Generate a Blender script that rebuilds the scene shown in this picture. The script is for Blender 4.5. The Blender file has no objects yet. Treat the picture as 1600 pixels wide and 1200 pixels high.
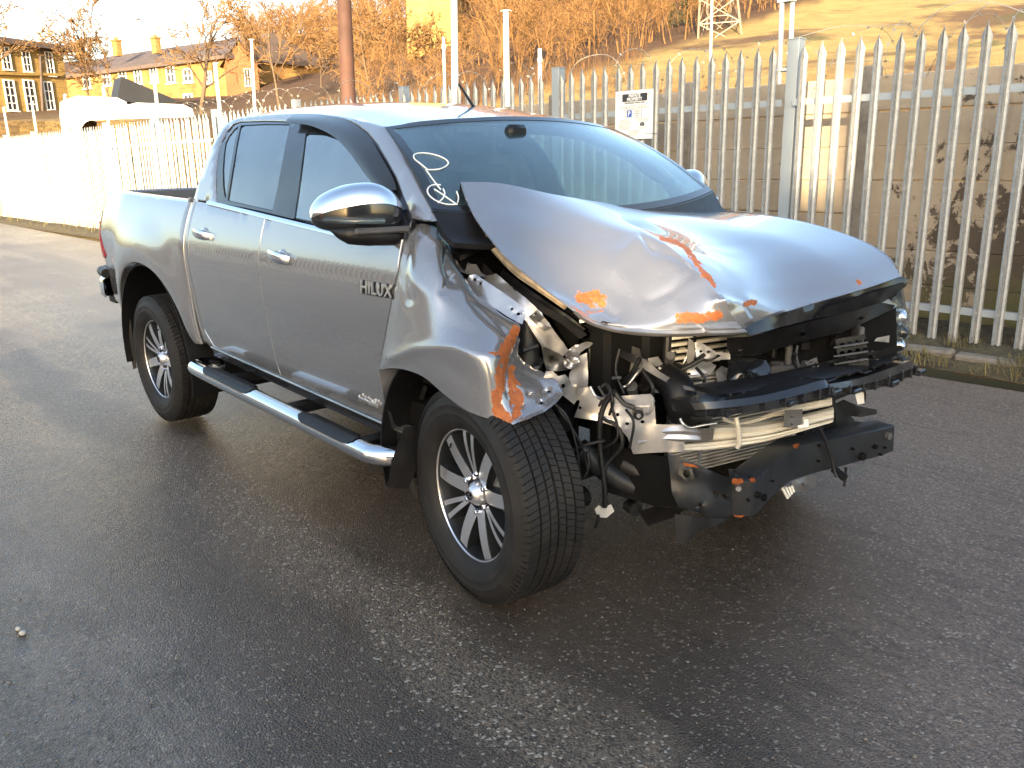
import bpy, bmesh, math, random
import numpy as np
from mathutils import Vector, Matrix, noise
from mathutils.geometry import delaunay_2d_cdt
random.seed(7)
rng = np.random.default_rng(7)
R = math.radians
scene = bpy.context.scene
COL = scene.collection

# ------------------------------------------------------------------ camera
F_PX, PITCH, ROLL, YAW = 1321.58, 0.26154, -0.02026, 2.4185
CAM = np.array([2.0554, -2.5681, 1.5196])
FWD = np.array([math.cos(YAW) * math.cos(PITCH), math.sin(YAW) * math.cos(PITCH), -math.sin(PITCH)])
_r0 = np.array([math.sin(YAW), -math.cos(YAW), 0.0])
_u0 = np.cross(_r0, FWD)
RGT = math.cos(ROLL) * _r0 + math.sin(ROLL) * _u0
UPV = -math.sin(ROLL) * _r0 + math.cos(ROLL) * _u0
cam_data = bpy.data.cameras.new('camera')
cam = bpy.data.objects.new('camera', cam_data)
COL.objects.link(cam)
scene.camera = cam
cam_data.sensor_width = 36.0
cam_data.lens = F_PX / 1600.0 * 36.0
cam_data.clip_start, cam_data.clip_end = 0.05, 3000.0
M = Matrix.Identity(4)
for i, ax in enumerate((RGT, UPV, -FWD)):
    for j in range(3):
        M[j][i] = ax[j]
for j in range(3):
    M[j][3] = CAM[j]
cam.matrix_world = M

# ------------------------------------------------------------------ light
SUN_EL = R(12.0)
SUN_AZ = math.atan2(0.62, -0.76)          # clockwise from +Y
SUN_DIR = Vector((math.sin(SUN_AZ) * math.cos(SUN_EL), math.cos(SUN_AZ) * math.cos(SUN_EL), math.sin(SUN_EL)))
world = bpy.data.worlds.new('World')
scene.world = world
world.use_nodes = True
wn = world.node_tree.nodes
sky = wn.new('ShaderNodeTexSky')
sky.sky_type = 'NISHITA'
sky.sun_disc = False
sky.sun_elevation = SUN_EL
sky.sun_rotation = SUN_AZ
sky.dust_density = 2.2
sky.ozone_density = .9
world.node_tree.links.new(sky.outputs[0], wn['Background'].inputs[0])
wn['Background'].inputs[1].default_value = 0.145
sun_d = bpy.data.lights.new('sun', 'SUN')
sun_d.energy = 4.2
sun_d.angle = R(0.5)
sun_d.color = (1.0, 0.78, 0.50)
sun = bpy.data.objects.new('sun', sun_d)
COL.objects.link(sun)
sun.rotation_euler = SUN_DIR.to_track_quat('Z', 'Y').to_euler()
scene.view_settings.view_transform = 'Standard'
scene.view_settings.look = 'None'
scene.view_settings.exposure = 2.2
scene.view_settings.gamma = 1.0
scene.view_settings.use_curve_mapping = False

# ------------------------------------------------------------------ geometry of the picture: rays through photo pixels (1600 x 1200)
def ray(px, py):
    return FWD + RGT * (px - 800.0) / F_PX - UPV * (py - 600.0) / F_PX

def at(px, py, X=None, Y=None, Z=None):
    d = ray(px, py)
    if X is not None: t = (X - CAM[0]) / d[0]
    elif Y is not None: t = (Y - CAM[1]) / d[1]
    else: t = (Z - CAM[2]) / d[2]
    return CAM + d * t

def far(px, py, D):
    d = ray(px, py)
    return CAM + d * (D / math.hypot(d[0], d[1]))

def smooth(a, b, x):
    t = min(1.0, max(0.0, (x - a) / (b - a)))
    return t * t * (3 - 2 * t)

_zw = np.array([(.30, .75), (.40, .785), (.46, .805), (.52, .83), (.61, .855), (.70, .869), (.77, .876), (.89, .889), (.99, .898), (1.08, .899),
                (1.12, .895), (1.17, .884), (1.25, .858), (1.30, .838), (1.345, .815), (1.45, .780), (1.55, .732), (1.65, .666), (1.72, .612), (1.80, .55)])
_zs = np.arange(.28, 1.85, .005)
_ws = np.interp(_zs, _zw[:, 0], _zw[:, 1])
_k = np.exp(-.5 * (np.arange(-16, 17) * .005 / .022) ** 2)
_k /= _k.sum()
_ws = np.convolve(np.pad(_ws, 16, mode='edge'), _k, 'valid')

def W(x, z):
    w = float(np.interp(z, _zs, _ws))
    d = math.hypot(x + 3.07, z - .40)
    if x < -2.3:
        w += .032 * smooth(.86, .60, d) * smooth(-2.36, -2.50, x)
        w -= .035 * smooth(-3.45, -3.92, x) + .055 * smooth(-3.90, -4.05, x)
    return w

def side(px, py, off=0.0):
    y = -.88
    for _ in range(50):
        p = at(px, py, Y=y)
        y = .5 * y + .5 * (-W(p[0], p[2]) + off)
    return at(px, py, Y=y)

def sxzd(pts):
    return sxz([tuple(p) for p in resample(pts, 6)])

def sxz(pts):
    o = []
    for p in pts:
        q = side(*p)
        o.append((q[0], q[2]))
    return o

# ------------------------------------------------------------------ mesh helpers
def finish(name, V, F, mats, parent=None, fm=None, smooth_ang=38, label=None, attr=None):
    me = bpy.data.meshes.new(name)
    me.from_pydata([tuple(map(float, v)) for v in V], [], F)
    if not isinstance(mats, (list, tuple)):
        mats = [mats]
    for m in mats:
        me.materials.append(m)
    if fm is not None and len(mats) > 1:
        me.polygons.foreach_set('material_index', fm)
    if smooth_ang:
        me.polygons.foreach_set('use_smooth', [True] * len(me.polygons))
        me.set_sharp_from_angle(angle=R(smooth_ang))
    if attr:
        for an, vals in attr.items():
            a = me.attributes.new(an, 'FLOAT', 'POINT')
            a.data.foreach_set('value', vals)
    me.update()
    o = bpy.data.objects.new(name, me)
    COL.objects.link(o)
    if parent: o.parent = parent
    if label: o['label'] = label
    return o

def tag(o, label=None, cat=None, group=None, kind=None):
    if label: o['label'] = label
    if cat: o['category'] = cat
    if group: o['group'] = group
    if kind: o['kind'] = kind
    return o

def empty(name, loc=(0, 0, 0), rz=0.0, label=None, cat=None, group=None):
    o = bpy.data.objects.new(name, None)
    COL.objects.link(o)
    o.location = loc
    o.rotation_euler = (0, 0, rz)
    return tag(o, label, cat, group)

def linked(src, parent=None, loc=None, rz=None):
    o = src.copy()
    COL.objects.link(o)
    if parent: o.parent = parent
    if loc is not None: o.location = loc
    if rz is not None: o.rotation_euler = (0, 0, rz)
    return o

class MB:
    def __init__(s):
        s.V, s.F, s.M = [], [], []
    def add(s, V, F, mi=0, T=None):
        b = len(s.V)
        for v in V:
            s.V.append(tuple(T @ Vector(v)) if T is not None else tuple(v))
        for f in F:
            s.F.append(tuple(b + i for i in f))
            s.M.append(mi)
        return s
    def box(s, c, d, b=0.0, mi=0, T=None, rz=0.0):
        hx, hy, hz = d[0] / 2, d[1] / 2, d[2] / 2
        b = min(b, hx * .9, hy * .9, hz * .9)
        L = Matrix.Translation(c) @ Matrix.Rotation(rz, 4, 'Z')
        if T is not None: L = T @ L
        if b <= 0:
            V = [(x, y, z) for x in (-hx, hx) for y in (-hy, hy) for z in (-hz, hz)]
            F = [(0, 1, 3, 2), (4, 6, 7, 5), (0, 4, 5, 1), (2, 3, 7, 6), (0, 2, 6, 4), (1, 5, 7, 3)]
            return s.add(V, F, mi, L)
        bm = bmesh.new()
        bmesh.ops.create_cube(bm, size=1.0)
        for v in bm.verts:
            v.co = Vector((v.co.x * d[0], v.co.y * d[1], v.co.z * d[2]))
        bmesh.ops.bevel(bm, geom=bm.edges[:], offset=b, segments=1, affect='EDGES', profile=.5)
        bm.verts.index_update()
        V = [tuple(v.co) for v in bm.verts]
        F = [tuple(v.index for v in f.verts) for f in bm.faces]
        bm.free()
        return s.add(V, F, mi, L)
    def tube(s, P, r, n=8, cap=True, mi=0, T=None):
        P = [Vector(p) for p in P]
        m = len(P)
        rr = r if hasattr(r, '__len__') else [r] * m
        tans = []
        for i in range(m):
            t = P[min(i + 1, m - 1)] - P[max(i - 1, 0)]
            tans.append(t.normalized() if t.length > 1e-9 else Vector((0, 0, 1)))
        a = tans[0].orthogonal().normalized()
        V, F = [], []
        for i in range(m):
            a = (a - tans[i] * a.dot(tans[i]))
            a = a.normalized() if a.length > 1e-6 else tans[i].orthogonal().normalized()
            bb = tans[i].cross(a)
            for k in range(n):
                th = 2 * math.pi * k / n
                V.append(P[i] + (a * math.cos(th) + bb * math.sin(th)) * rr[i])
        for i in range(m - 1):
            for k in range(n):
                F.append((i * n + k, i * n + (k + 1) % n, (i + 1) * n + (k + 1) % n, (i + 1) * n + k))
        if cap:
            F.append(tuple(reversed(range(n))))
            F.append(tuple((m - 1) * n + k for k in range(n)))
        return s.add(V, F, mi, T)
    def lathe(s, prof, n=32, mi=0, T=None, axis='Y', close=False):
        V, F = [], []
        m = len(prof)
        for k in range(n):
            th = 2 * math.pi * k / n
            for (r, h) in prof:
                if axis == 'Y': V.append((r * math.cos(th), h, r * math.sin(th)))
                else: V.append((r * math.cos(th), r * math.sin(th), h))
        for k in range(n):
            k2 = (k + 1) % n
            for i in range(m - 1 if not close else m):
                j = (i + 1) % m
                q = (k * m + i, k2 * m + i, k2 * m + j, k * m + j)
                F.append(q if axis == 'Y' else tuple(reversed(q)))
        return s.add(V, F, mi, T)
    def prism(s, poly, o, ex, ey, depth, mi=0, side_mi=None, T=None):
        o, ex, ey = Vector(o), Vector(ex), Vector(ey)
        nrm = ex.cross(ey).normalized()
        n = len(poly)
        A = [o + ex * a + ey * b for a, b in poly]
        B = [p - nrm * depth for p in A]
        s.add(A + B, [tuple(range(n)), tuple(reversed(range(n, 2 * n)))], mi, T)
        return s.add(A + B, [(i, n + i, n + (i + 1) % n, (i + 1) % n) for i in range(n)], mi if side_mi is None else side_mi, T)
    def ball(s, c, rad, n=14, m=8, mi=0, T=None):
        V, F = [], []
        for i in range(m + 1):
            ph = math.pi * i / m
            for k in range(n):
                th = 2 * math.pi * k / n
                V.append((c[0] + rad[0] * math.sin(ph) * math.cos(th), c[1] + rad[1] * math.sin(ph) * math.sin(th), c[2] + rad[2] * math.cos(ph)))
        for i in range(m):
            for k in range(n):
                F.append((i * n + k, (i + 1) * n + k, (i + 1) * n + (k + 1) % n, i * n + (k + 1) % n))
        return s.add(V, F, mi, T)
    def build(s, name, mats, parent=None, ang=38, label=None):
        return finish(name, s.V, s.F, mats, parent, s.M, ang, label)

def crom(P, n, closed=False):
    """Catmull-Rom resample of a polyline to n points per span"""
    P = np.array(P, float)
    m = len(P)
    out = []
    spans = m if closed else m - 1
    for i in range(spans):
        if closed: p0, p1, p2, p3 = P[i - 1], P[i], P[(i + 1) % m], P[(i + 2) % m]
        else:
            p1, p2 = P[i], P[i + 1]
            p0 = P[i - 1] if i > 0 else 2 * p1 - p2
            p3 = P[i + 2] if i + 2 < m else 2 * p2 - p1
        for k in range(n):
            t = k / n
            out.append(.5 * ((2 * p1) + (p2 - p0) * t + (2 * p0 - 5 * p1 + 4 * p2 - p3) * t * t + (3 * p1 - p0 - 3 * p2 + p3) * t ** 3))
    if not closed: out.append(P[-1])
    return np.array(out)

def net_up(net, n, axis, breaks=()):
    """interpolate a control net along an axis, C0 at the break indices"""
    net = np.moveaxis(np.array(net, float), axis, 0)
    cuts = [0] + [b for b in breaks] + [net.shape[0] - 1]
    out = []
    for a, b in zip(cuts[:-1], cuts[1:]):
        seg = crom(net[a:b + 1].reshape(b - a + 1, -1), n)
        seg = seg.reshape((-1,) + net.shape[1:])
        out.append(seg if b == cuts[-1] else seg[:-1])
    return np.moveaxis(np.concatenate(out, 0), 0, axis)

def grid_faces(r, c, flip=False):
    F = []
    for i in range(r - 1):
        for j in range(c - 1):
            q = (i * c + j, i * c + j + 1, (i + 1) * c + j + 1, (i + 1) * c + j)
            F.append(tuple(reversed(q)) if flip else q)
    return F

def grid_normals(G):
    du = np.gradient(G, axis=1)
    dv = np.gradient(G, axis=0)
    n = np.cross(du, dv)
    n /= np.linalg.norm(n, axis=2, keepdims=True) + 1e-12
    return n

def sheet(name, G, mats, parent, th=.003, toward=None, ang=40, label=None, back_mi=0, attr=None):
    """grid -> sheet with thickness th away from `toward` side"""
    G = np.array(G)
    n = grid_normals(G)
    if toward is not None:
        if (n * (np.array(toward) - G)).sum() < 0: n = -n
    r, c = G.shape[:2]
    V = list(G.reshape(-1, 3)) + list((G - n * th).reshape(-1, 3))
    nn = r * c
    F = grid_faces(r, c)
    # orientation check
    a, b, d = G[0, 0], G[0, 1], G[1, 1]
    fl = np.dot(np.cross(b - a, d - a), n[0, 0]) < 0
    F = grid_faces(r, c, fl)
    m = [0] * len(F)
    Fb = [tuple(nn + i for i in reversed(f)) for f in F]
    F += Fb
    m += [back_mi] * len(Fb)
    ring = [j for j in range(c)] + [i * c + c - 1 for i in range(1, r)] + [(r - 1) * c + j for j in range(c - 2, -1, -1)] + [i * c for i in range(r - 2, 0, -1)]
    for k in range(len(ring)):
        p, q = ring[k], ring[(k + 1) % len(ring)]
        f = (q, p, nn + p, nn + q)
        F.append(tuple(reversed(f)) if fl else f)
        m.append(0)
    at2 = {k: list(v) * 2 for k, v in attr.items()} if attr else None
    return finish(name, V, F, mats, parent, m, ang, label, at2)

def resample(P, step, closed=True):
    P = [np.array(p, float) for p in P]
    out = []
    m = len(P)
    for i in range(m if closed else m - 1):
        a, b = P[i], P[(i + 1) % m]
        k = max(1, int(np.linalg.norm((b - a)[:2]) / step + .5))
        for j in range(k):
            out.append(a + (b - a) * j / k)
    if not closed: out.append(P[-1])
    return np.array(out)

def inpoly(poly, x, y):
    c = False
    n = len(poly)
    j = n - 1
    for i in range(n):
        xi, yi = poly[i][0], poly[i][1]
        xj, yj = poly[j][0], poly[j][1]
        if (yi > y) != (yj > y) and x < (xj - xi) * (y - yi) / (yj - yi) + xi:
            c = not c
        j = i
    return c

def inset_poly(P, d):
    """offset a closed 2D polygon inwards"""
    P = np.array(P)[:, :2]
    area = .5 * np.sum(P[:, 0] * np.roll(P[:, 1], -1) - np.roll(P[:, 0], -1) * P[:, 1])
    sgn = 1 if area > 0 else -1
    t = np.roll(P, -1, 0) - np.roll(P, 1, 0)
    t /= np.linalg.norm(t, axis=1, keepdims=True) + 1e-12
    n = np.stack([-t[:, 1], t[:, 0]], 1) * sgn
    return P + n * d

def tri2d(outline, pts, holes=()):
    n = len(outline)
    V = [Vector((p[0], p[1])) for p in outline]
    E = [(i, (i + 1) % n) for i in range(n)]
    for h in holes:
        b = len(V)
        V += [Vector((p[0], p[1])) for p in h]
        E += [(b + i, b + (i + 1) % len(h)) for i in range(len(h))]
    V += [Vector((p[0], p[1])) for p in pts]
    r = delaunay_2d_cdt(V, E, [], 0, 1e-6)
    vo, fo = r[0], r[2]
    po = [(p[0], p[1]) for p in outline]
    F = []
    for f in fo:
        cx = sum(vo[i].x for i in f) / 3
        cy = sum(vo[i].y for i in f) / 3
        if inpoly(po, cx, cy) and not any(inpoly(h, cx, cy) for h in holes):
            F.append(tuple(f))
    return vo, F

def panel(name, outline, mat, parent, off=0.0, spacing=.045, lip=.018, rnd=.005, holes=(), mirror=False, surf=None, label=None, step=.022):
    """body-side panel: outline in (x, z), lies on y = -(W + off); rounded and returned edges"""
    surf = surf or (lambda x, z: -(W(x, z) + off))
    O = resample(outline, step)[:, :2]
    H = [resample(h, step)[:, :2] for h in holes]
    Oi = inset_poly(O, rnd)
    x0, z0 = O.min(0)
    x1, z1 = O.max(0)
    pts = [tuple(p) for p in Oi if inpoly(O, p[0], p[1])]
    poly_i = inset_poly(O, rnd + spacing * .45)
    xs = np.arange(x0, x1, spacing)
    zs = np.arange(z0, z1, spacing)
    for i, x in enumerate(xs):
        for z in zs:
            zz = z + (spacing / 2 if i % 2 else 0)
            if inpoly(O, x, zz) and inpoly(poly_i, x, zz) and not any(inpoly(h, x, zz) for h in H):
                pts.append((x, zz))
    vo, F = tri2d(O, pts, H)
    nO = len(O)
    V = []
    for i, p in enumerate(vo):
        y = surf(p.x, p.y)
        if i < nO: y += .004
        V.append((p.x, y, p.y))
    F2 = []
    for f in F:
        a, b, c = [Vector(V[i]) for i in f]
        F2.append(f if (b - a).cross(c - a).y < 0 else tuple(reversed(f)))
    F = F2
    loops = [list(range(nO))]
    b = nO
    for h in H:
        loops.append(list(range(b, b + len(h))))
        b += len(h)
    for L in loops:
        base = len(V)
        for i in L:
            v = V[i]
            V.append((v[0], v[1] + lip, v[2]))
        m = len(L)
        for k in range(m):
            F.append((L[k], L[(k + 1) % m], base + (k + 1) % m, base + k))
    if mirror:
        V = [(v[0], -v[1], v[2]) for v in V]
        F = [tuple(reversed(f)) for f in F]
    o = finish(name, V, F, mat, parent, None, 40, label)
    bm = bmesh.new()
    bm.from_mesh(o.data)
    loose = [v for v in bm.verts if not v.link_faces]
    bmesh.ops.delete(bm, geom=loose, context='VERTS')
    bm.to_mesh(o.data)
    bm.free()
    return o

def dep(px, py, d):
    """depth spec -> ray parameter: number = plane Y; ('x',v) ('z',v)"""
    r = ray(px, py)
    if isinstance(d, tuple):
        if d[0] == 'x': return (d[1] - CAM[0]) / r[0]
        if d[0] == 'z': return (d[1] - CAM[2]) / r[2]
        return d[1]
    return (d - CAM[1]) / r[1]

def P3(px, py, d):
    return CAM + ray(px, py) * dep(px, py, d)

def plate(name, pts, mat, parent, inner=(), step=7, th=.004, crumple=0.0, freq=14.0, seed=0, label=None, holes=(), ang=32, crom_n=0, attr_fn=None, mats=None, rag=0.0):
    """sheet-metal or plastic piece whose outline is picked in the photo, each corner with its own depth"""
    K = [(p[0], p[1], dep(p[0], p[1], p[2])) for p in pts]
    ctrl = np.array(K + [(p[0], p[1], dep(p[0], p[1], p[2])) for p in inner])
    P = K
    if crom_n: P = [tuple(p) for p in crom(np.array(K), crom_n, True)]
    O = resample(P, step)
    if rag:
        for i in range(len(O)):
            O[i, 0] += rag * noise.noise((O[i, 0] * .11, O[i, 1] * .11, seed))
            O[i, 1] += rag * noise.noise((O[i, 0] * .13, O[i, 1] * .13, seed + 9))
    Hs = []
    for h in holes:
        hx, hy, hr = h[:3]
        asp = h[3] if len(h) > 3 else .8
        Hs.append([(hx + hr * math.cos(a), hy + hr * asp * math.sin(a)) for a in np.linspace(0, 2 * math.pi, 9)[:-1]])
    x0, y0 = O[:, :2].min(0)
    x1, y1 = O[:, :2].max(0)
    shr = inset_poly(O, step * .45)
    pin = []
    for i, x in enumerate(np.arange(x0, x1, step)):
        for y in np.arange(y0, y1, step):
            yy = y + (step / 2 if i % 2 else 0)
            if inpoly(O, x, yy) and inpoly(shr, x, yy) and not any(math.hypot(x - h[0], yy - h[1]) < h[2] + 2 for h in holes):
                pin.append((x, yy))
    vo, F = tri2d(O, pin, Hs)
    nO = len(O)
    A = np.array([(p.x, p.y) for p in vo])
    d2 = ((A[:, None, :] - ctrl[None, :, :2]) ** 2).sum(2) + 4.0
    wgt = d2 ** -1.6
    t = (wgt * ctrl[None, :, 2]).sum(1) / wgt.sum(1)
    t[:nO] = O[:, 2]
    # relax the inside so that it is a smooth membrane between outline and control points
    nb = [set() for _ in A]
    for f in F:
        for i in range(3):
            nb[f[i]].add(f[(i + 1) % 3]); nb[f[(i + 1) % 3]].add(f[i])
    fixed = np.zeros(len(A), bool)
    fixed[:nO] = True
    if len(inner):
        for p in ctrl[len(K):]:
            k = int(((A - p[:2]) ** 2).sum(1).argmin())
            if k >= nO: t[k] = p[2]; fixed[k] = True
    for _ in range(25):
        t2 = t.copy()
        for i in range(nO, len(A)):
            if not fixed[i] and nb[i]: t2[i] = sum(t[j] for j in nb[i]) / len(nb[i])
        t = t2
    D = np.array([ray(a[0], a[1]) for a in A])
    V = CAM + D * t[:, None]
    nrm = -D.mean(0)
    nrm /= np.linalg.norm(nrm)
    if crumple:
        for i in range(len(V)):
            q = V[i] * freq + seed * 3.1
            k = noise.noise(q) * .6 + (abs(noise.noise(q * .6 + np.array((5., 2., 1.)))) - .25) * 1.4
            V[i] = V[i] + nrm * crumple * k
    F2 = []
    for f in F:
        a, b, c = V[f[0]], V[f[1]], V[f[2]]
        F2.append(f if np.dot(np.cross(b - a, c - a), nrm) > 0 else tuple(reversed(f)))
    nn = len(V)
    VV = list(V) + list(V - nrm * th)
    FF = F2 + [tuple(nn + i for i in reversed(f)) for f in F2]
    cnt = {}
    for f in F2:
        for i in range(3):
            e = (f[i], f[(i + 1) % 3])
            cnt[e] = 1
    for (a, b) in cnt:
        if (b, a) not in cnt:
            FF.append((b, a, nn + a, nn + b))
    attr = None
    if attr_fn:
        vals = [attr_fn(a[0], a[1]) for a in A]
        attr = {'chip': vals + vals}
    return finish(name, VV, FF, mats or mat, parent, None, ang, label, attr)

def pipe(name, pts, r, mat, parent, n=8, sub=5, label=None):
    P = [P3(*p) for p in pts]
    b = MB()
    b.tube(crom(P, sub) if len(P) > 2 else P, r, n)
    return b.build(name, mat, parent, 60, label)

def mesh_from_text(txt, size, extrude, mat, name, parent, M4, bold=0.0, shear=0.0, align='LEFT', space=1.0):
    cu = bpy.data.curves.new(name, 'FONT')
    cu.body = txt
    cu.size = size
    cu.extrude = extrude
    cu.offset = bold
    cu.shear = shear
    cu.align_x = align
    cu.space_character = space
    cu.resolution_u = 2
    tmp = bpy.data.objects.new('tmp_text', cu)
    COL.objects.link(tmp)
    dg = bpy.context.evaluated_depsgraph_get()
    dg.update()
    me = bpy.data.meshes.new_from_object(tmp.evaluated_get(dg))
    bpy.data.objects.remove(tmp)
    bpy.data.curves.remove(cu)
    me.name = name
    me.transform(M4)
    me.materials.clear()
    me.materials.append(mat)
    o = bpy.data.objects.new(name, me)
    COL.objects.link(o)
    o.parent = parent
    return o

# ------------------------------------------------------------------ materials
class NT:
    def __init__(s, name):
        s.m = bpy.data.materials.new(name)
        s.m.use_nodes = True
        s.t = s.m.node_tree
        s.b = s.t.nodes['Principled BSDF']
        s.out = s.t.nodes['Material Output']
    def n(s, typ, **kw):
        x = s.t.nodes.new('ShaderNode' + typ)
        for k, v in kw.items():
            if k.startswith('i_'):
                key = k[2:]
                x.inputs[int(key) if key.isdigit() else key.replace('_', ' ')].default_value = v
            else: setattr(x, k, v)
        return x
    def l(s, a, b):
        s.t.links.new(a, b)
    def coord(s, kind='Object', scale=None):
        c = s.n('TexCoord').outputs[kind]
        if scale is None: return c
        mp = s.n('Mapping')
        mp.inputs['Scale'].default_value = scale
        s.l(c, mp.inputs[0])
        return mp.outputs[0]
    def noise(s, vec, scale, detail=4, rough=.55, dist=0.0):
        x = s.n('TexNoise', i_Scale=scale, i_Detail=detail, i_Roughness=rough, i_Distortion=dist)
        s.l(vec, x.inputs['Vector'])
        return x.outputs['Fac']
    def ramp(s, fac, stops, interp='LINEAR'):
        x = s.n('ValToRGB')
        x.color_ramp.interpolation = interp
        e = x.color_ramp.elements
        while len(e) < len(stops): e.new(.5)
        for el, (p, c) in zip(e, stops):
            el.position = p
            el.color = (c, c, c, 1) if not hasattr(c, '__len__') else (*c, 1)
        s.l(fac, x.inputs[0])
        return x.outputs[0]
    def mix(s, fac, a, b, mode='MIX'):
        x = s.n('Mix', data_type='RGBA', blend_type=mode)
        for sock, val in ((x.inputs[0], fac), (x.inputs[6], a), (x.inputs[7], b)):
            if isinstance(val, (int, float)): sock.default_value = val
            elif isinstance(val, tuple): sock.default_value = (*val, 1)
            else: s.l(val, sock)
        return x.outputs[2]
    def math(s, op, a, b=None, c=None, clamp=False):
        x = s.n('Math', operation=op, use_clamp=clamp)
        for i, v in enumerate((a, b, c)):
            if v is None: continue
            if isinstance(v, (int, float)): x.inputs[i].default_value = v
            else: s.l(v, x.inputs[i])
        return x.outputs[0]
    def bump(s, h, strength=.3, dist=.01, prev=None):
        x = s.n('Bump', i_Strength=strength, i_Distance=dist)
        s.l(h, x.inputs['Height'])
        if prev is not None: s.l(prev, x.inputs['Normal'])
        s.l(x.outputs[0], s.b.inputs['Normal'])
        return x.outputs[0]
    def set(s, **kw):
        for k, v in kw.items():
            k = k.replace('_', ' ')
            sock = s.b.inputs[k]
            if isinstance(v, (int, float)): sock.default_value = v
            elif isinstance(v, tuple): sock.default_value = (*v, 1)
            else: s.l(v, sock)
        return s

def pm(name, c, rough=.5, metal=0.0, coat=0.0, var=.12, vs=9.0, rv=.12, bs=0.0, bscale=60.0, spec=.5, dirt=0.0):
    t = NT(name)
    v = t.coord()
    f = t.noise(v, vs, 5)
    lo = tuple(x * (1 - var) for x in c)
    hi = tuple(min(1, x * (1 + var)) for x in c)
    col = t.mix(t.ramp(f, [(.3, 0.0), (.7, 1.0)]), lo, hi)
    if dirt:
        d = t.ramp(t.noise(v, 5.0, 8, .7), [(.45, 0.0), (.7, dirt)])
        col = t.mix(d, col, (.07, .055, .04))
    f2 = t.noise(v, vs * 2.3, 4)
    t.set(Base_Color=col, Metallic=metal, Roughness=t.math('MULTIPLY_ADD', f2, 2 * rv, rough - rv, True), Coat_Weight=coat, Coat_Roughness=.04)
    t.b.inputs['Specular IOR Level'].default_value = spec
    if bs: t.bump(t.noise(v, bscale, 4), bs, .004)
    return t.m

def paint_mat():
    t = NT('silver_paint')
    v = t.coord()
    at_ = t.n('Attribute', attribute_name='chip')
    nz = t.noise(v, 42.0, 7, .68, .6)
    mask = t.math('MULTIPLY', t.math('ADD', at_.outputs['Fac'], t.math('MULTIPLY_ADD', nz, 3.0, -1.5)), t.math('GREATER_THAN', at_.outputs['Fac'], .06))
    chip = t.math('GREATER_THAN', mask, .56)
    edge = t.math('GREATER_THAN', mask, .535)
    dust = t.ramp(t.noise(v, 3.0, 6, .65), [(.35, 0.0), (.8, .10)])
    col = t.mix(dust, (.295, .298, .316), (.25, .238, .225))
    col = t.mix(edge, col, (.62, .62, .62))
    pr = t.mix(t.ramp(t.noise(v, 60.0, 4), [(.35, 0.0), (.65, 1.0)]), (.36, .105, .022), (.23, .062, .016))
    col = t.mix(chip, col, pr)
    inv = t.math('SUBTRACT', 1.0, chip)
    rough = t.math('ADD', t.math('MULTIPLY_ADD', t.noise(v, 6.0, 5), .05, .205), t.math('MULTIPLY', chip, .45))
    t.set(Base_Color=col, Metallic=t.math('MULTIPLY', inv, .66), Roughness=rough, Coat_Weight=inv, Coat_Roughness=.015, Coat_IOR=1.7)
    return t.m

def glass_mat(name, tint, refl=1.0, haze=.02, rough=0.0, rbase=.055):
    t = NT(name)
    t.t.nodes.remove(t.b)
    tr = t.n('BsdfTransparent')
    tr.inputs[0].default_value = (*tint, 1)
    gl = t.n('BsdfGlossy')
    gl.inputs['Color'].default_value = (refl, refl, refl, 1)
    gl.inputs['Roughness'].default_value = rough
    df = t.n('BsdfDiffuse')
    df.inputs[0].default_value = (.30, .46, .50, 1)
    lw = t.n('LayerWeight', i_Blend=.5)
    f2 = t.math('MULTIPLY_ADD', t.math('POWER', lw.outputs['Facing'], 3.4), .85, rbase, True)
    m0 = t.n('MixShader')
    v = t.coord()
    hz = t.ramp(t.noise(v, 4.0, 8, .7), [(.4, haze * .5), (.75, haze * 1.8)])
    t.l(hz, m0.inputs[0]); t.l(tr.outputs[0], m0.inputs[1]); t.l(df.outputs[0], m0.inputs[2])
    m1 = t.n('MixShader')
    t.l(f2, m1.inputs[0]); t.l(m0.outputs[0], m1.inputs[1]); t.l(gl.outputs[0], m1.inputs[2])
    t.l(m1.outputs[0], t.out.inputs[0])
    return t.m

PAINT = paint_mat()
SILV = pm('bare_silver_panel', (.50, .50, .52), .34, .75, .3, .15, 14, .1, .05, 120, dirt=.25)
METAL = pm('pressed_steel', (.40, .40, .41), .38, .85, 0, .2, 20, .12, .08, 90, dirt=.4)
CREAM = pm('cream_steel', (.62, .58, .49), .45, .15, .1, .08, 10, .1, .02, 90, dirt=.22)
ALU = pm('aluminium_pipe', (.62, .61, .58), .3, .95, 0, .1, 30, .1)
CHROME = pm('chrome', (.82, .82, .84), .07, 1.0, 0, .03, 8, .03)
BLK = pm('black_plastic', (.0065, .0065, .0075), .44, 0, 0, .3, 22, .12, .06, 260, spec=.32, dirt=.06)
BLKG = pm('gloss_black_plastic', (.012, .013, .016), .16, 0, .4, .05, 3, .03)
TRIM = pm('dark_grey_trim', (.018, .020, .023), .24, 0, .3, .05, 3, .03)
GREYP = pm('grey_plastic', (.062, .062, .066), .5, 0, 0, .25, 22, .12, .05, 200, dirt=.2)
FRAME = pm('painted_chassis_steel', (.012, .014, .017), .42, 0, 0, .3, 9, .12, .1, 70, spec=.4, dirt=.08)
RUST = pm('rust_orange', (.36, .10, .02), .8, 0, 0, .35, 40, .1, .2, 90)
HOSE = pm('rubber_hose', (.009, .009, .010), .55, 0, 0, .3, 30, .1)
RUB = pm('tyre_rubber', (.0125, .012, .012), .62, 0, 0, .3, 8, .12, .06, 300, spec=.3, dirt=.15)
DARK = pm('dark_underbody', (.003, .003, .0033), .8, 0, 0, .3, 5, .1, spec=.15)
RIMF = pm('machined_alloy', (.66, .66, .69), .30, .85, .2, .03, 3, .02)
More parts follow.
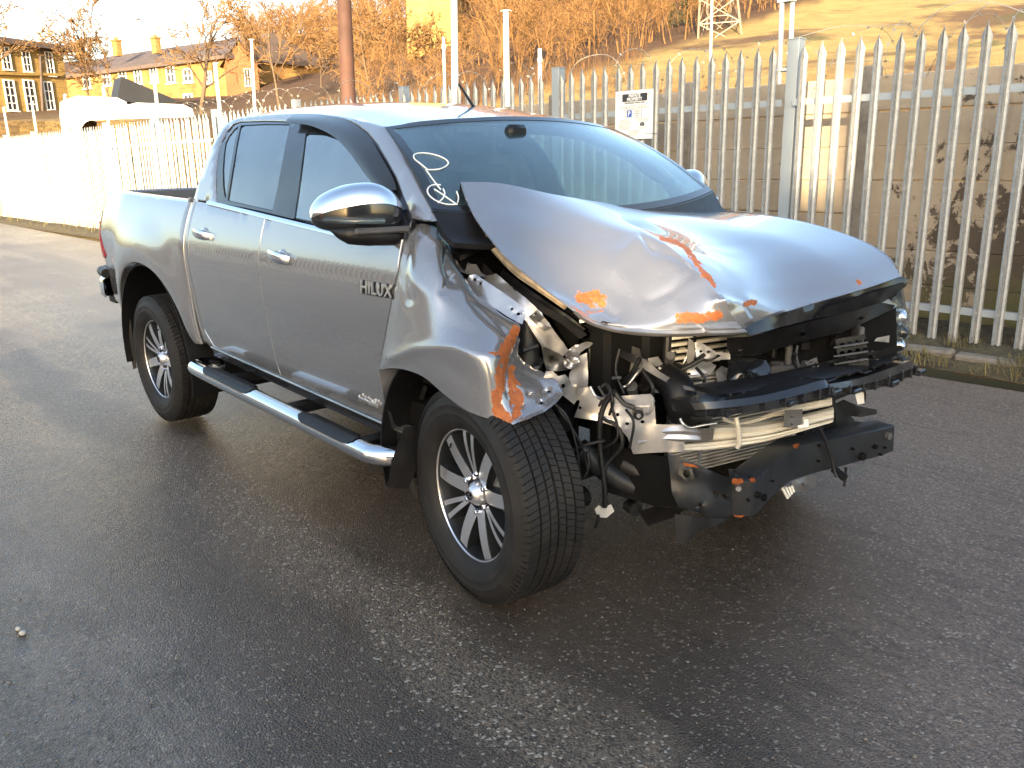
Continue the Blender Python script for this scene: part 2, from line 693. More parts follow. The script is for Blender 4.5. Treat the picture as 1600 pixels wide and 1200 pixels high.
RIMD = pm('dark_wheel_paint', (.016, .018, .021), .36, .3, .3, .2, 10, .08)
REDL = pm('red_lens', (.28, .008, .014), .12, 0, .6, .2, 20, .04)
LENS = glass_mat('clear_lens', (.86, .87, .86), 1.0, .05)
SCREEN = glass_mat('windscreen_glass', (.66, .79, .80), .95, .05, 0, .075)
SGLASS = glass_mat('side_glass', (.60, .74, .72), .95, .03, 0, .26)
PRIV = glass_mat('privacy_glass', (.10, .11, .12), .90, .01, 0, .20)
CHALK = pm('white_marker', (.75, .77, .75), .8)
WHITEP = pm('white_plastic', (.70, .70, .67), .45, 0, 0, .08, 30, dirt=.35)
SEAT = pm('seat_fabric', (.035, .035, .038), .85, 0, 0, .2, 30)
TAN = pm('dusty_sealant', (.34, .27, .18), .7, 0, 0, .3, 30, .1, .2, 70, dirt=.35)
BADGE = pm('badge_chrome', (.85, .84, .82), .30, .9, 0, .05, 8, .05)

# ================================================================== THE TRUCK
T = empty('pickup_truck', (0, 0, 0), 0, 'silver double cab pickup truck with its front smashed in, parked on the wet tarmac', 'pickup truck')

# ---- outlines picked on the right flank
GAPX = -2.40
belt = lambda x: 1.262 + .066 * (-1.18 - x)
doorb = lambda x: .512 + .044 * (-.52 - x)
seamF = sxz([(636, 352), (629, 372), (621, 425), (610, 480), (600, 535), (593, 577), (598, 610), (606, 645), (612, 668)])
BX = -1.53
front_outline = [(BX + .0025, doorb(BX)), (BX + .0025, belt(BX) - .004)] + [(x, belt(x) - .004) for x in (-1.2, -.9, -.68)] + seamF
front_outline[-1] = (seamF[-1][0], doorb(seamF[-1][0]))
FD = panel('front_door', front_outline, PAINT, T, rnd=.0028)
rear_outline = [(-2.335, doorb(-2.2) + .09), (-2.34, .80), (-2.345, belt(-2.34) - .004), (-1.9, belt(-1.9) - .004), (BX - .0025, belt(BX) - .004), (BX - .0025, doorb(BX)), (-2.18, doorb(-2.18)), (-2.26, doorb(-2.26) + .012)]
RD = panel('rear_door', rear_outline, PAINT, T, rnd=.0028)
panel('front_door', front_outline, PAINT, T, mirror=True)
panel('rear_door', rear_outline, PAINT, T, mirror=True)

# ---- cab side frame: sill, C-pillar, roof rail and A-pillar in one pressing with the two door apertures
rail_px = [(299, 318), (304, 303), (313, 272), (323, 246), (333, 222), (342, 205), (352, 193), (364, 186), (380, 182.5), (415, 179), (450, 177), (500, 177.5), (530, 181), (555, 186.5), (578, 192), (598, 198)]
rail = sxz(rail_px)
a_out = sxz([(612, 222), (640, 270), (671, 328), (675, 346), (664, 346.5), (642, 342), (624, 297), (617, 277), (603, 251), (587, 224), (570, 205), (550, 192), (525, 184.5), (500, 181.5), (466, 180)])
c_in = sxz([(458, 190), (415, 189), (375, 190), (363, 194), (353, 205), (345, 220), (339, 245), (336, 270), (336, 300), (338, 317)])
cab_out = [(GAPX + .004, .60), (GAPX, .80), (GAPX, 1.0), (GAPX, 1.2)] + rail + a_out + c_in + [(-2.352, belt(-2.35)), (-2.35, 1.1), (-2.347, .80), (-2.342, doorb(-2.2) + .085), (-2.27, doorb(-2.27)), (-2.19, doorb(-2.19) - .006), (-1.5, doorb(-1.5) - .006), (-.52, doorb(-.52) - .006), (-.50, .455), (-1.4, .485), (-2.2, .525), (-2.30, .54)]
panel('cab_side', cab_out, PAINT, T, off=-.002, lip=.05)
panel('cab_side', cab_out, PAINT, T, off=-.002, lip=.05, mirror=True)

# ---- glasshouse
frame_out = sxzd([(338, 319), (335.5, 300), (335.5, 270), (338.5, 245), (344.5, 220), (352.5, 205), (362, 195), (374, 190.5), (415, 189.5), (458, 190.5), (466, 180.5), (500, 182), (525, 185), (550, 193), (570, 206), (587, 225), (603, 252), (617, 278), (624, 298), (634, 322), (640, 343), (637, 356), (632, 371), (600, 372), (545, 362), (488, 351), (455, 343.5), (420, 335), (380, 326)])
rg = sxzd([(374, 196), (412, 194), (450, 194.5), (440, 245), (430, 298), (422.5, 329.5), (385, 321), (353, 313.5), (360, 270), (368, 222)])
qg = sxzd([(370, 197), (363, 203), (355, 213), (350, 223), (347, 243), (345.5, 265), (346, 290), (348, 305), (350, 311), (357, 265), (364, 222)])
fg = sxzd([(475, 209), (492, 209.5), (508, 211), (525, 215), (542, 221), (558, 237), (575, 260), (593, 283), (607, 301), (608, 330), (606, 366), (545, 358), (488, 347), (457, 341), (463, 300), (469, 255)])
WF = panel('window_frame', frame_out, BLKG, T, off=-.008, lip=.02, rnd=.004, holes=[rg, qg, fg], spacing=.06)
panel('window_frame', frame_out, BLKG, T, off=-.008, lip=.02, rnd=.004, holes=[rg, qg, fg], spacing=.06, mirror=True)
for nm, ol, mt in (('window_pane', rg, PRIV), ('window_pane', qg, PRIV), ('window_pane', fg, SGLASS)):
    panel(nm, [(p[0], p[1]) for p in ol], mt, T, off=-.013, lip=.0, rnd=.001, spacing=.09, step=.05)
    panel(nm, [(p[0], p[1]) for p in ol], SGLASS if ol is fg else PRIV, T, off=-.013, lip=.0, rnd=.001, spacing=.09, step=.05, mirror=True)
# chrome belt moulding
for sg in (-1, 1):
    b = MB()
    xs = np.linspace(-2.205, -.62, 30)
    prof = [(.000, -.006), (.009, -.004), (.010, .006), (.003, .012)]
    V, Fc = [], []
    for x in xs:
        for (dy, dz) in prof:
            z = belt(x) + dz
            V.append((x, sg * (W(x, z) + dy - .002), z))
    for i in range(len(xs) - 1):
        for k in range(3):
            q = (i * 4 + k, i * 4 + k + 1, (i + 1) * 4 + k + 1, (i + 1) * 4 + k)
            Fc.append(q if sg > 0 else tuple(reversed(q)))
    b.add(V, Fc)
    b.build('belt_moulding', CHROME, T, 60)

# wind deflector over the front door glass
du = sxz(crom([(465, 177.5), (500, 178.5), (525, 182), (550, 190), (570, 203), (587, 223), (603, 250), (617, 275), (624, 296)], 4))
dl = sxz(crom([(458, 193), (487, 194), (508, 200), (527, 209), (542, 220), (558, 237), (575, 260), (593, 283), (608, 298)], 4))
G = []
for (a, b_) in zip(du, dl):
    row = []
    for k in range(7):
        t = k / 6
        x = a[0] + (b_[0] - a[0]) * t
        z = a[1] + (b_[1] - a[1]) * t
        row.append((x, -(W(x, z) + .012 + .028 * math.sin(math.pi * min(1, t * 1.1) * .62)), z))
    G.append(row)
sheet('wind_deflector', G, TRIM, T, .004, toward=(0, -9, 1.5), ang=60)

# ---- roof
R_in = np.array([side(*p) for p in rail_px[7:]])
R_in = crom(R_in, 3)
G = []
for p in R_in:
    w = -p[1]
    row = []
    for k in range(25):
        u = -1 + 2 * k / 24
        y = u * (w - .002)
        fx = smooth(-1.35, -.85, p[0])
        cr = .058 * (1 - abs(u) ** 2.4) * (1 - .35 * fx)
        rise = .012 * (1 - smooth(.80, .92, abs(u)))
        back = -.06 * (1 - u * u) * smooth(-2.2, -2.36, p[0])
        row.append((p[0] + .10 * fx * (1 - u * u) * .6 + back, y, p[2] + cr * (1 - .5 * smooth(-2.05, -2.36, p[0])) + rise * .6 - .004))
    G.append(row)
ROOF = sheet('roof_panel', G, PAINT, T, .02, toward=(-1.5, 0, 5), ang=50)
roofrow_f = np.array(G[-1])
roofrow_b = np.array(G[0])
# back of the cab with its rear window
bk = []
for p in roofrow_b:
    col = []
    for k in range(7):
        t = k / 6
        z = p[2] + (.62 - p[2]) * t
        yw = p[1] * (1 + (W(GAPX, min(1.75, z)) - .04) / abs(roofrow_b[0][1]) * t * .0) if False else np.sign(p[1]) * min(abs(p[1]) + .30 * min(1, t * 2.0) * abs(p[1]) / abs(roofrow_b[0][1]), .83)
        col.append((p[0] + (-2.385 - p[0]) * min(1, t * 2.2), yw, z))
    bk.append(col)
bk = np.array(bk)
t0, t1 = 1, 3
sheet('cab_back', bk[:, 3:], PAINT, T, .02, toward=(-9, 0, 1.3))
sheet('rear_window', bk[3:-3, 0:4], PRIV, T, .004, toward=(-9, 0, 1.3))
sheet('cab_back', bk[:4, 0:4], PAINT, T, .02, toward=(-9, 0, 1.3))
sheet('cab_back', bk[-4:, 0:4], PAINT, T, .02, toward=(-9, 0, 1.3))

# ---- windscreen: between the roof header and the cowl
tl = side(599, 199)
bl = side(674, 330)
G = []
for i in range(15):
    t = i / 14
    e = tl + (bl - tl) * t
    row = []
    for k in range(25):
        u = -1 + 2 * k / 24
        bow = (.080 + .045 * t) * (1 - abs(u) ** 2.2)
        row.append((e[0] + bow + .012 * math.sin(math.pi * t), u * (-e[1] - .006), e[2] + .018 * math.sin(math.pi * t) + (.045 * (1 - t) - .055 * t) * (1 - u * u)))
    G.append(row)
WG = np.array(G)
WS = sheet('windscreen', WG, SCREEN, T, .004, toward=(6, 0, 3), ang=60)
# black band round the windscreen
def wpt(u, t, off=.002):
    """u -1..1 from right to left, t 0..1 top to bottom, on the windscreen"""
    a = (u + 1) * 12
    c = t * 14
    i, j = min(int(c), 13), min(int(a), 23)
    fi, fj = c - i, a - j
    p = (WG[i, j] * (1 - fj) + WG[i, j + 1] * fj) * (1 - fi) + (WG[i + 1, j] * (1 - fj) + WG[i + 1, j + 1] * fj) * fi
    return p + np.array((.62, 0, .78)) * off
def on_screen(px, py):
    """where the ray of a photo pixel meets the windscreen"""
    r = ray(px, py)
    best = None
    for i in range(14):
        for j in range(24):
            for tri in ((WG[i, j], WG[i, j + 1], WG[i + 1, j + 1]), (WG[i, j], WG[i + 1, j + 1], WG[i + 1, j])):
                e1, e2 = tri[1] - tri[0], tri[2] - tri[0]
                h = np.cross(r, e2)
                a = e1 @ h
                if abs(a) < 1e-12: continue
                s_ = CAM - tri[0]
                u = (s_ @ h) / a
                q = np.cross(s_, e1)
                v = (r @ q) / a
                t = (e2 @ q) / a
                if u >= -.001 and v >= -.001 and u + v <= 1.001 and t > 0 and (best is None or t < best): best = t
    return CAM + r * (best or dep(px, py, -.5))
band = []
for k in range(25):
    u = -1 + 2 * k / 24
    band.append([wpt(u, 0), wpt(u, .045)])
sheet('screen_border', band, BLKG, WS, .001, toward=(6, 0, 3), ang=60)
for sg in (-1, 1):
    sheet('screen_border', [[wpt(sg * .999, k / 14), wpt(sg * (.955 if k > 1 else .97), k / 14)] for k in range(15)], BLKG, WS, .001, toward=(6, 0, 3), ang=60)
sheet('screen_border', [[wpt(-1 + 2 * k / 24, .93), wpt(-1 + 2 * k / 24, 1.0)] for k in range(25)], BLKG, WS, .001, toward=(6, 0, 3), ang=60)
# hand-written marker scrawl on the glass
for ch in ([(668, 266), (658, 258), (648, 250), (646, 244), (652, 240.5), (665, 240), (680, 243), (693, 248), (700, 254.5), (697, 260), (688, 264.5), (678, 266), (668, 266)],
           [(665, 266), (672, 276), (680, 287), (688, 297)],
           [(688, 290), (678, 289.5), (670, 293), (667.5, 300), (671, 307), (680, 314), (692, 319), (704, 320.5), (713, 320)],
           [(678, 296.5), (690, 304), (702, 312.5), (714, 321)],
           [(692, 296), (694.5, 303), (692, 310), (684, 318)],
           [(713, 300), (716, 309), (714.5, 318)]):
    pts = [on_screen(*c) + np.array((.62, 0, .78)) * .003 for c in ch]
    MB().tube(crom(pts, 5), .0026, 5).build('marker_stroke', CHALK, WS, 60)

# ---- bonnet: control net, right edge -> left edge, rear -> front
HN = [  # columns; each row (px, py, Y or depth)
    [(720, 284, -.66), (729, 312, -.68), (748, 349, -.70), (790, 400, -.70), (845, 446, -.66), (892, 480, -.655), (908, 492, -.66)],
    [(783, 286.5, -.50), (800, 318, -.52), (830, 360, -.545), (868, 412, -.55), (905, 462, -.57), (935, 498, -.595), (953, 508, -.575)],
    [(862, 303, -.30), (893, 330, -.31), (930, 362, -.32), (965, 405, -.375), (990, 458, -.43), (1005, 500, -.475), (1018, 515, -.465)],
    [(925, 314, -.10), (968, 340, -.12), (1020, 371, -.215), (1072, 405, -.245), (1110, 445, -.262), (1138, 485, -.245), (1160, 517, -.18)],
    [(975, 320, .12), (1040, 344, .15), (1120, 378, .17), (1180, 412, .15), (1215, 444, .13), (1232, 468, .12), (1245, 482, .12)],
    [(1025, 324, .38), (1120, 342, .46), (1220, 368, .48), (1288, 397, .47), (1325, 426, .45), (1340, 444, .44), (1348, 452, .44)],
    [(1075, 331, .70), (1160, 333, .72), (1255, 347, .73), (1335, 372, .73), (1382, 398, .71), (1400, 420, .69), (1408, 432, .68)],
]
net = np.array([[P3(*p) for p in c] for c in HN])          # [col][row]
net = net.transpose(1, 0, 2)                                # [row][col]
HG = net_up(net_up(net, 20, 1, breaks=(3,)), 16, 0)
nr, nc = HG.shape[:2]
HNrm = grid_normals(HG)
if HNrm[..., 2].mean() < 0: HNrm = -HNrm
pxg = np.zeros((nr, nc, 2))
for i in range(nr):
    for j in range(nc):
        d = HG[i, j] - CAM
        z = d @ FWD
        pxg[i, j] = (800 + F_PX * (d @ RGT) / z, 600 - F_PX * (d @ UPV) / z)
def seg_d(x, y, P):
    best = 1e9
    for (a, b) in zip(P[:-1], P[1:]):
        ax, ay = a; bx, by = b
        L = (bx - ax) ** 2 + (by - ay) ** 2
        t = max(0, min(1, ((x - ax) * (bx - ax) + (y - ay) * (by - ay)) / L)) if L else 0
        best = min(best, math.hypot(x - ax - t * (bx - ax), y - ay - t * (by - ay)))
    return best
CH = [([(908, 466), (922, 466), (932, 464), (938, 468)], 10), ([(1062, 497), (1085, 496), (1105, 495), (1122, 493)], 7.5), ([(1159, 478), (1176, 474)], 4.5),
      ([(1032, 373), (1056, 379), (1072, 389)], 3.6), ([(1072, 389), (1090, 410), (1102, 428), (1116, 444)], 4.2), ([(1341, 438), (1343, 442)], 3.2)]
chips = []
H2 = HG.copy()
FOLDS = [([(1004, 369), (1012, 378), (1022, 388)], 7, -.016), ([(1040, 395), (1060, 430), (1052, 470), (1062, 492)], 20, .009), ([(1075, 430), (1050, 455), (1015, 470)], 11, -.010), ([(1000, 372), (975, 395), (962, 420)], 14, .010), ([(1030, 395), (1060, 402), (1085, 420)], 9, -.008),
         ([(960, 430), (985, 445), (1000, 480)], 22, .008), ([(1120, 470), (1150, 478), (1166, 500)], 9, .018), ([(925, 480), (945, 478), (960, 492)], 9, -.014), ([(1165, 470), (1195, 485), (1220, 494)], 14, .012)]
for i in range(nr):
    for j in range(nc):
        x, y = pxg[i, j]
        chips.append(max(smooth(r * 1.7, r * .35, seg_d(x, y, P)) for P, r in CH))
        h = 0
        for P, r, a in FOLDS:
            d = seg_d(x, y, P)
            if d < 3 * r: h += a * math.exp(-(d / r) ** 1.4 * 1.2)
        k = smooth(880, 960, x) * smooth(1190, 1110, x) * smooth(372, 400, y)
        q = HG[i, j]
        h += k * .0035 * (abs(noise.noise(q * 6.0)) * 2 - .6) + k * .0012 * noise.noise(q * 14.0)
        h += .0016 * noise.noise(q * 3.0)
        edge = min(1, i / 5, (nr - 1 - i) / 4, j / 5, (nc - 1 - j) / 5)
        H2[i, j] = q + HNrm[i, j] * h * edge
HOOD = sheet('bonnet', H2, [PAINT, BLK], T, .006, toward=(1, -1, 9), ang=30, back_mi=1, attr={'chip': chips})
# rolled front lip of the bonnet (bare, creased)
lip_t = [(897, 485, -.665), (912, 495, -.665), (930, 503, -.63), (953, 509, -.58), (985, 513, -.525), (1018, 515, -.468), (1060, 516.5, -.39), (1092, 515, -.325), (1099, 511, -.31), (1107, 516, -.295), (1135, 516, -.24), (1163, 514, -.178)]
lip_b = [(899, 490, -.665), (912, 501, -.67), (932, 511, -.635), (955, 518, -.59), (985, 523, -.535), (1018, 525.5, -.475), (1060, 526, -.40), (1092, 525, -.335), (1099, 525, -.325), (1107, 525, -.305), (1135, 524, -.25), (1165, 523, -.185)]
A = np.array([P3(*p) for p in lip_t])
B = np.array([P3(*p) for p in lip_b])
mid = (A + B) / 2 + np.array((.018, -.012, .004))
G = np.stack([crom(A, 4), crom(mid, 4), crom(B, 4), crom(B + np.array((-.03, .02, -.004)), 4)], 0)
sheet('bonnet_lip', G, SILV, HOOD, .003, toward=CAM, ang=50)
# underside frame seen along the lifted right edge
ut = [(723, 322, -.655), (735, 345, -.66), (757, 376, -.67), (790, 412, -.67), (835, 446, -.65), (880, 478, -.60)]
ub = [(724, 330, -.65), (739, 357, -.65), (765, 389, -.655), (803, 429, -.65), (842, 456, -.63), (882, 484, -.59)]
G = np.stack([crom([P3(*p) for p in ut], 5), crom([P3(*p) for p in ub], 5)], 0)
sheet('bonnet_inner_frame', G, TAN, HOOD, .03, toward=CAM)
ub2 = [(733, 342, -.58), (750, 372, -.58), (778, 404, -.58), (815, 440, -.57), (848, 462, -.56), (890, 492, -.52)]
plate('bonnet_hinge_corner', [(719, 285, -.655), (728, 314, -.66), (733, 318, -.65), (716, 319, -.63)], BLK, HOOD, th=.01)
# black garnish along the front edge, broken off on the right half
plate('bonnet_garnish', [(1156, 511, -.185), (1190, 500, -.085), (1225, 488, .02), (1260, 478, .17), (1318, 462, .36), (1360, 448, .49), (1410, 432.5, .665), (1418, 436, .68), (1417, 446, .68), (1382, 470, .56), (1340, 483, .44), (1298, 493, .31), (1272, 498, .21), (1220, 511, .0), (1173, 524, -.16)], BLKG, HOOD, th=.03,
      inner=[(1270, 487, .185), (1340, 466, .42)], step=8)
plate('garnish_mesh', [(1270, 497, .195), (1292, 479, .255), (1330, 468, .365), (1380, 452, .535), (1412, 441, .657), (1416, 447, .665), (1382, 471, .545), (1340, 484, .425), (1298, 494, .295)], BLK, HOOD, th=.01, crumple=.006, freq=60)

# ---- right front wing: crushed, folded in towards the engine bay
FN = [
    [(640, 351, -.80), (631, 385, -.868), (622, 430, -.895), (611, 480, -.903), (601, 535, -.908), (593, 577, -.906)],
    [(664, 350, -.785), (655, 392, -.862), (647, 440, -.905), (636, 492, -.92), (628, 542, -.932), (624, 576, -.93)],
    [(684, 357, -.755), (684, 402, -.835), (680, 448, -.888), (668, 497, -.925), (661, 548, -.942), (660, 588, -.938)],
    [(697, 374, -.735), (706, 418, -.795), (706, 460, -.85), (701, 505, -.905), (697, 552, -.942), (695, 617, -.938)],
    [(711, 408, -.725), (727, 440, -.765), (735, 478, -.82), (736, 515, -.875), (734, 560, -.932), (728, 641, -.932)],
    [(722, 440, -.715), (748, 466, -.74), (762, 492, -.775), (768, 522, -.835), (764, 572, -.905), (760, 653, -.912)],
    [(735, 452, -.71), (772, 483, -.715), (790, 500, -.735), (796, 530, -.775), (782, 585, -.862), (786, 659, -.885)],
    [(748, 462, -.705), (790, 496, -.695), (812, 508, -.70), (806, 535, -.735), (790, 590, -.83), (802, 662, -.865)],
]
net = np.array([[P3(*p) for p in c] for c in FN]).transpose(1, 0, 2)
FG = net_up(net_up(net, 9, 1), 12, 0)
nr, nc = FG.shape[:2]
FNm = grid_normals(FG)
if (FNm * (CAM - FG)).sum() < 0: FNm = -FNm
chips = []
F2_ = FG.copy()
RUSTL = [([(806, 517), (796, 535), (788, 552), (784, 575), (781, 600), (776, 625), (779, 645), (795, 657)], 8.5), ([(768, 553), (784, 552)], 3)]
WFOLD = [([(692, 352), (700, 385), (697, 420), (709, 440)], 9, -.012), ([(691, 455), (700, 440), (711, 428)], 5, -.010), ([(637, 380), (630, 430), (640, 468)], 8, -.010), ([(655, 440), (690, 470), (740, 500)], 26, .008),
         ([(610, 560), (650, 545), (708, 541), (750, 556), (780, 557)], 11, .008), ([(668, 372), (690, 382)], 8, .008), ([(740, 600), (700, 570)], 22, -.006), ([(735, 470), (775, 505), (790, 520)], 6, -.006)]
for i in range(nr):
    for j in range(nc):
        d = FG[i, j] - CAM
        z = d @ FWD
        x, y = 800 + F_PX * (d @ RGT) / z, 600 - F_PX * (d @ UPV) / z
        chips.append(max(smooth(r * 1.6, r * .4, seg_d(x, y, P)) for P, r in RUSTL))
        h = 0
        for P, r, a in WFOLD:
            dd = seg_d(x, y, P)
            if dd < 3 * r: h += a * math.exp(-(dd / r) ** 1.5 * 1.2)
        q = FG[i, j]
        h += .004 * noise.noise(q * 5.0) + .002 * noise.noise(q * 12.0)
        edge = min(1, i / 4, (nr - 1 - i) / 4, j / 4, (nc - 1 - j) / 4)
        F2_[i, j] = q + FNm[i, j] * h * edge
WING = sheet('front_wing', F2_, [PAINT, DARK], T, .012, toward=CAM, ang=45, back_mi=1, attr={'chip': chips})
RL2 = [([(800, 575), (797, 600), (800, 625), (790, 648)], 5), ([(782, 612), (778, 640), (792, 656), (808, 646), (812, 620), (804, 598)], 7)]
def torn_chip(x, y):
    return max(smooth(r * 1.6, r * .4, seg_d(x, y, P)) for P, r in RL2)
plate('torn_wing_edge', [(808, 515, -.70), (800, 530, -.735), (790, 560, -.80), (783, 600, -.855), (779, 640, -.885), (800, 663, -.87), (826, 655, -.83), (850, 644, -.78), (868, 630, -.73), (881, 617, -.69), (872, 598, -.665), (852, 583, -.66), (832, 574, -.68), (818, 565, -.70), (808, 552, -.72), (812, 532, -.70)],
      PAINT, WING, inner=[(805, 600, -.80), (830, 615, -.745), (815, 635, -.80), (850, 612, -.70)], step=4, crumple=.014, freq=17, seed=3, holes=[(846, 630, 3), (858, 612, 2.5)], attr_fn=torn_chip, rag=2.0, ang=25)
plate('wing_flange', [(733, 431, -.715), (742, 428, -.70), (770, 446, -.69), (800, 467, -.675), (818, 481, -.665), (821, 493, -.67), (816, 507, -.69), (795, 496, -.70), (762, 474, -.715), (724, 447, -.725)], PAINT, WING, step=4, crumple=.003, freq=14, seed=1,
      holes=[(742, 437, 2.6), (751, 443, 2.2), (800, 483, 2.4), (810, 490.5, 3.0), (818, 489, 2)], ang=40)
# wheel-arch inside and liners
def arc_sheet(name, cx, cz, r, y0, y1, a0, a1, mat, par, th=.006):
    G = []
    for k in range(25):
        a = R(a0 + (a1 - a0) * k / 24)
        G.append([(cx + r * math.cos(a), y0 + (y1 - y0) * j / 4, cz + r * math.sin(a)) for j in range(5)])
    return sheet(name, G, mat, par, th, toward=(cx, (y0 + y1) / 2, cz))
arc_sheet('arch_liner', -.12, .42, .50, -.89, -.42, 112, 196, BLK, T)
arc_sheet('arch_liner', -3.07, .40, .555, -.895, -.42, -14, 192, BLK, T)
arc_sheet('arch_liner', -.10, .42, .50, .90, .42, 10, 196, BLK, T)
arc_sheet('arch_liner', -3.07, .40, .555, .895, .42, -14, 192, BLK, T)
for sg in (-1, 1):
    b = MB()
    b.box((-3.07, sg * .43, .70), (1.1, .02, .60))
    b.build('arch_inner_wall', DARK, T, 0)
    b = MB()
    b.box((-.34, sg * .40, .68), (.60, .02, .50))
    b.build('arch_inner_wall', DARK, T, 0)
plate('splash_guard', [(593, 578, -.89), (628, 575, -.86), (640, 600, -.80), (628, 640, -.78), (626, 672, -.80), (612, 668, -.86), (600, 620, -.885)], GREYP, T, th=.01)
plate('splash_guard', [(640, 590, -.74), (668, 605, -.72), (654, 650, -.72), (646, 668, -.74), (634, 655, -.76)], BLK, T, th=.02)
# front mud flap
plate('mud_flap', [(631, 668, ('x', -.47)), (668, 660, ('x', -.46)), (664, 700, ('x', -.45)), (650, 735, ('x', -.44)), (637, 764, ('x', -.44)), (604, 761, ('x', -.44)), (612, 720, ('x', -.45))], BLK, T, th=.012, inner=[(640, 710, ('x', -.44))], crumple=.004, freq=6)
plate('mud_flap', [(641, 690, -.80), (652, 695, -.79), (645, 738, -.80), (652, 783, -.80), (643, 772, -.81), (637, 735, -.81)], BLK, T, th=.012)
plate('mud_flap', [(190, 458, ('x', -3.62)), (203, 448, ('x', -3.60)), (204, 500, ('x', -3.60)), (214, 575, ('x', -3.60)), (208, 577, ('x', -3.62)), (203, 545, ('x', -3.63))], BLK, T, th=.25)

# ---- load bed
arch = [(-2.475, .575), (-2.515, .64), (-2.565, .74), (-2.64, .83), (-2.75, .91), (-2.9, .96), (-3.06, .976), (-3.22, .958), (-3.36, .905), (-3.48, .815), (-3.57, .70), (-3.61, .60)]
arch = [tuple(p) for p in crom(np.array(arch), 3)]
topz = lambda x: 1.326 - .024 * (x + 2.425)
bed_out = [(-2.436, .575)] + arch + [(-3.99, .66), (-4.03, .80), (-4.05, 1.0), (-4.055, 1.2), (-4.05, topz(-4.05) - .01), (-4.03, topz(-4.03))] + [(x, topz(x)) for x in (-3.8, -3.4, -3.0, -2.7)] + [(-2.436, topz(-2.43))]
panel('bed_side', bed_out, PAINT, T, lip=.05, rnd=.009)
panel('bed_side', bed_out, PAINT, T, lip=.05, rnd=.009, mirror=True)
for sg in (-1, 1):
    b = MB()
    for (x0, x1) in ((-4.03, -2.44),):
        V, Fc = [], []
        xs = np.linspace(x0, x1, 24)
        for x in xs:
            w = W(x, topz(x))
            z = topz(x)
            for (dy, dz) in ((-.004, -.003), (-.02, .008), (-.05, .010), (-.075, .006), (-.078, -.12)):
                V.append((x, sg * (w + dy), z + dz))
        for i in range(len(xs) - 1):
            for k in range(4):
                q = (i * 5 + k, i * 5 + k + 1, (i + 1) * 5 + k + 1, (i + 1) * 5 + k)
                Fc.append(q if sg > 0 else tuple(reversed(q)))
        b.add(V, Fc)
    b.build('bed_rail_cap', TRIM if sg > 0 else PAINT, T, 60)
b = MB()
b.box((-3.22, 0, .84), (1.54, 1.40, .02))
b.box((-3.22, -.70, 1.07), (1.52, .02, .46)); b.box((-3.22, .70, 1.07), (1.52, .02, .46))
b.box((-2.46, 0, 1.07), (.03, 1.50, .50), .004)
for k in range(14):
    b.box((-3.22, -.62 + k * .0955, .858), (1.5, .04, .012), .004)
b.build('bed_liner', BLK, T, 0)
b = MB()
b.box((-4.015, 0, 1.02), (.05, 1.36, .68), .012)
b.box((-4.042, 0, 1.02), (.012, 1.1, .40), .004)
b.build('tailgate', PAINT, T, 30)
for sg in (-1, 1):
    zz = np.linspace(.58, topz(-2.43) - .004, 26)
    MB().tube([(-2.424, sg * (W(-2.44, z) - .014), z) for z in zz], .012, 8).build('bed_front_flange', PAINT, T, 60)
b = MB(); b.box((-2.435, 0, .98), (.008, 1.66, .74)); b.build('bed_bulkhead', PAINT, T, 0)
# tail lamp wrapping the corner
for sg in (-1, 1):
    tl_out = [(-4.062, 1.175), (-3.99, 1.185), (-3.955, 1.15), (-3.925, 1.08), (-3.875, 1.0), (-3.845, .955), (-3.88, .935), (-4.05, .94), (-4.064, 1.0)]
    TLm = panel('tail_lamp', tl_out, REDL, T, off=.008, lip=.06, rnd=.008, mirror=sg > 0, spacing=.03)
    b = MB()
    b.box((-4.055, sg * .755, 1.06), (.04, .12, .23), .02)
    b.build('lamp_rear_face', REDL, TLm, 30)
# rear bumper with a chrome corner
for sg in (-1, 1):
    P = [(-4.16, sg * .10, .73), (-4.16, sg * .60, .73), (-4.14, sg * .76, .73), (-4.06, sg * .845, .735), (-3.90, sg * .868, .745)]
    c = crom(P, 6)
    V, Fc = [], []
    prof = [(.0, .085), (.022, .06), (.022, -.06), (.0, -.085)]
    for i, p in enumerate(c):
        t = c[min(i + 1, len(c) - 1)] - c[max(i - 1, 0)]
        n = np.array((t[1], -t[0], 0)) * (1 if sg < 0 else -1)
        n /= np.linalg.norm(n)
        if n @ np.array((-1, sg, 0)) < 0: n = -n
        for (d, z) in prof:
            V.append(p + n * d + np.array((0, 0, z * (.9 if i < len(c) - 3 else .75))))
    for i in range(len(c) - 1):
        for k in range(3):
            q = (i * 4 + k, i * 4 + k + 1, (i + 1) * 4 + k + 1, (i + 1) * 4 + k)
            Fc.append(q if sg < 0 else tuple(reversed(q)))
    bo = finish('rear_bumper', V, Fc, CHROME, T, None, 60)
    b = MB()
    b.box((-4.10, sg * .42, .83), (.14, .76, .05), .015)
    b.tube(crom([(-4.12, sg * .79, .835), (-4.03, sg * .85, .84), (-3.88, sg * .868, .835)], 5), .032, 8)
    b.box((-4.08, sg * .40, .64), (.12, .8, .06), .01)
    b.build('bumper_top_pad', BLK, bo, 30)

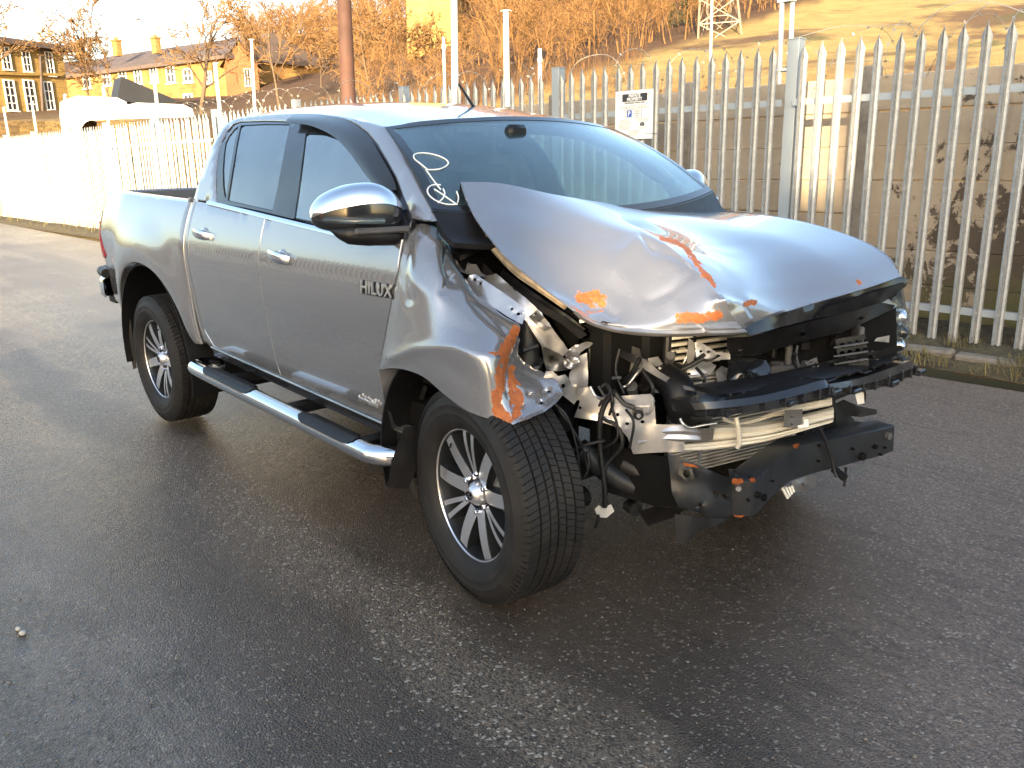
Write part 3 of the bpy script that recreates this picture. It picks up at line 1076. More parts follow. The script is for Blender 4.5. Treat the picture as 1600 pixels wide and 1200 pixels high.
# ---- underbody
b = MB()
b.box((-1.35, 0, .56), (2.05, 1.52, .10))
b.box((-3.3, 0, .70), (1.55, .84, .20))
b.box((-1.2, 0, .72), (2.2, 1.48, .06))
b.build('floor_pan', DARK, T, 0)
for sg in (-1, 1):
    b = MB()
    b.tube(crom([(-4.2, sg * .48, .62), (-3.5, sg * .48, .68), (-2.7, sg * .48, .60), (-2.2, sg * .42, .48), (-.8, sg * .42, .47), (-.3, sg * .42, .58), (-.05, sg * .43, .58)], 4), .07, 4)
    b.build('chassis_rail', FRAME, T, 20)
b = MB()
b.tube([(-3.085, -.70, .385), (-3.085, .70, .385)], .05, 10)
b.ball((-3.085, .1, .385), (.16, .16, .16))
b.build('rear_axle', DARK, T)
b = MB()
b.tube([(-.09, -.70, .38), (-.12, -.42, .33), (-.10, .42, .33), (-.09, .70, .38)], .045, 8)
b.tube([(-.02, -.68, .28), (.0, -.40, .28)], .04, 8)
b.tube([(-.02, .68, .28), (.0, .40, .28)], .04, 8)
for sg in (-1, 1):
    b.tube([(-.10, sg * .62, .42), (-.14, sg * .55, .95)], .055, 10)
    b.tube(crom([(-.1 + .06 * math.cos(k * .9), sg * .60 + .06 * math.sin(k * .9), .5 + k * .011) for k in range(36)], 1), .008, 5)
b.build('front_suspension', FRAME, T, 40)

# ---- sills, side steps
for sg in (-1, 1):
    V, Fc = [], []
    xs = np.linspace(-2.30, -.53, 20)
    prof = [(.0, .0), (.004, -.012), (-.004, -.02), (-.006, -.055), (-.05, -.075), (-.12, -.08)]
    for x in xs:
        for (dy, dz) in prof:
            V.append((x, sg * (W(x, doorb(x)) + dy - .004), doorb(x) - .006 + dz))
    n = len(prof)
    for i in range(len(xs) - 1):
        for k in range(n - 1):
            q = (i * n + k, i * n + k + 1, (i + 1) * n + k + 1, (i + 1) * n + k)
            Fc.append(q if sg > 0 else tuple(reversed(q)))
    finish('sill', V, Fc, BLKG if sg < 0 else BLK, T, None, 30)
    V2 = [(x, sg * (W(x, doorb(x)) + .004), doorb(x) - .012 + dz) for x in xs for dz in (-.005, .002)]
    b = MB()
    b.tube([(x, sg * (W(x, doorb(x)) + .001), doorb(x) - .012) for x in xs], .0045, 6)
    b.build('sill_trim', ALU, T, 60)
    stz = lambda x: .445 - .032 * (x + 1.4) * -1 if False else .452 - .030 * (x + 1.4)
    P = [(-2.36, sg * .80, .46), (-2.37, sg * .87, .474), (-2.33, sg * .925, .480), (-2.22, sg * .945, stz(-2.22)), (-1.4, sg * .945, stz(-1.4)), (-.72, sg * .945, stz(-.72)), (-.60, sg * .935, stz(-.6)), (-.535, sg * .885, stz(-.53)), (-.52, sg * .80, stz(-.52))]
    b = MB()
    b.tube(crom(P, 8), .040, 18)
    for k in range(2): b.ball(P[0 if k == 0 else -1], (.04, .04, .04))
    ST = b.build('side_step', CHROME, T, 60)
    for (x0, x1) in ((-2.14, -1.60), (-1.14, -.70)):
        b = MB()
        xm, L = (x0 + x1) / 2, x1 - x0
        V, Fc = [], []
        cs = np.linspace(x0, x1, 18)
        for i, x in enumerate(cs):
            e = min(1, (x - x0) / .05, (x1 - x) / .05)
            e = math.sin(max(0, e) * math.pi / 2) * .7 + .3
            for a in np.linspace(-65, 100, 9):
                rr = .0455
                V.append((x, sg * (.945 + (rr * math.sin(R(-a * e + 20 * (1 - e))))), stz(x) + rr * math.cos(R(a * e - 20 * (1 - e))) - .002))
        for i in range(17):
            for k in range(8):
                q = (i * 9 + k, i * 9 + k + 1, (i + 1) * 9 + k + 1, (i + 1) * 9 + k)
                Fc.append(q if sg > 0 else tuple(reversed(q)))
        b.add(V, Fc)
        for k in range(5):
            yy = .945 - .035 + k * .013
            b.box((xm, sg * yy, stz(xm) + .041 - abs(k - 2.2) * .003), (L * .82, .004, .008), T=Matrix.Translation((xm, 0, stz(xm))) @ Matrix.Rotation(.030, 4, 'Y') @ Matrix.Translation((-xm, 0, -stz(xm))))
        b.build('step_pad', BLK, ST, 40)
    for x in (-2.0, -1.36, -.75):
        b = MB()
        b.box((x, sg * .82, stz(x) - .01), (.06, .24, .05), .008)
        b.build('step_bracket', BLK, ST, 0)

# ---- door handles, badge, mirrors
def handle(px, py, par):
    c = side(px, py)
    b = MB()
    # recess cup, bar and end cap
    b.ball((c[0] + .005, -W(c[0], c[2]) + .006, c[2] - .004), (.052, .012, .034), 18, 10, mi=1)
    P = [(c[0] - .085, -W(c[0], c[2]) - .006, c[2] + .004), (c[0] - .065, -W(c[0], c[2]) - .026, c[2] + .006), (c[0], -W(c[0], c[2]) - .036, c[2] + .001), (c[0] + .06, -W(c[0], c[2]) - .028, c[2] - .007), (c[0] + .092, -W(c[0], c[2]) - .006, c[2] - .012)]
    V, Fc = [], []
    cc = crom(P, 5)
    m = 10
    for i, p in enumerate(cc):
        t = i / (len(cc) - 1)
        hz = .013 + .009 * math.sin(math.pi * t) + .004 * t
        for k in range(m):
            a = 2 * math.pi * k / m
            V.append((p[0], p[1] - .009 * math.cos(a) , p[2] + hz * math.sin(a)))
    for i in range(len(cc) - 1):
        for k in range(m):
            Fc.append((i * m + k, i * m + (k + 1) % m, (i + 1) * m + (k + 1) % m, (i + 1) * m + k))
    Fc.append(tuple(range(m))); Fc.append(tuple((len(cc) - 1) * m + k for k in range(m)))
    b.add(V, Fc)
    return b.build('door_handle', [CHROME, PAINT], par, 50)
handle(440, 400, FD)
handle(318.5, 364.5, RD)

def side_frame(px, py, off, tilt_px=None):
    c = side(px, py)
    q = side(*(tilt_px or (px + 20, py + 5)))
    ex = Vector((1, 0, 0))
    d = Vector((q[0] - c[0], -(W(q[0], q[2])) + W(c[0], c[2]), q[2] - c[2])).normalized()
    e = .01
    up = Vector((0, -(W(c[0], c[2] + e) - W(c[0], c[2] - e)), 2 * e)).normalized()
    nrm = d.cross(up).normalized()
    up = nrm.cross(d).normalized()
    Mx = Matrix.Identity(4)
    p = Vector((c[0], -W(c[0], c[2]), c[2])) + nrm * off
    for i in range(3):
        Mx[i][0], Mx[i][1], Mx[i][2], Mx[i][3] = d[i], up[i], nrm[i], p[i]
    return Mx
mesh_from_text('HILUX', .066, .002, BLKG, 'badge_shadow', FD, side_frame(567, 457.2, .004, (617, 466)), .0034, .10, space=1.12)  # black copy set lower behind the letters, painting in their shadow
mesh_from_text('HILUX', .066, .0022, BADGE, 'badge_lettering', FD, side_frame(566.5, 456, .0085, (617, 465)), .0010, .10, space=1.12)
mesh_from_text('Invincible', .036, .003, BADGE, 'badge_lettering', FD, side_frame(563, 623.5, .008, (600, 639)), .0008, .45, space=1.02)

def mirror(sg):
    # arm base at the door, head reaching outwards; sg -1 = right
    def pt(x, y, z): return (x, sg * y, z)
    b = MB()
    # head: loft of superellipse sections from inboard to outboard
    secs = [(.845, -.515, 1.333, .050, .058), (.875, -.525, 1.338, .072, .085), (.92, -.545, 1.345, .086, .098), (.98, -.575, 1.346, .088, .094), (1.03, -.605, 1.342, .080, .080), (1.065, -.632, 1.336, .062, .060), (1.085, -.65, 1.330, .035, .034), (1.092, -.655, 1.328, .004, .004)]
    sec = crom(np.array(secs), 5)
    m = 28
    V, Fc, Mi = [], [], []
    for (y, x, z, rx, rz) in sec:
        for k in range(m):
            a = 2 * math.pi * k / m
            ca, sa = math.cos(a), math.sin(a)
            ex = math.copysign(abs(ca) ** .75, ca) * max(rx, .001)
            ez = math.copysign(abs(sa) ** .8, sa) * max(rz, .001)
            if ez < 0: ez *= .80
            V.append(pt(x + (ex if ex > 0 else ex * .75) + .02 * sa * (rz / .1) * -0.3, y, z + ez))
    n = len(sec)
    for i in range(n - 1):
        for k in range(m):
            q = (i * m + k, i * m + (k + 1) % m, (i + 1) * m + (k + 1) % m, (i + 1) * m + k)
            Fc.append(q if sg > 0 else tuple(reversed(q)))
            a = (k + .5) / m * 360
            Mi.append(0 if 12 < a < 168 else 1)
    Fc.append(tuple(range(m))); Mi.append(1)
    cap_f = [f for f, mi in zip(Fc, Mi) if mi == 0]
    low_f = [f for f, mi in zip(Fc, Mi) if mi == 1]
    head = finish('wing_mirror', V, low_f, BLKG, T, None, 50)
    ctr = np.mean(np.array(V), 0)
    Vc = [tuple(ctr + (np.array(v) - ctr) * 1.035) for v in V]
    finish('mirror_cap', Vc, cap_f, CHROME, head, None, 50)
    # indicator strip and lower foot
    b = MB()
    b.tube(crom([pt(-.50 + .055, .93, 1.318), pt(-.535 + .06, 1.0, 1.320), pt(-.58 + .045, 1.05, 1.322), pt(-.62 + .02, 1.08, 1.324)], 5), [.010] * 15 + [.004], 8)
    b.build('mirror_indicator', LENS, head, 60)
    b = MB()
    b.tube(crom([pt(-.49, .80, 1.262), pt(-.49, .87, 1.260), pt(-.51, .95, 1.265), pt(-.56, 1.02, 1.275), pt(-.60, 1.06, 1.292)], 6), [.034] * 12 + [.036] * 6 + [.03, .026, .022, .017, .012, .008, .005], 12)
    b.build('mirror_foot', BLK, head, 60)
    b = MB()
    b.box(pt(-.462, .93, 1.285), (.02, .20, .022), .006, rz=sg * .25)
    b.box(pt(-.448, .845, 1.283), (.02, .06, .024), .006)
    b.build('mirror_trim', GREYP, head, 30)
    pl = sxz([(608, 299), (612, 300), (630, 335), (637, 352), (634, 374), (606, 374), (607, 330)])
    panel('mirror_sail', pl, BLK, head, off=.006, lip=.01, rnd=.004, mirror=sg > 0)
    return head
mirror(-1)
mirror(1)

# ---- aerial
b = MB()
ab, atp = at(747, 180, Y=.06), at(717, 131, Y=.045)
b.ball((ab[0] - .02, ab[1], ab[2] - .005), (.062, .028, .028), 14, 10)
b.tube([(ab[0], ab[1], ab[2] + .015), ab + (atp - ab) * .25 + np.array((0, 0, .004)), atp], [.011, .007, .0055], 8)
b.build('aerial', BLK, T, 60)

# ---- cabin
b = MB()
G = [[(-.30 - .05 * (1 - (k / 6 - 1) ** 2), -.72 + 1.44 * k / 12, 1.19 + .03 * math.sin(k)) for k in range(13)], [(-.45, -.72 + 1.44 * k / 12, 1.235 + (.04 if 1 <= k <= 4 else 0)) for k in range(13)], [(-.66, -.72 + 1.44 * k / 12, 1.19 + (.03 if 1 <= k <= 4 else 0)) for k in range(13)], [(-.70, -.72 + 1.44 * k / 12, .80) for k in range(13)]]
sheet('dashboard', G, BLK, T, .02, toward=(-1, 0, 5))
b = MB()
sw = Matrix.Translation((-.86, -.37, 1.10)) @ Matrix.Rotation(R(-62), 4, 'Y')
b.lathe([(.165 + .014 * math.cos(a), .014 * math.sin(a)) for a in np.linspace(0, 2 * math.pi, 9)[:-1]], 32, T=sw, axis='Z', close=True)
b.box((0, 0, 0), (.06, .30, .03), .01, T=sw)
b.box((.06, 0, 0), (.16, .05, .025), .008, T=sw)
b.ball((0, 0, 0), (.075, .075, .03), T=sw)
b.build('steering_wheel', BLK, T, 50)
for (x, ys) in ((-1.35, (-.37, .37)), (-2.12, (-.40, .05, .42))):
    for y in ys:
        b = MB()
        b.box((x + .18, y, .86), (.50, .46, .16), .05)
        Tm = Matrix.Translation((x - .05, y, .92)) @ Matrix.Rotation(R(-14), 4, 'Y')
        b.box((0, 0, .28), (.13, .46, .60), .05, T=Tm)
        b.box((.0, 0, .67), (.09, .26, .17), .04, T=Tm)
        b.tube([(0, -.07, .55), (0, -.07, .62)], .008, 6, T=Tm); b.tube([(0, .07, .55), (0, .07, .62)], .008, 6, T=Tm)
        b.build('seat', SEAT, T, 40)
rv = on_screen(822, 214)
b = MB()
b.box((rv[0] - .06, rv[1], rv[2] - .035), (.05, .22, .065), .02)
b.box((rv[0] - .04, rv[1] - .02, rv[2] + .02), (.05, .10, .06), .015)
b.build('rear_view_mirror', BLK, T, 40)
b = MB()
gh = [wpt(.86, .30, -.05), wpt(.80, .40, -.07), wpt(.84, .62, -.08), wpt(.90, .72, -.05)]
b.tube(crom(gh, 5), .014, 8)
b.build('grab_handle', BLK, T, 60)
# cowl and wipers
cw = [[wpt(-1 + 2 * k / 24, .985, .004) for k in range(25)], [wpt(-1 + 2 * k / 24, 1.0, .0) + np.array((.05, 0, -.07)) for k in range(25)], [wpt(-1 + 2 * k / 24, 1.0, .0) + np.array((.11, 0, -.10)) for k in range(25)]]
sheet('cowl_panel', cw, BLK, T, .02, toward=(0, 0, 9))

# ---- wheels (local frame: outward face at -Y, Z up)
def tyre_mb():
    b = MB()
    half = [(.236, -.100), (.244, -.112), (.262, -.122), (.275, -.1285), (.292, -.1315), (.297, -.1335), (.302, -.1325), (.322, -.131), (.326, -.1325), (.330, -.1305), (.347, -.124), (.362, -.115), (.3725, -.106)]
    prof = half + [(.3755, -.090), (.3765, -.04), (.377, 0), (.3765, .04), (.3755, .090)] + [(r, -y) for r, y in reversed(half)]
    b.lathe(prof, 96)
    ribs = [(-.0905, .036), (-.050, .030), (-.0165, .024), (.0165, .024), (.050, .030), (.0905, .036)]
    N = 100
    for ri, (yc, w) in enumerate(ribs):
        sk = (.5, .35, .3, -.3, -.35, -.5)[ri]
        shoulder = abs(yc) > .08
        ph = (0, .35, .7, .2, .55, .85)[ri]
        for k in range(N):
            g = .13 if shoulder else .11
            y0, y1 = yc - w / 2, yc + w / 2
            def ring(r, dy, da):
                o = []
                for (yy, s_) in ((y0 - dy, -1), (y0 - dy, 1), (y1 + dy, 1), (y1 + dy, -1)):
                    f = (k + ph + .5 + s_ * (.5 - g / 2 + da) + sk * (yy - yc) / w) * 2 * math.pi / N
                    rr = r - (.0035 if (shoulder and abs(yy) > .1) else 0)
                    o.append((rr * math.cos(f), yy, rr * math.sin(f)))
                return o
            V = ring(.3865, 0, 0) + ring(.3755, .0015, .04)
            b.add(V, [(0, 1, 2, 3), (0, 4, 5, 1), (1, 5, 6, 2), (2, 6, 7, 3), (3, 7, 4, 0)])
            if shoulder:  # block running down over the shoulder
                s0 = math.copysign(1, yc)
                V = []
                for (r, y) in ((.383, s0 * .1085), (.372, s0 * .1165), (.358, s0 * .1215)):
                    for s_ in (-1, 1):
                        f = (k + ph + .5 + s_ * .36 + sk * s0 * .5) * 2 * math.pi / N
                        V.append((r * math.cos(f), y, r * math.sin(f)))
                q = [(0, 1, 3, 2), (2, 3, 5, 4)]
                b.add(V, q if s0 < 0 else [tuple(reversed(t)) for t in q])
    # fine sipes: raised ribs on the sidewall shoulder
    return b
def wheel_mb():
    b = MB()
    # barrel and lip
    b.lathe([(.243, -.096), (.2405, -.1005), (.2345, -.1005), (.2315, -.096)], 72, mi=0)
    b.lathe([(.2315, -.096), (.2285, -.088), (.222, -.05), (.205, .02), (.205, .10), (.235, .11)], 72, mi=1)
    b.lathe([(.243, -.096), (.24, -.08), (.236, .0)], 48, mi=1)
    def spoke(ang, w0, w1, r0, r1, bend=0.0):
        c, s = math.cos(ang), math.sin(ang)
        rad, tan = Vector((c, 0, s)), Vector((-s, 0, c))
        rows = []
        n = 7
        for i in range(n):
            t = i / (n - 1)
            r = r0 + (r1 - r0) * t
            w = w0 + (w1 - w0) * t
            y = -.070 - .020 * math.sin(t * math.pi * .62)
            off = bend * math.sin(t * math.pi / 2)
            p = rad * r + tan * off
            rows.append([p - tan * (w / 2 + .006) + Vector((0, y + .040, 0)), p - tan * (w / 2 + .001) + Vector((0, y + .003, 0)), p - tan * (w / 2) + Vector((0, y, 0)), p + tan * (w / 2) + Vector((0, y, 0)), p + tan * (w / 2 + .001) + Vector((0, y + .003, 0)), p + tan * (w / 2 + .006) + Vector((0, y + .040, 0))])
        V = [v for r_ in rows for v in r_]
        for i in range(n - 1):
            for k in range(5):
                q = (i * 6 + k, (i + 1) * 6 + k, (i + 1) * 6 + k + 1, i * 6 + k + 1)
                b.add([V[j] for j in q], [(3, 2, 1, 0)], 0 if k == 2 else 1)
    for k in range(3):
        a = R(90 - 120 * k)
        for s_ in (-1, 1):
            spoke(a + s_ * R(4.0), .017, .019, .075, .236, bend=s_ * .010)
        spoke(a - R(41), .054, .047, .06, .236, bend=.010)
        spoke(a - R(79), .054, .047, .06, .236, bend=-.010)
    b.lathe([(.0, -.058), (.06, -.060), (.078, -.062), (.088, -.050), (.09, -.02)], 36, mi=1)
    return b
TYRE = None
def make_wheel(x, y, steer, flip, label=None):
    Mx = Matrix.Translation((x, y, .386)) @ Matrix.Rotation(steer + (math.pi if flip else 0), 4, 'Z')
    if abs(steer) < .01 or flip: spin = .9
    else: spin = R(-3)
    Mx = Mx @ Matrix.Rotation(spin, 4, 'Y')
    return Mx
wm = wheel_mb()
tm = tyre_mb()
proto = None
for (x, y, st, fl) in ((-.092, -.77, -.1394, False), (-3.085, -.77, 0, False), (-.05, .77, -.12, True), (-3.085, .77, 0, True)):
    Mx = make_wheel(x, y, st, fl)
    if proto is None:
        w = wm.build('wheel', [RIMF, RIMD], T, 30)
        kids = [tm.build('tyre', RUB, w, 30)]
        b = MB()
        b.lathe([(.0, -.100), (.012, -.100), (.026, -.096), (.032, -.088), (.040, -.080), (.045, -.066), (.046, -.05)], 32)
        kids.append(b.build('hub_cap', RIMF, w, 50))
        b = MB()
        for (a_, c_, dz, rot) in ((.020, .0135, 0, 0), (.0085, .0125, .0, 0), (.0135, .0062, .0065, 0)):
            P = [(a_ * math.cos(t), -.1015 + .0 * t, dz + c_ * math.sin(t)) for t in np.linspace(0, 2 * math.pi, 25)]
            b.tube(P, .0016, 5, cap=False)
        kids.append(b.build('hub_emblem', DARK, w, 60))
        for k in range(6):
            a = R(60 * k + 30)
            b = MB()
            b.lathe([(.0, -.084), (.008, -.084), (.0105, -.080), (.0105, -.05)], 6, T=Matrix.Translation((.0665 * math.cos(a), 0, .0665 * math.sin(a))))
            b.lathe([(.0105, -.058), (.0145, -.0635), (.0155, -.0635), (.0155, -.055)], 14, mi=1, T=Matrix.Translation((.0665 * math.cos(a), 0, .0665 * math.sin(a))))
            kids.append(b.build('wheel_nut', [CHROME, RIMD], w, 30))
        b = MB()
        b.lathe([(.08, -.03), (.165, -.03), (.165, -.005), (.08, -.005)], 40)
        b.box((.12, -.02, .06), (.10, .06, .12), .01)
        kids.append(b.build('brake_disc', METAL, w, 30))
        b = MB()
        b.tube([(.20 * math.cos(2.2), -.094, .20 * math.sin(2.2)), (.185 * math.cos(2.2), -.105, .185 * math.sin(2.2))], .004, 6)
        kids.append(b.build('valve', BLK, w))
        proto = (w, kids)
    else:
        w = linked(proto[0], T)
        for k in proto[1]:
            linked(k, w)
    w.matrix_local = Mx

# ================================================================== smashed front end
# apron, inner wing and headlamp panel (bare silver pressings)
plate('apron_rail', [(752, 433, -.60), (776, 427, -.585), (800, 449, -.58), (823, 467, -.575), (846, 489, -.56), (871, 524, -.54), (889, 547, -.52), (880, 556, -.53), (850, 541, -.56), (836, 521, -.58), (818, 497, -.60), (800, 473, -.605), (774, 449, -.61)], SILV, T, th=.05, step=4, crumple=.012, freq=18, seed=5, holes=[(838, 490, 2.6), (832, 496, 2.2)], ang=25, rag=1.2)
plate('apron_bracket', [(826, 494, -.605), (840, 484, -.60), (848, 496, -.595), (842, 502, -.59), (850, 508, -.585), (862, 512, -.58), (850, 518, -.585), (838, 508, -.60)], METAL, T, th=.006, step=3, crumple=.006, freq=30, seed=8, holes=[(837, 490, 2)], ang=20)
plate('inner_wing', [(818, 497, -.59), (838, 514, -.55), (852, 530, -.52), (880, 558, -.49), (893, 572, -.47), (888, 578, -.47), (872, 580, -.49), (854, 579, -.53), (849, 560, -.56), (846, 540, -.58), (830, 515, -.60)], METAL, T, th=.01, inner=[(862, 560, -.44)], step=4, crumple=.010, freq=10, seed=2, ang=40)
plate('strut_tower', [(800, 500, -.50), (840, 505, -.42), (900, 540, -.40), (900, 640, -.40), (880, 650, -.42), (840, 620, -.50), (800, 580, -.55)], DARK, T, th=.02)
plate('crushed_bracket', [(881, 551, -.50), (893, 542, -.47), (906, 537, -.45), (921, 534, -.43), (928, 537, -.42), (914, 546, -.45), (903, 556, -.47), (905, 566, -.48), (896, 572, -.50), (886, 563, -.51)], SILV, T, th=.012, step=3, crumple=.022, freq=26, seed=11, ang=18, rag=2)
plate('crushed_bracket', [(879, 563, -.51), (889, 556, -.50), (902, 561, -.49), (903, 571, -.50), (891, 577, -.51), (882, 573, -.52)], METAL, T, th=.01, step=3, crumple=.02, freq=34, seed=13, ang=18)
plate('lamp_support_post', [(905, 556, -.47), (917, 551, -.45), (919, 585, -.45), (918, 622, -.46), (907, 626, -.47), (893, 624, -.49), (888, 600, -.49), (890, 583, -.48)], SILV, T, th=.05, step=4, crumple=.008, freq=14, seed=4, ang=30)
plate('lamp_bracket', [(849, 592, -.68), (853, 580, -.67), (864, 580, -.66), (872, 588, -.645), (883, 585, -.63), (890, 593, -.615), (893, 600, -.60), (901, 601, -.59), (903, 622, -.58), (897, 632, -.59), (880, 618, -.62), (866, 612, -.65), (857, 604, -.67)], METAL, T, th=.012, step=3.5, crumple=.014, freq=20, seed=6, holes=[(880, 603, 3.2, 1.1), (897, 607, 3.0, 1.1)], ang=22)
SP = plate('radiator_support', [(903, 607, -.52), (922, 604, -.50), (926, 617, -.49), (940, 623, -.47), (962, 619.5, -.44), (990, 617, -.40), (1017, 615.5, -.36), (1022, 622, -.35), (1025, 663, -.35), (1045, 663.5, -.32), (1068, 663, -.29), (1069, 706, -.29), (1028, 707, -.34), (989, 709, -.39), (981, 684, -.41), (967, 668, -.44), (951, 663, -.46), (931, 657, -.49), (897, 652, -.525), (906, 628, -.52)],
      SILV, T, th=.03, step=5, crumple=.010, freq=11, seed=7, holes=[(906, 637, 2.6, 1), (965, 648, 2.6, 1.2), (980, 662, 3.2), (1004, 659, 3.4), (996, 646, 5.2, 1)], ang=30)
b = MB()
pc = P3(997, 646, -.405)
b.tube([pc + np.array((.012, -.012, 0)), pc - np.array((.03, -.03, 0))], .019, 12)
b.tube([pc + np.array((.02, -.02, 0)), pc], .008, 6, mi=1)
b.build('lamp_mount', [BLK, CHROME], SP, 40)
for pts in ([(925, 626, -.485), (928, 645, -.485), (955, 655, -.455)], [(962, 624, -.435), (965, 637, -.43), (1015, 634, -.36)], [(1010, 648, -.37), (1018, 640, -.36), (1021, 625, -.352)]):
    pipe('pressed_rib', pts, .006, SILV, SP, 6)
# lower tie bar of the radiator support, silver then cream
def bar(name, top, bot, mat, par, th, bulge=.02, **kw):
    A = np.array([P3(*p) for p in top]); B = np.array([P3(*p) for p in bot])
    m = (A + B) / 2
    n = CAM - m
    n[:, 2] = 0
    n /= np.linalg.norm(n, axis=1, keepdims=True)
    rows = [crom(A - n * bulge, 5), crom(A, 5), crom(A * .75 + B * .25 + n * bulge * .35, 5), crom(m + n * bulge * .15, 5), crom(A * .25 + B * .75 + n * bulge * .4, 5), crom(B, 5), crom(B - n * bulge, 5)]
    G = np.stack(rows, 0)
    for i in range(G.shape[0]):
        for j in range(G.shape[1]):
            G[i, j] += np.array(noise.noise_vector(G[i, j] * kw.get('freq', 9.0))) * kw.get('crumple', .004)
    return sheet(name, G, mat, par, th, toward=CAM, ang=kw.get('ang', 35))
X1 = .40
bar('radiator_tie_bar', [(990, 676, -.385), (1030, 668, -.335), (1068, 664, -.29), (1096, 669, -.235)], [(1000, 694, -.38), (1030, 693, -.335), (1068, 690, -.29), (1096, 688, -.235)], SILV, T, .01, .03, crumple=.008)
bar('radiator_tie_bar', [(1096, 670, -.225), (1124, 670, -.18), (1152, 668, -.13), (1190, 664, -.06), (1222, 659, .0), (1262, 650, .09), (1302, 641, .18)], [(1096, 687, -.225), (1124, 688, -.18), (1152, 685, -.13), (1190, 680, -.06), (1222, 673, .0), (1262, 665, .09), (1302, 655, .18)], CREAM, T, .01, .035, crumple=.005)
bar('tie_bar_flange', [(995, 697, -.37), (1040, 696, -.32), (1096, 692, -.22), (1150, 687, -.125), (1222, 675, .01), (1302, 657, .19)], [(990, 709, -.37), (1040, 707, -.32), (1100, 703, -.215), (1152, 698, -.12), (1200, 689, -.02), (1300, 661, .185)], CREAM, T, .008, .015, crumple=.004)
bar('radiator_tie_bar', [(1130, 652, -.13), (1150, 660, -.10), (1180, 654, -.04), (1210, 643, .02), (1260, 630, .12), (1300, 622, .20)], [(1130, 660, -.13), (1150, 664, -.10), (1180, 660, -.04), (1210, 651, .02), (1260, 641, .12), (1300, 634, .20)], CREAM, T, .008, .015, crumple=.003)
plate('tie_bar_clip', [(1096, 669, -.25), (1116, 669, -.22), (1114, 687, -.22), (1096, 690, -.25)], GREYP, T, th=.02)
plate('tie_bar_clip', [(1226, 641, -.02), (1254, 639, .03), (1253, 662, .03), (1244, 668, .01), (1224, 668, -.025)], GREYP, T, th=.03, holes=[(1238, 651, 2), (1237, 663, 2)])
pipe('tie_bar_hose', [(1150, 652, -.16), (1153, 668, -.16), (1155, 690, -.15), (1152, 700, -.15)], .009, CREAM, T)
pipe('brake_pipe', [(1063, 654, -.33), (1068, 663, -.33), (1078, 668, -.31), (1100, 664, -.27), (1120, 661, -.23)], .0055, ALU, T)
plate('white_connector', [(1246, 665, .015), (1256, 663, .03), (1256, 656, .03), (1263, 655, .04), (1264, 666, .04), (1247, 669, .015)], WHITEP, T, th=.02)

# condenser with its tubes, intercooler above
def core(name, x, y0, y1, z0, z1, pitch, mat, tankmat, tilt=0.0, rz=0.0):
    b = MB()
    Tm = Matrix.Translation((x, (y0 + y1) / 2, (z0 + z1) / 2)) @ Matrix.Rotation(rz, 4, 'Z') @ Matrix.Rotation(tilt, 4, 'X')
    w, h = y1 - y0, z1 - z0
    n = int(h / pitch)
    for k in range(n):
        b.box((0, 0, -h / 2 + (k + .5) * pitch), (.022, w, pitch * .46), .0015, mi=0, T=Tm)
    b.box((-.016, 0, 0), (.008, w, h), mi=2, T=Tm)
    for s_ in (-1, 1):
        b.tube([(0, s_ * (w / 2 + .012), -h / 2), (0, s_ * (w / 2 + .012), h / 2)], .016, 10, mi=1, T=Tm)
    b.box((.014, -w * .30, 0), (.006, .012, h), mi=1, T=Tm)
    return b.build(name, [mat, tankmat, DARK], T, 30)
core('condenser', .30, -.21, .46, .36, .74, .0135, pm('condenser_fins', (.62, .58, .51), .5, .3, 0, .2, 12, dirt=.2), ALU, R(-2.5), R(-8))
core('intercooler', .22, -.16, .42, .72, .92, .026, CREAM, BLK, R(-3), R(-6))
b = MB()
b.box((.08, .05, .66), (.10, .95, .56), .02)
b.build('radiator', DARK, T, 30)

# plastic slam cover under the bonnet edge
plate('slam_panel_cover', [(1135, 528, -.12), (1170, 526, -.07), (1225, 512, .06), (1291, 496, .28), (1340, 484, .43), (1376, 472, .545), (1398, 477, .60), (1395, 483, .60), (1365, 497, .50), (1334, 512, .42), (1312, 521, .36), (1280, 527, .28), (1249, 535, .20), (1210, 546, .10), (1170, 557, .0), (1142, 556, -.06), (1136, 545, -.09)], BLK, T, th=.012, step=7, crumple=.008, freq=9, seed=15,
      inner=[(1250, 522, .165), (1180, 540, -.015)], holes=[(1254, 522, 5, .6), (1157, 548, 4, .6), (1345, 497, 5, .5)], ang=30)
plate('grille_lattice', [(1305, 530, .30), (1352, 522, .38), (1358, 572, .40), (1312, 580, .31)], BLK, T, th=.03, step=6, holes=[(1316 + 12 * i, 540 + 13 * j - 2 * i, 4.6, 1.1) for i in range(4) for j in range(3) if i < 3 or j != 5])
for yy in (541, 555, 567):
    pipe('lattice_bar', [(1303, yy + 2, .28), (1356, yy - 6, .385)], .004, GREYP, T, 5)
plate('fan_shroud', [(1085, 560, .05), (1180, 556, .20), (1250, 536, .34), (1345, 508, .50), (1400, 480, .62), (1402, 555, .62), (1340, 585, .46), (1200, 610, .15), (1100, 615, -.02)], DARK, T, th=.02)
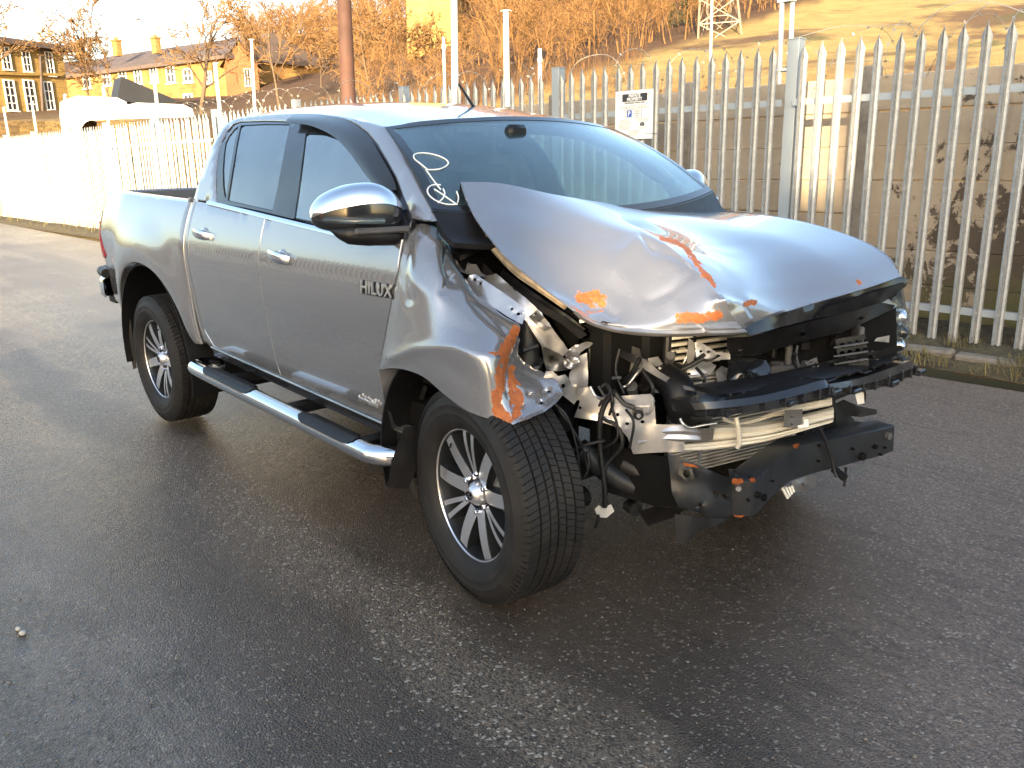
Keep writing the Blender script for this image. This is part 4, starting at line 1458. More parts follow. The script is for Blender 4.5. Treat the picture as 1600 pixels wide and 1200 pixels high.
# shelf with pockets and the two black bumper carriers
plate('radiator_shelf', [(1206, 584, .04), (1260, 572, .16), (1310, 560, .28), (1370, 548, .42), (1408, 539, .53), (1412, 546, .55), (1370, 561, .45), (1300, 578, .28), (1220, 592, .08), (1130, 607, -.10), (1120, 603, -.12)], BLK, T, th=.03, step=6, holes=[(1242 + 30 * k, 582 - 6.2 * k, 7, .45) for k in range(5)])
def carrier(name, top, bot, mat, depth, ribs=12, seed=0):
    A = crom(np.array([P3(*p) for p in top]), 6); B = crom(np.array([P3(*p) for p in bot]), 6)
    back = np.array((-depth, depth * .1, .0))
    b = MB()
    n = len(A)
    nrm = np.array((.03, -.012, 0))
    rows = [A + back, A, A * .62 + B * .38 + nrm * .6, A * .45 + B * .55 + nrm * .1, B + nrm * .2, B + back]
    V = [tuple(p) for r_ in rows for p in r_]
    b.add(V, [(i * n + j, (i + 1) * n + j, (i + 1) * n + j + 1, i * n + j + 1) for i in range(5) for j in range(n - 1)])
    b.add(V, [(0, n, 2 * n, 3 * n, 4 * n, 5 * n)][:1])
    b.add(V, [tuple(n - 1 + i * n for i in (5, 4, 3, 2, 1, 0))])
    for k in range(ribs):
        t = (k + .5) / ribs * (n - 1)
        i = min(int(t), n - 2)
        f = t - i
        p = A[i] * (1 - f) + A[i + 1] * f
        q = B[i] * (1 - f) + B[i + 1] * f
        c = (p + q) / 2
        h = abs(p[2] - q[2])
        b.box(tuple(c + np.array((-.012, 0, -h * .10))), (.075, .010, h * .62), .003)
        if k % 3 == 1:
            b.box(tuple(c + np.array((.012, .03, -h * .30))), (.05, .055, h * .34), .004)
    return b.build(name, mat, T, 28)
carrier('bumper_carrier', [(1122, 611, ('x', .53)), (1180, 603, ('x', .58)), (1240, 594, ('x', .63)), (1296, 584, ('x', .66)), (1350, 571, ('x', .66)), (1405, 552, ('x', .64))], [(1122, 619, ('x', .53)), (1180, 612, ('x', .58)), (1240, 603, ('x', .63)), (1296, 592, ('x', .66)), (1350, 579, ('x', .66)), (1408, 559, ('x', .64))], BLK, .10, 14)
carrier('bumper_carrier', [(1079, 630, ('x', .52)), (1130, 626, ('x', .58)), (1190, 618, ('x', .64)), (1245, 605, ('x', .69)), (1286, 594, ('x', .72)), (1295, 600, ('x', .72))], [(1084, 651, ('x', .50)), (1130, 648, ('x', .57)), (1190, 640, ('x', .64)), (1245, 629, ('x', .69)), (1282, 620, ('x', .72)), (1293, 611, ('x', .72))], BLKG, .09, 9)
carrier('bumper_carrier', [(1290, 601, ('x', .70)), (1330, 594, ('x', .70)), (1370, 583, ('x', .69)), (1410, 568, ('x', .67)), (1424, 564, ('x', .66))], [(1290, 618, ('x', .69)), (1330, 612, ('x', .69)), (1370, 606, ('x', .68)), (1410, 592, ('x', .66)), (1431, 582, ('x', .65))], BLKG, .09, 8)
plate('carrier_tab', [(1075, 628, -.30), (1090, 622, -.29), (1094, 652, -.28), (1080, 655, -.30)], BLK, T, th=.02, crumple=.01, freq=20)

# engine-bay furniture
plate('bulkhead', [(700, 352, ('x', -.33)), (800, 372, ('x', -.33)), (930, 440, ('x', -.33)), (1090, 500, ('x', -.33)), (1090, 680, ('x', -.33)), (900, 660, ('x', -.33)), (760, 470, ('x', -.33)), (715, 410, ('x', -.33))], DARK, T, th=.02, step=30)
plate('cowl_side_panel', [(682, 338, -.70), (705, 352, -.66), (716, 356, -.63), (713, 375, -.66), (706, 368, -.69), (692, 356, -.72)], BLK, T, th=.02, crumple=.004, freq=16)
plate('bay_seal', [(716, 378, -.62), (727, 372, -.59), (748, 402, -.585), (768, 424, -.58), (808, 452, -.575), (850, 476, -.555), (893, 503, -.51), (918, 523, -.47), (906, 530, -.48), (880, 508, -.52), (845, 487, -.56), (800, 462, -.58), (762, 437, -.59), (738, 416, -.60)], BLK, T, th=.03, step=6, crumple=.006, freq=12, seed=21)
plate('bay_trim', [(738, 366, -.50), (757, 392, -.50), (790, 424, -.49), (835, 458, -.48), (890, 494, -.44), (915, 514, -.42), (905, 520, -.43), (850, 484, -.49), (795, 448, -.51), (760, 420, -.52)], BLK, T, th=.03, crumple=.003, freq=10)
plate('hinge_bracket', [(703, 374, -.69), (711, 366, -.68), (724, 404, -.66), (735, 412, -.65), (727, 424, -.67), (712, 420, -.69), (708, 395, -.695)], METAL, T, th=.006, step=4, crumple=.012, freq=22, seed=9, ang=20)
plate('hinge_bracket', [(712, 422, -.685), (730, 412, -.66), (744, 413, -.63), (752, 426, -.62), (762, 432, -.61), (748, 432, -.64), (730, 428, -.68)], SILV, T, th=.008, step=4, crumple=.012, freq=22, seed=19, ang=20)
pipe('bonnet_stay', [(742, 385, -.63), (748, 370, -.60), (752, 358, -.58)], .010, ALU, T)
pipe('washer_hose', [(712, 371, -.67), (722, 386, -.65), (735, 388, -.62), (738, 378, -.60)], .007, WHITEP, T)
plate('hose_clip', [(905, 500, -.46), (914, 499, -.45), (915, 503, -.45), (906, 505, -.46)], CREAM, T, th=.005)
plate('battery_cover', [(920, 545, -.38), (955, 530, -.33), (1000, 545, -.28), (1005, 575, -.28), (965, 610, -.34), (925, 605, -.39)], BLK, T, th=.16, crumple=.012, freq=7)
plate('bay_rail', [(920, 528, -.42), (944, 532, -.37), (1005, 562, -.32), (1012, 574, -.32), (1002, 575, -.33), (960, 553, -.38)], BLK, T, th=.03, step=5, crumple=.004, freq=15)
plate('bay_rail', [(985, 553, -.33), (1010, 562, -.32), (1030, 580, -.30), (1062, 600, -.28), (1088, 608, -.27), (1086, 612, -.27), (1058, 606, -.29), (1028, 590, -.31), (1008, 578, -.33)], GREYP, T, th=.02, step=5, crumple=.006, freq=18)
plate('coolant_neck', [(1012, 560, -.30), (1028, 557, -.28), (1036, 569, -.27), (1026, 573, -.28), (1015, 570, -.30)], GREYP, T, th=.05)
pipe('air_duct', [(1040, 592, -.24), (1058, 606, -.25), (1064, 628, -.26), (1072, 646, -.24), (1100, 652, -.18)], [.055, .06, .062, .06, .055] if False else .058, BLK, T, 14)
pipe('coolant_hose', [(918, 560, -.36), (934, 590, -.36), (955, 606, -.36)], .03, HOSE, T, 10)
plate('reservoir', [(1017, 601, -.30), (1022, 596, -.29), (1032, 596, -.28), (1036, 612, -.28), (1028, 614, -.29), (1018, 612, -.30)], GREYP, T, th=.06)
b = MB()
for (px, py0, py1, d, r, mi) in ((1024.5, 529, 541, -.12, .014, 2), (1024.5, 540, 552, -.12, .017, 0), (1009.5, 528, 538, -.14, .006, 1), (1009.5, 538, 551, -.14, .010, 1)):
    b.tube([P3(px, py0, d), P3(px, py1, d)], r, 12, mi=mi)
b.build('ac_valve', [ALU, GREYP, BLK], T, 40)
pipe('ac_pipe', [(1030, 548, -.12), (1050, 546, -.10), (1068, 545, -.08), (1075, 549, -.075), (1073, 558, -.08), (1067, 570, -.09), (1066, 580, -.09)], .0075, ALU, T, 8, 6)
pipe('ac_pipe', [(962, 602, -.36), (976, 604, -.33), (984, 598, -.32), (995, 584, -.30), (1006, 572, -.29)], .007, ALU, T)
pipe('ac_pipe', [(950, 585, -.36), (955, 594, -.35), (959, 599, -.35)], .005, ALU, T)
plate('pipe_bracket', [(1055, 573, -.10), (1069, 571, -.08), (1070, 582, -.08), (1066, 597, -.09), (1062, 598, -.095)], SILV, T, th=.012, step=3, crumple=.003, freq=30)
plate('latch_support', [(1085, 535, -.10), (1093, 534, -.09), (1102, 539, -.07), (1119, 550, -.04), (1141, 551, .0), (1141, 561.5, .0), (1112, 562.5, -.05), (1088, 558, -.10)], SILV, T, th=.01, step=4, holes=[(1095, 549, 2.2, 1), (1107, 550, 2.8, 1), (1122, 556, 2.4, 1), (1080 + 6, 546, 1.6, 1)], crumple=.004, freq=18)
plate('latch_plate', [(1076, 528, -.12), (1084, 534, -.11), (1086, 552, -.11), (1082, 572, -.12), (1074, 578, -.13), (1073, 560, -.13)], GREYP, T, th=.02, crumple=.006, freq=15)
plate('engine_cover', [(1072, 574, -.12), (1085, 564, -.10), (1110, 565, -.06), (1119, 572, -.04), (1112, 584, -.05), (1088, 587, -.10), (1074, 586, -.12)], METAL, T, th=.05, step=4, crumple=.010, freq=16, seed=31, ang=25)
plate('broken_lamp_housing', [(1119, 578, -.03), (1128, 571, -.02), (1137, 576, -.005), (1135, 590, -.01), (1126, 604, -.03), (1120, 596, -.035)], GREYP, T, th=.03, step=3, crumple=.014, freq=28, seed=33, ang=20, rag=1.5)
plate('broken_lamp_housing', [(1084, 616, -.20), (1088, 606, -.19), (1102, 597, -.16), (1113, 598, -.14), (1119, 608, -.13), (1124, 612, -.12), (1117, 624, -.15), (1104, 629, -.17), (1086, 628, -.20)], GREYP, T, th=.03, step=3, crumple=.020, freq=24, seed=35, ang=18, rag=2)
plate('clear_shard', [(1098, 600, -.20), (1112, 602, -.18), (1118, 616, -.18), (1108, 622, -.20)], LENS, T, th=.004, crumple=.01, freq=20)
plate('air_box', [(1137, 570, .04), (1150, 564, .06), (1172, 566, .10), (1186, 561, .14), (1197, 563, .16), (1205, 578, .165), (1204, 592, .15), (1195, 597, .12), (1160, 599, .05), (1138, 598, .0)], BLKG, T, th=.12, step=5, inner=[(1165, 580, .035)], crumple=.006, freq=8)
b = MB()
for k in range(46):
    px, py = rng.uniform(925, 1380), 0
    py = rng.uniform(535, 620) - max(0, (px - 1100)) * .10
    d = -.36 + (px - 925) / 455 * .80
    p = P3(px, py, d + .10)
    if k % 2: b.box(tuple(p), tuple(rng.uniform(.02, .10, 3)), .005, mi=int(rng.integers(0, 3)), rz=rng.uniform(0, 3))
    else:
        q = p + rng.uniform(-.07, .07, 3)
        b.tube([p, q], rng.uniform(.006, .022), 8, mi=int(rng.integers(0, 3)))
b.box((-.10, 0, .72), (.50, .56, .50), .06)
b.build('engine', [DARK, BLK, GREYP], T, 30)
for k in range(16):
    p0 = (rng.uniform(930, 1100), rng.uniform(545, 620))
    p1 = (p0[0] + rng.uniform(20, 90), p0[1] + rng.uniform(-25, 25))
    d0 = -.38 + (p0[0] - 925) / 455 * .8
    pipe('engine_hose', [(p0[0], p0[1], d0 + .04), ((p0[0] + p1[0]) / 2, (p0[1] + p1[1]) / 2 + rng.uniform(4, 22), d0 + .03), (p1[0], p1[1], d0 + .10)], rng.uniform(.004, .011), HOSE, T, 6)
for (px, py, d, r, L, mt) in ((972, 592, -.30, .034, .10, GREYP), (985, 612, -.28, .028, .12, METAL), (948, 566, -.33, .022, .08, BLK), (1012, 590, -.22, .040, .10, BLK), (1046, 560, -.16, .020, .07, GREYP), (1108, 598, .0, .030, .10, GREYP)):
    c_ = P3(px, py, d)
    MB().tube([c_ + np.array((.02, -.02, L * .25)), c_, c_ + np.array((-.03, .02, -L * .6))], [r * .8, r, r], 14).build('canister', mt, T, 40)
for k, (p0, p1, p2, d, r, mt) in enumerate((((938, 548), (955, 575), (952, 612), -.38, .005, GREYP), ((968, 545), (962, 580), (975, 615), -.37, .006, HOSE), ((1000, 560), (985, 585), (962, 600), -.35, .008, BLK), ((1005, 580), (1020, 605), (1015, 625), -.33, .007, HOSE),
        ((925, 575), (940, 590), (970, 590), -.39, .006, ALU), ((1030, 575), (1045, 585), (1052, 600), -.26, .005, WHITEP), ((1088, 575), (1100, 590), (1098, 606), -.15, .006, HOSE), ((1130, 600), (1122, 615), (1105, 622), -.12, .006, HOSE), ((946, 600), (958, 625), (952, 648), -.46, .005, HOSE), ((978, 640), (990, 660), (984, 700), -.45, .005, HOSE))):
    pipe('engine_wire', [(*p0, d), (*p1, d - .01), (*p2, d)], r, mt, T, 7, 6)
b = MB()
hc = P3(1272, 577, .20)
b.tube([hc, hc + np.array((-.05, .02, 0))], .022, 14); b.tube([hc + np.array((.004, -.002, 0)), hc], .016, 12, mi=1)
b.build('horn', [GREYP, CHROME], T, 40)
pipe('horn_bracket', [(1242, 553, .12), (1240, 562, .13), (1250, 580, .15), (1266, 592, .18), (1285, 598, .22)], .008, BLK, T)
plate('horn_bracket', [(1258, 566, .17), (1276, 558, .20), (1280, 574, .21), (1268, 586, .19)], GREYP, T, th=.01, holes=[(1267, 566, 2), (1274, 568, 1.6)])
pipe('latch_cable', [(1246, 540, .16), (1244, 556, .15), (1250, 576, .15), (1262, 590, .18)], .006, HOSE, T)
plate('lamp_bracket', [(1370, 528, .52), (1390, 524, .56), (1389, 535, .56), (1366, 533, .51)], METAL, T, th=.004, crumple=.004, freq=30)

# left front corner: headlamp, wing
LW = [
    [(1075, 329, .80), (1062, 331, .88), (1050, 345, .90), (1045, 380, .91)],
    [(1160, 331, .80), (1165, 334, .87), (1168, 350, .905), (1172, 400, .915)],
    [(1255, 346, .80), (1268, 352, .86), (1275, 370, .905), (1282, 420, .92)],
    [(1336, 371, .79), (1352, 380, .845), (1360, 400, .89), (1366, 450, .91)],
    [(1386, 398, .765), (1398, 412, .80), (1404, 440, .85), (1408, 480, .88)],
    [(1405, 430, .72), (1410, 445, .745), (1414, 466, .78), (1418, 492, .82)],
]
net = np.array([[P3(*p) for p in c] for c in LW]).transpose(1, 0, 2)
sheet('front_wing', net_up(net_up(net, 6, 1), 6, 0), PAINT, T, .01, toward=(1, 0, 6), ang=50)
sheet('front_wing_side', [[(x, W(-1, z - .10 * smooth(-.3, .5, x)) + .01 - .10 * smooth(.1, .5, x), z - .10 * smooth(-.3, .5, x)) for x in np.linspace(-.49, .50, 14)] for z in np.linspace(1.12, .80, 8)], PAINT, T, .01, toward=(0, 9, 1))
HL = plate('headlamp', [(1386, 478, .63), (1398, 462, .655), (1406, 462, .68), (1415, 477, .72), (1422, 495, .77), (1424, 512, .80), (1421, 530, .79), (1416, 545, .76), (1406, 552, .70), (1393, 558, .64), (1399, 530, .64), (1402, 508, .65), (1396, 490, .63)], LENS, T, th=.006, inner=[(1412, 510, .66)], step=5, ang=60)
plate('headlamp_housing', [(1388, 480, .66), (1400, 466, .69), (1412, 480, .74), (1419, 498, .79), (1419, 528, .80), (1410, 548, .74), (1396, 555, .67), (1402, 530, .67), (1404, 508, .68)], CHROME, HL, th=.01, step=4, crumple=.02, freq=22, seed=41, ang=25)
for (px, py, r) in ((1410, 496, .030), (1412, 520, .026), (1408, 540, .022)):
    c = P3(px, py, .71)
    b = MB()
    b.lathe([(.0, -.02), (r * .55, -.012), (r, .0), (r * 1.1, .03)], 16, T=Matrix.Translation(c) @ Matrix.Rotation(R(70), 4, 'Z'))
    b.build('lamp_reflector', BLKG if py == 520 else CHROME, HL, 50)
plate('lamp_surround', [(1345, 508, .52), (1395, 482, .63), (1402, 508, .655), (1399, 532, .65), (1393, 556, .645), (1380, 552, .64), (1384, 520, .64), (1370, 505, .60)], BLK, T, th=.02)

# bumper beam, bent in the middle, with its crash brackets
BMt = [(1140, 747, ('z', .525)), (1163, 748, ('z', .525)), (1181, 746, ('z', .525)), (1200, 731, ('z', .525)), (1225, 711, ('z', .525)), (1250, 695, ('z', .525)), (1300, 685, ('z', .522)), (1350, 674, ('z', .518)), (1380, 668, ('z', .514)), (1398, 664.5, ('z', .511))]
xyt = [P3(*p) for p in BMt]
def below(p, px, py):
    """point of the same vertical line as p that falls on picture row py"""
    zz = p[2]
    best = min(np.linspace(p[2] - .22, p[2], 221), key=lambda z: abs((600 - F_PX * ((np.array((p[0], p[1], z)) - CAM) @ UPV) / ((np.array((p[0], p[1], z)) - CAM) @ FWD)) - py))
    return np.array((p[0], p[1], best))
bt = [805, 808, 806, 786, 763, 748, 735, 722, 713, 706]
xyb = [below(p, 0, y) for p, y in zip(xyt, bt)]
A, B = crom(np.array(xyt), 5), crom(np.array(xyb), 5)
tn = np.gradient(A, axis=0)
nrm = np.stack([tn[:, 1], -tn[:, 0], 0 * tn[:, 0]], 1)
nrm /= np.linalg.norm(nrm, axis=1, keepdims=True)
if (nrm * (CAM - A)).sum() < 0: nrm = -nrm
rows = [A - nrm * .085, A - nrm * .006, A + nrm * .003 - np.array((0, 0, .006)), A * .72 + B * .28 + nrm * .004, A * .5 + B * .5 + nrm * .004, A * .3 + B * .7 + nrm * .004, B + nrm * .003 + np.array((0, 0, .006)), B - nrm * .006, B - nrm * .085]
G = np.stack(rows, 0)
for i in range(G.shape[0]):
    for j in range(G.shape[1]):
        G[i, j] += np.array(noise.noise_vector(G[i, j] * 9)) * .0035
BEAM = sheet('bumper_beam', G, FRAME, T, .004, toward=CAM, ang=35)
for (px, py, r, k) in ((1282, 697, .0045, 0), (1335, 702, .005, 0), (1350, 714, .015, 0), (1370, 699, .0085, 0), (1385, 700, .004, 0), (1378, 711, .0045, 0), (1281, 721, .0045, 0), (1210, 752, .004, 0), (1170, 783, .005, 0), (1188, 774, .010, 0), (1197, 778, .012, 0), (1391, 682, .014, 1), (1154, 764, .009, 2)):
    best = min(range(len(A)), key=lambda i: abs((800 + F_PX * ((A[i] - CAM) @ RGT) / ((A[i] - CAM) @ FWD)) - px))
    rr = ray(px, py)
    pl = A[best] + nrm[best] * .016
    t = ((pl - CAM) @ nrm[best]) / (rr @ nrm[best])
    c = CAM + rr * t
    b = MB()
    b.tube([c, c - nrm[best] * .02], r, 12)
    b.build('beam_hole' if k == 0 else ('beam_reflector' if k == 1 else 'beam_bolt'), DARK if k == 0 else (GREYP if k == 1 else CHROME), BEAM, 40)
def on_beam(px, py, off=.018):
    best = min(range(len(A)), key=lambda i: abs((800 + F_PX * ((A[i] - CAM) @ RGT) / ((A[i] - CAM) @ FWD)) - px))
    rr = ray(px, py)
    return CAM + rr * (((A[best] + nrm[best] * off - CAM) @ nrm[best]) / (rr @ nrm[best]))
def decal(name, px, mat, par, off=.016, seed=0):
    O = resample([on_beam(*p, off)[[0, 1, 2]] for p in px], .006)
    c = O.mean(0)
    V = [c] + [p + np.array(noise.noise_vector(p * 60 + seed)) * .004 for p in O]
    n = len(O)
    finish(name, V, [(0, 1 + i, 1 + (i + 1) % n) for i in range(n)] + [(0, 1 + (i + 1) % n, 1 + i) for i in range(n)], mat, par, None, 0)
decal('rust_patch', [(1143, 748), (1160, 748), (1162, 754), (1154, 757), (1143, 755)], RUST, BEAM)
decal('rust_patch', [(1171, 748), (1180, 747), (1182, 753), (1174, 755)], RUST, BEAM, seed=4)
decal('rust_patch', [(1239, 694), (1250, 693), (1247, 700), (1241, 701)], RUST, BEAM, seed=6)
decal('rust_patch', [(1146, 804), (1165, 806), (1160, 809), (1148, 808)], RUST, BEAM, seed=8)
plate('crash_bracket', [(1044, 712, -.44), (1060, 712, -.43), (1078, 721, -.415), (1110, 735, -.41), (1142, 748, -.43), (1142, 806, -.43), (1122, 812, -.42), (1090, 800, -.42), (1060, 792, -.44), (1050, 770, -.46)], FRAME, T, th=.05, step=6, crumple=.016, freq=11, seed=51, holes=[(1118, 770, 5, .9), (1132, 775, 4, 1), (1095, 790, 3, 1)], ang=28)
plate('tow_eye', [(1062, 722, -.46), (1080, 728, -.45), (1086, 748, -.45), (1072, 752, -.46), (1060, 740, -.47)], FRAME, T, th=.03, holes=[(1073, 740, 6, 1.1)], step=3)
plate('rust_patch', [(1066, 722.5, -.464), (1085, 726, -.458), (1092, 731, -.45), (1070, 728, -.46)], RUST, T, th=.003)
plate('undertray_piece', [(1054, 803, -.46), (1082, 808, -.44), (1140, 810, -.43), (1118, 822, -.44), (1094, 828, -.45), (1072, 852, -.46), (1056, 848, -.47)], BLK, T, th=.008, step=6, crumple=.012, freq=9, seed=53)
plate('undertray_piece', [(998, 800, -.30), (1030, 788, -.28), (1070, 795, -.27), (1060, 806, -.29), (1012, 822, -.32)], BLK, T, th=.02, crumple=.01, freq=8)
pipe('radiator_hose', [(975, 725, -.36), (1000, 738, -.34), (1022, 757, -.32), (1046, 762, -.30)], .035, HOSE, T, 12)
pipe('suspension_arm', [(905, 700, -.50), (960, 745, -.40), (1030, 775, -.30), (1090, 780, -.25)], .04, FRAME, T, 10)
plate('chassis_leg', [(925, 665, -.42), (985, 705, -.36), (1050, 715, -.33), (1090, 740, -.33), (1095, 795, -.33), (1020, 790, -.36), (950, 770, -.42), (920, 720, -.44)], DARK, T, th=.12, step=10)
b = MB()
c = P3(994, 797, -.30)
b.tube([c, c + np.array((-.05, .02, 0))], .028, 12)
b.build('tie_rod_end', FRAME, T)
# wiring hanging down with a white connector
WR = pipe('wiring_loom', [(958, 612, -.46), (945, 632, -.47), (938, 655, -.48), (937, 690, -.475), (941, 730, -.47), (945, 765, -.465), (945, 792, -.46)], .0095, HOSE, T, 8, 8)
CN = plate('loom_connector', [(929, 795, -.46), (936, 789, -.455), (942, 793, -.45), (955, 788, -.44), (960, 799, -.44), (948, 809, -.45), (934, 808, -.46)], WHITEP, WR, th=.035, step=3, crumple=.006, freq=40, seed=61, ang=20)
pipe('loom_pigtail', [(935, 805, -.47), (933, 815, -.47), (930, 824, -.47)], .006, HOSE, WR, 6)
for pts, r in (([(962, 610, -.455), (943, 625, -.47), (934, 640, -.475), (945, 655, -.47), (962, 664, -.45), (971, 680, -.44), (971, 698, -.44), (957, 715, -.45), (947, 728, -.46), (944, 742, -.465)], .0075),
               ([(955, 615, -.46), (957, 640, -.46), (965, 668, -.45), (960, 690, -.455), (920, 710, -.48), (900, 726, -.50)], .005),
               ([(866, 630, -.66), (885, 650, -.64), (899, 690, -.61), (905, 730, -.59), (908, 760, -.57)], .004),
               ([(868, 632, -.65), (893, 668, -.62), (910, 700, -.58), (918, 735, -.55)], .004),
               ([(890, 705, -.55), (915, 695, -.52), (945, 688, -.48)], .006),
               ([(918, 706, -.52), (920, 725, -.52), (915, 742, -.53), (905, 748, -.54)], .006),
               ([(960, 612, -.45), (975, 630, -.44), (992, 637, -.42)], .0085),
               ([(935, 603, -.49), (945, 618, -.48), (955, 612, -.47), (948, 600, -.47), (938, 606, -.48)], .005)):
    pipe('wire', pts, r, HOSE, T, 6, 8)
pipe('fuel_line', [(922, 604, -.485), (930, 618, -.48), (940, 623, -.475), (946, 618, -.47)], .006, ALU, T)
# right-hand lower brackets, loose lamp lenses, cable over the beam
plate('bumper_bracket', [(1302, 632, .42), (1318, 624, .46), (1340, 634, .54), (1370, 640, .62), (1370, 647, .62), (1345, 652, .55), (1330, 650, .52), (1336, 658, .53), (1357, 660, .58), (1358, 668, .58), (1345, 674, .55), (1328, 672, .50), (1310, 684, .44), (1298, 690, .40), (1306, 660, .42)], BLK, T, th=.012, step=4, crumple=.010, freq=14, seed=71, holes=[(1350, 664, 2.6, 1)], ang=25)
plate('bracket_plate', [(1286, 640, .30), (1304, 634, .36), (1308, 672, .36), (1288, 690, .30)], DARK, T, th=.03)
plate('washer_bottle', [(1336, 616, .50), (1350, 612, .53), (1352, 630, .53), (1340, 632, .50)], WHITEP, T, th=.05)
pipe('wire', [(1350, 608, .52), (1352, 618, .53), (1350, 632, .53)], .004, HOSE, T, 6)
P = [on_beam(1280, 668, .05), on_beam(1287, 683, .035), on_beam(1294, 700, .026), on_beam(1300, 718, .024), on_beam(1304, 738, .03), on_beam(1308, 745, .04)]
MB().tube(crom(P, 6), .0062, 7).build('cable', HOSE, T, 60)
b = MB()
b.tube([P[-2] + np.array((-.02, .03, 0)), P[-1] + np.array((.02, .02, -.005))], .014, 8)
b.build('cable_plug', BLK, T)
plate('fog_lamp', [(1236, 752, ('x', .50)), (1262, 743, ('x', .50)), (1277, 742, ('x', .50)), (1276, 758, ('x', .50)), (1262, 768, ('x', .50)), (1242, 770, ('x', .50))], METAL, T, th=.06, step=4, inner=[(1258, 756, ('x', .53))], crumple=.004, freq=16)
for k in range(4):
    pipe('loose_clip', [(1222 + 5 * k, 762 - k, ('x', .52)), (1231 + 3 * k, 778 - 3 * k, ('x', .53))], .006, WHITEP, T, 5)
plate('lens_shard', [(1326, 734, ('x', .62)), (1345, 727, ('x', .62)), (1358, 734, ('x', .62)), (1350, 741, ('x', .62)), (1336, 746, ('x', .62))], LENS, T, th=.004, crumple=.012, freq=20)
pipe('wire', [(1322, 730, ('x', .66)), (1321, 745, ('x', .66)), (1319, 760, ('x', .66))], .005, HOSE, T, 5)

# ================================================================== SETTING
# ---- tarmac
def asphalt():
    t = NT('wet_tarmac')
    v = t.coord('Object')
    big = t.noise(v, .35, 6, .6, .4)
    med = t.noise(v, 1.7, 6, .65)
    streak = t.noise(t.coord('Object', (.16, 1.3, 1)), 1.0, 6, .6, .5)
    vo = t.n('TexVoronoi', i_Scale=150.0, i_Randomness=1.0)
    t.l(v, vo.inputs['Vector'])
    vo2 = t.n('TexVoronoi', i_Scale=115.0, i_Randomness=1.0)
    t.l(v, vo2.inputs['Vector'])
    stone = t.ramp(vo.outputs['Color'], [(.0, .0), (1.0, 1.0)])
    sep = t.n('SeparateColor')
    t.l(vo.outputs['Color'], sep.inputs[0])
    sep2 = t.n('SeparateColor')
    t.l(vo2.outputs['Color'], sep2.inputs[0])
    sx = t.n('SeparateXYZ')
    t.l(v, sx.inputs[0])
    X, Y = sx.outputs[0], sx.outputs[1]
    wob = t.math('MULTIPLY_ADD', t.noise(v, .55, 5, .6), .9, -.45)
    wob2 = t.math('MULTIPLY_ADD', med, .5, -.25)
    yy = t.math('ADD', t.math('ADD', Y, wob), wob2)
    def band(val, a, b_):
        m = t.n('MapRange', interpolation_type='SMOOTHSTEP')
        m.inputs[1].default_value, m.inputs[2].default_value = a, b_
        t.l(val, m.inputs[0])
        return m.outputs[0]
    mud = band(yy, -1.55, -2.0)
    agg = t.math('MULTIPLY', band(yy, -1.42, -1.20), band(yy, -.86, -1.05))
    dry = band(t.math('ADD', t.math('ADD', t.math('MULTIPLY', X, .8), t.math('MULTIPLY', Y, .5)), t.math('ADD', wob, wob2)), .30, 1.05)
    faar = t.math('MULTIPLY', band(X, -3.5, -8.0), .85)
    stone = t.mix(sep.outputs[0], (.35, .35, .36), (1.75, 1.70, 1.62))
    chipm = t.math('GREATER_THAN', sep2.outputs[1], .945)
    grainy = t.math('ADD', t.math('MULTIPLY', agg, .9), t.math('MULTIPLY_ADD', dry, .45, .25), None, True)
    stone = t.mix(grainy, (1, 1, 1), stone)
    col = t.mix(t.ramp(med, [(.3, 0.0), (.72, 1.0)]), (.068, .050, .035), (.038, .029, .021))
    col = t.mix(t.math('MULTIPLY', streak, .5), col, (.066, .055, .046))
    col = t.mix(mud, col, t.mix(t.ramp(med, [(.35, 0.0), (.65, 1.0)]), (.062, .052, .043), (.135, .116, .100)))
    col = t.mix(t.math('MULTIPLY', agg, .8), col, (.108, .086, .065))
    col = t.mix(dry, col, t.mix(t.ramp(big, [(.35, 0.0), (.65, 1.0)]), (.122, .094, .076), (.178, .142, .116)))
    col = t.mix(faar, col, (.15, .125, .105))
    crack = t.ramp(t.noise(t.coord('Object', (.12, 2.2, 1)), 1.0, 8, .75, .8), [(.485, 0.0), (.5, .5), (.515, 0.0)])
    col = t.mix(t.math('MULTIPLY', crack, .8), col, (.012, .011, .010))
    col = t.mix(t.math('MULTIPLY', mud, t.ramp(t.noise(v, 26.0, 7, .75), [(.54, 0.0), (.62, .75)])), col, (.022, .018, .015))
    col = t.mix(1.0, col, stone, 'MULTIPLY')
    col = t.mix(t.math('MULTIPLY', chipm, t.math('MULTIPLY_ADD', grainy, .7, .15)), col, (.34, .30, .25))
    wet = t.math('SUBTRACT', 1.0, t.math('MAXIMUM', dry, t.math('MULTIPLY', agg, .5)), None, True)
    wet = t.math('MULTIPLY', wet, t.ramp(t.math('ADD', t.math('MULTIPLY', big, .5), t.math('MULTIPLY', streak, .5)), [(.30, 1.0), (.68, .35)]))
    rough = t.math('SUBTRACT', t.math('MULTIPLY_ADD', sep.outputs[2], .14, .46), t.math('MULTIPLY', wet, .31))
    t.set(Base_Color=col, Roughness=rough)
    h = t.math('ADD', t.ramp(vo.outputs['Distance'], [(.0, 1.0), (.75, .0)]), t.math('MULTIPLY', t.ramp(vo2.outputs['Distance'], [(.0, 1.0), (.8, .0)]), .6))
    hm = t.math('MULTIPLY', h, t.math('MULTIPLY_ADD', wet, -.45, 1.0))
    clod = t.math('MULTIPLY', mud, t.ramp(t.noise(v, 22.0, 6, .7), [(.5, 0.0), (.75, 1.0)]))
    n1 = t.bump(t.math('ADD', t.noise(v, 5.0, 5), t.math('MULTIPLY', clod, .35)), .26, .03)
    t.bump(hm, .55, .006, n1)
    return t.m
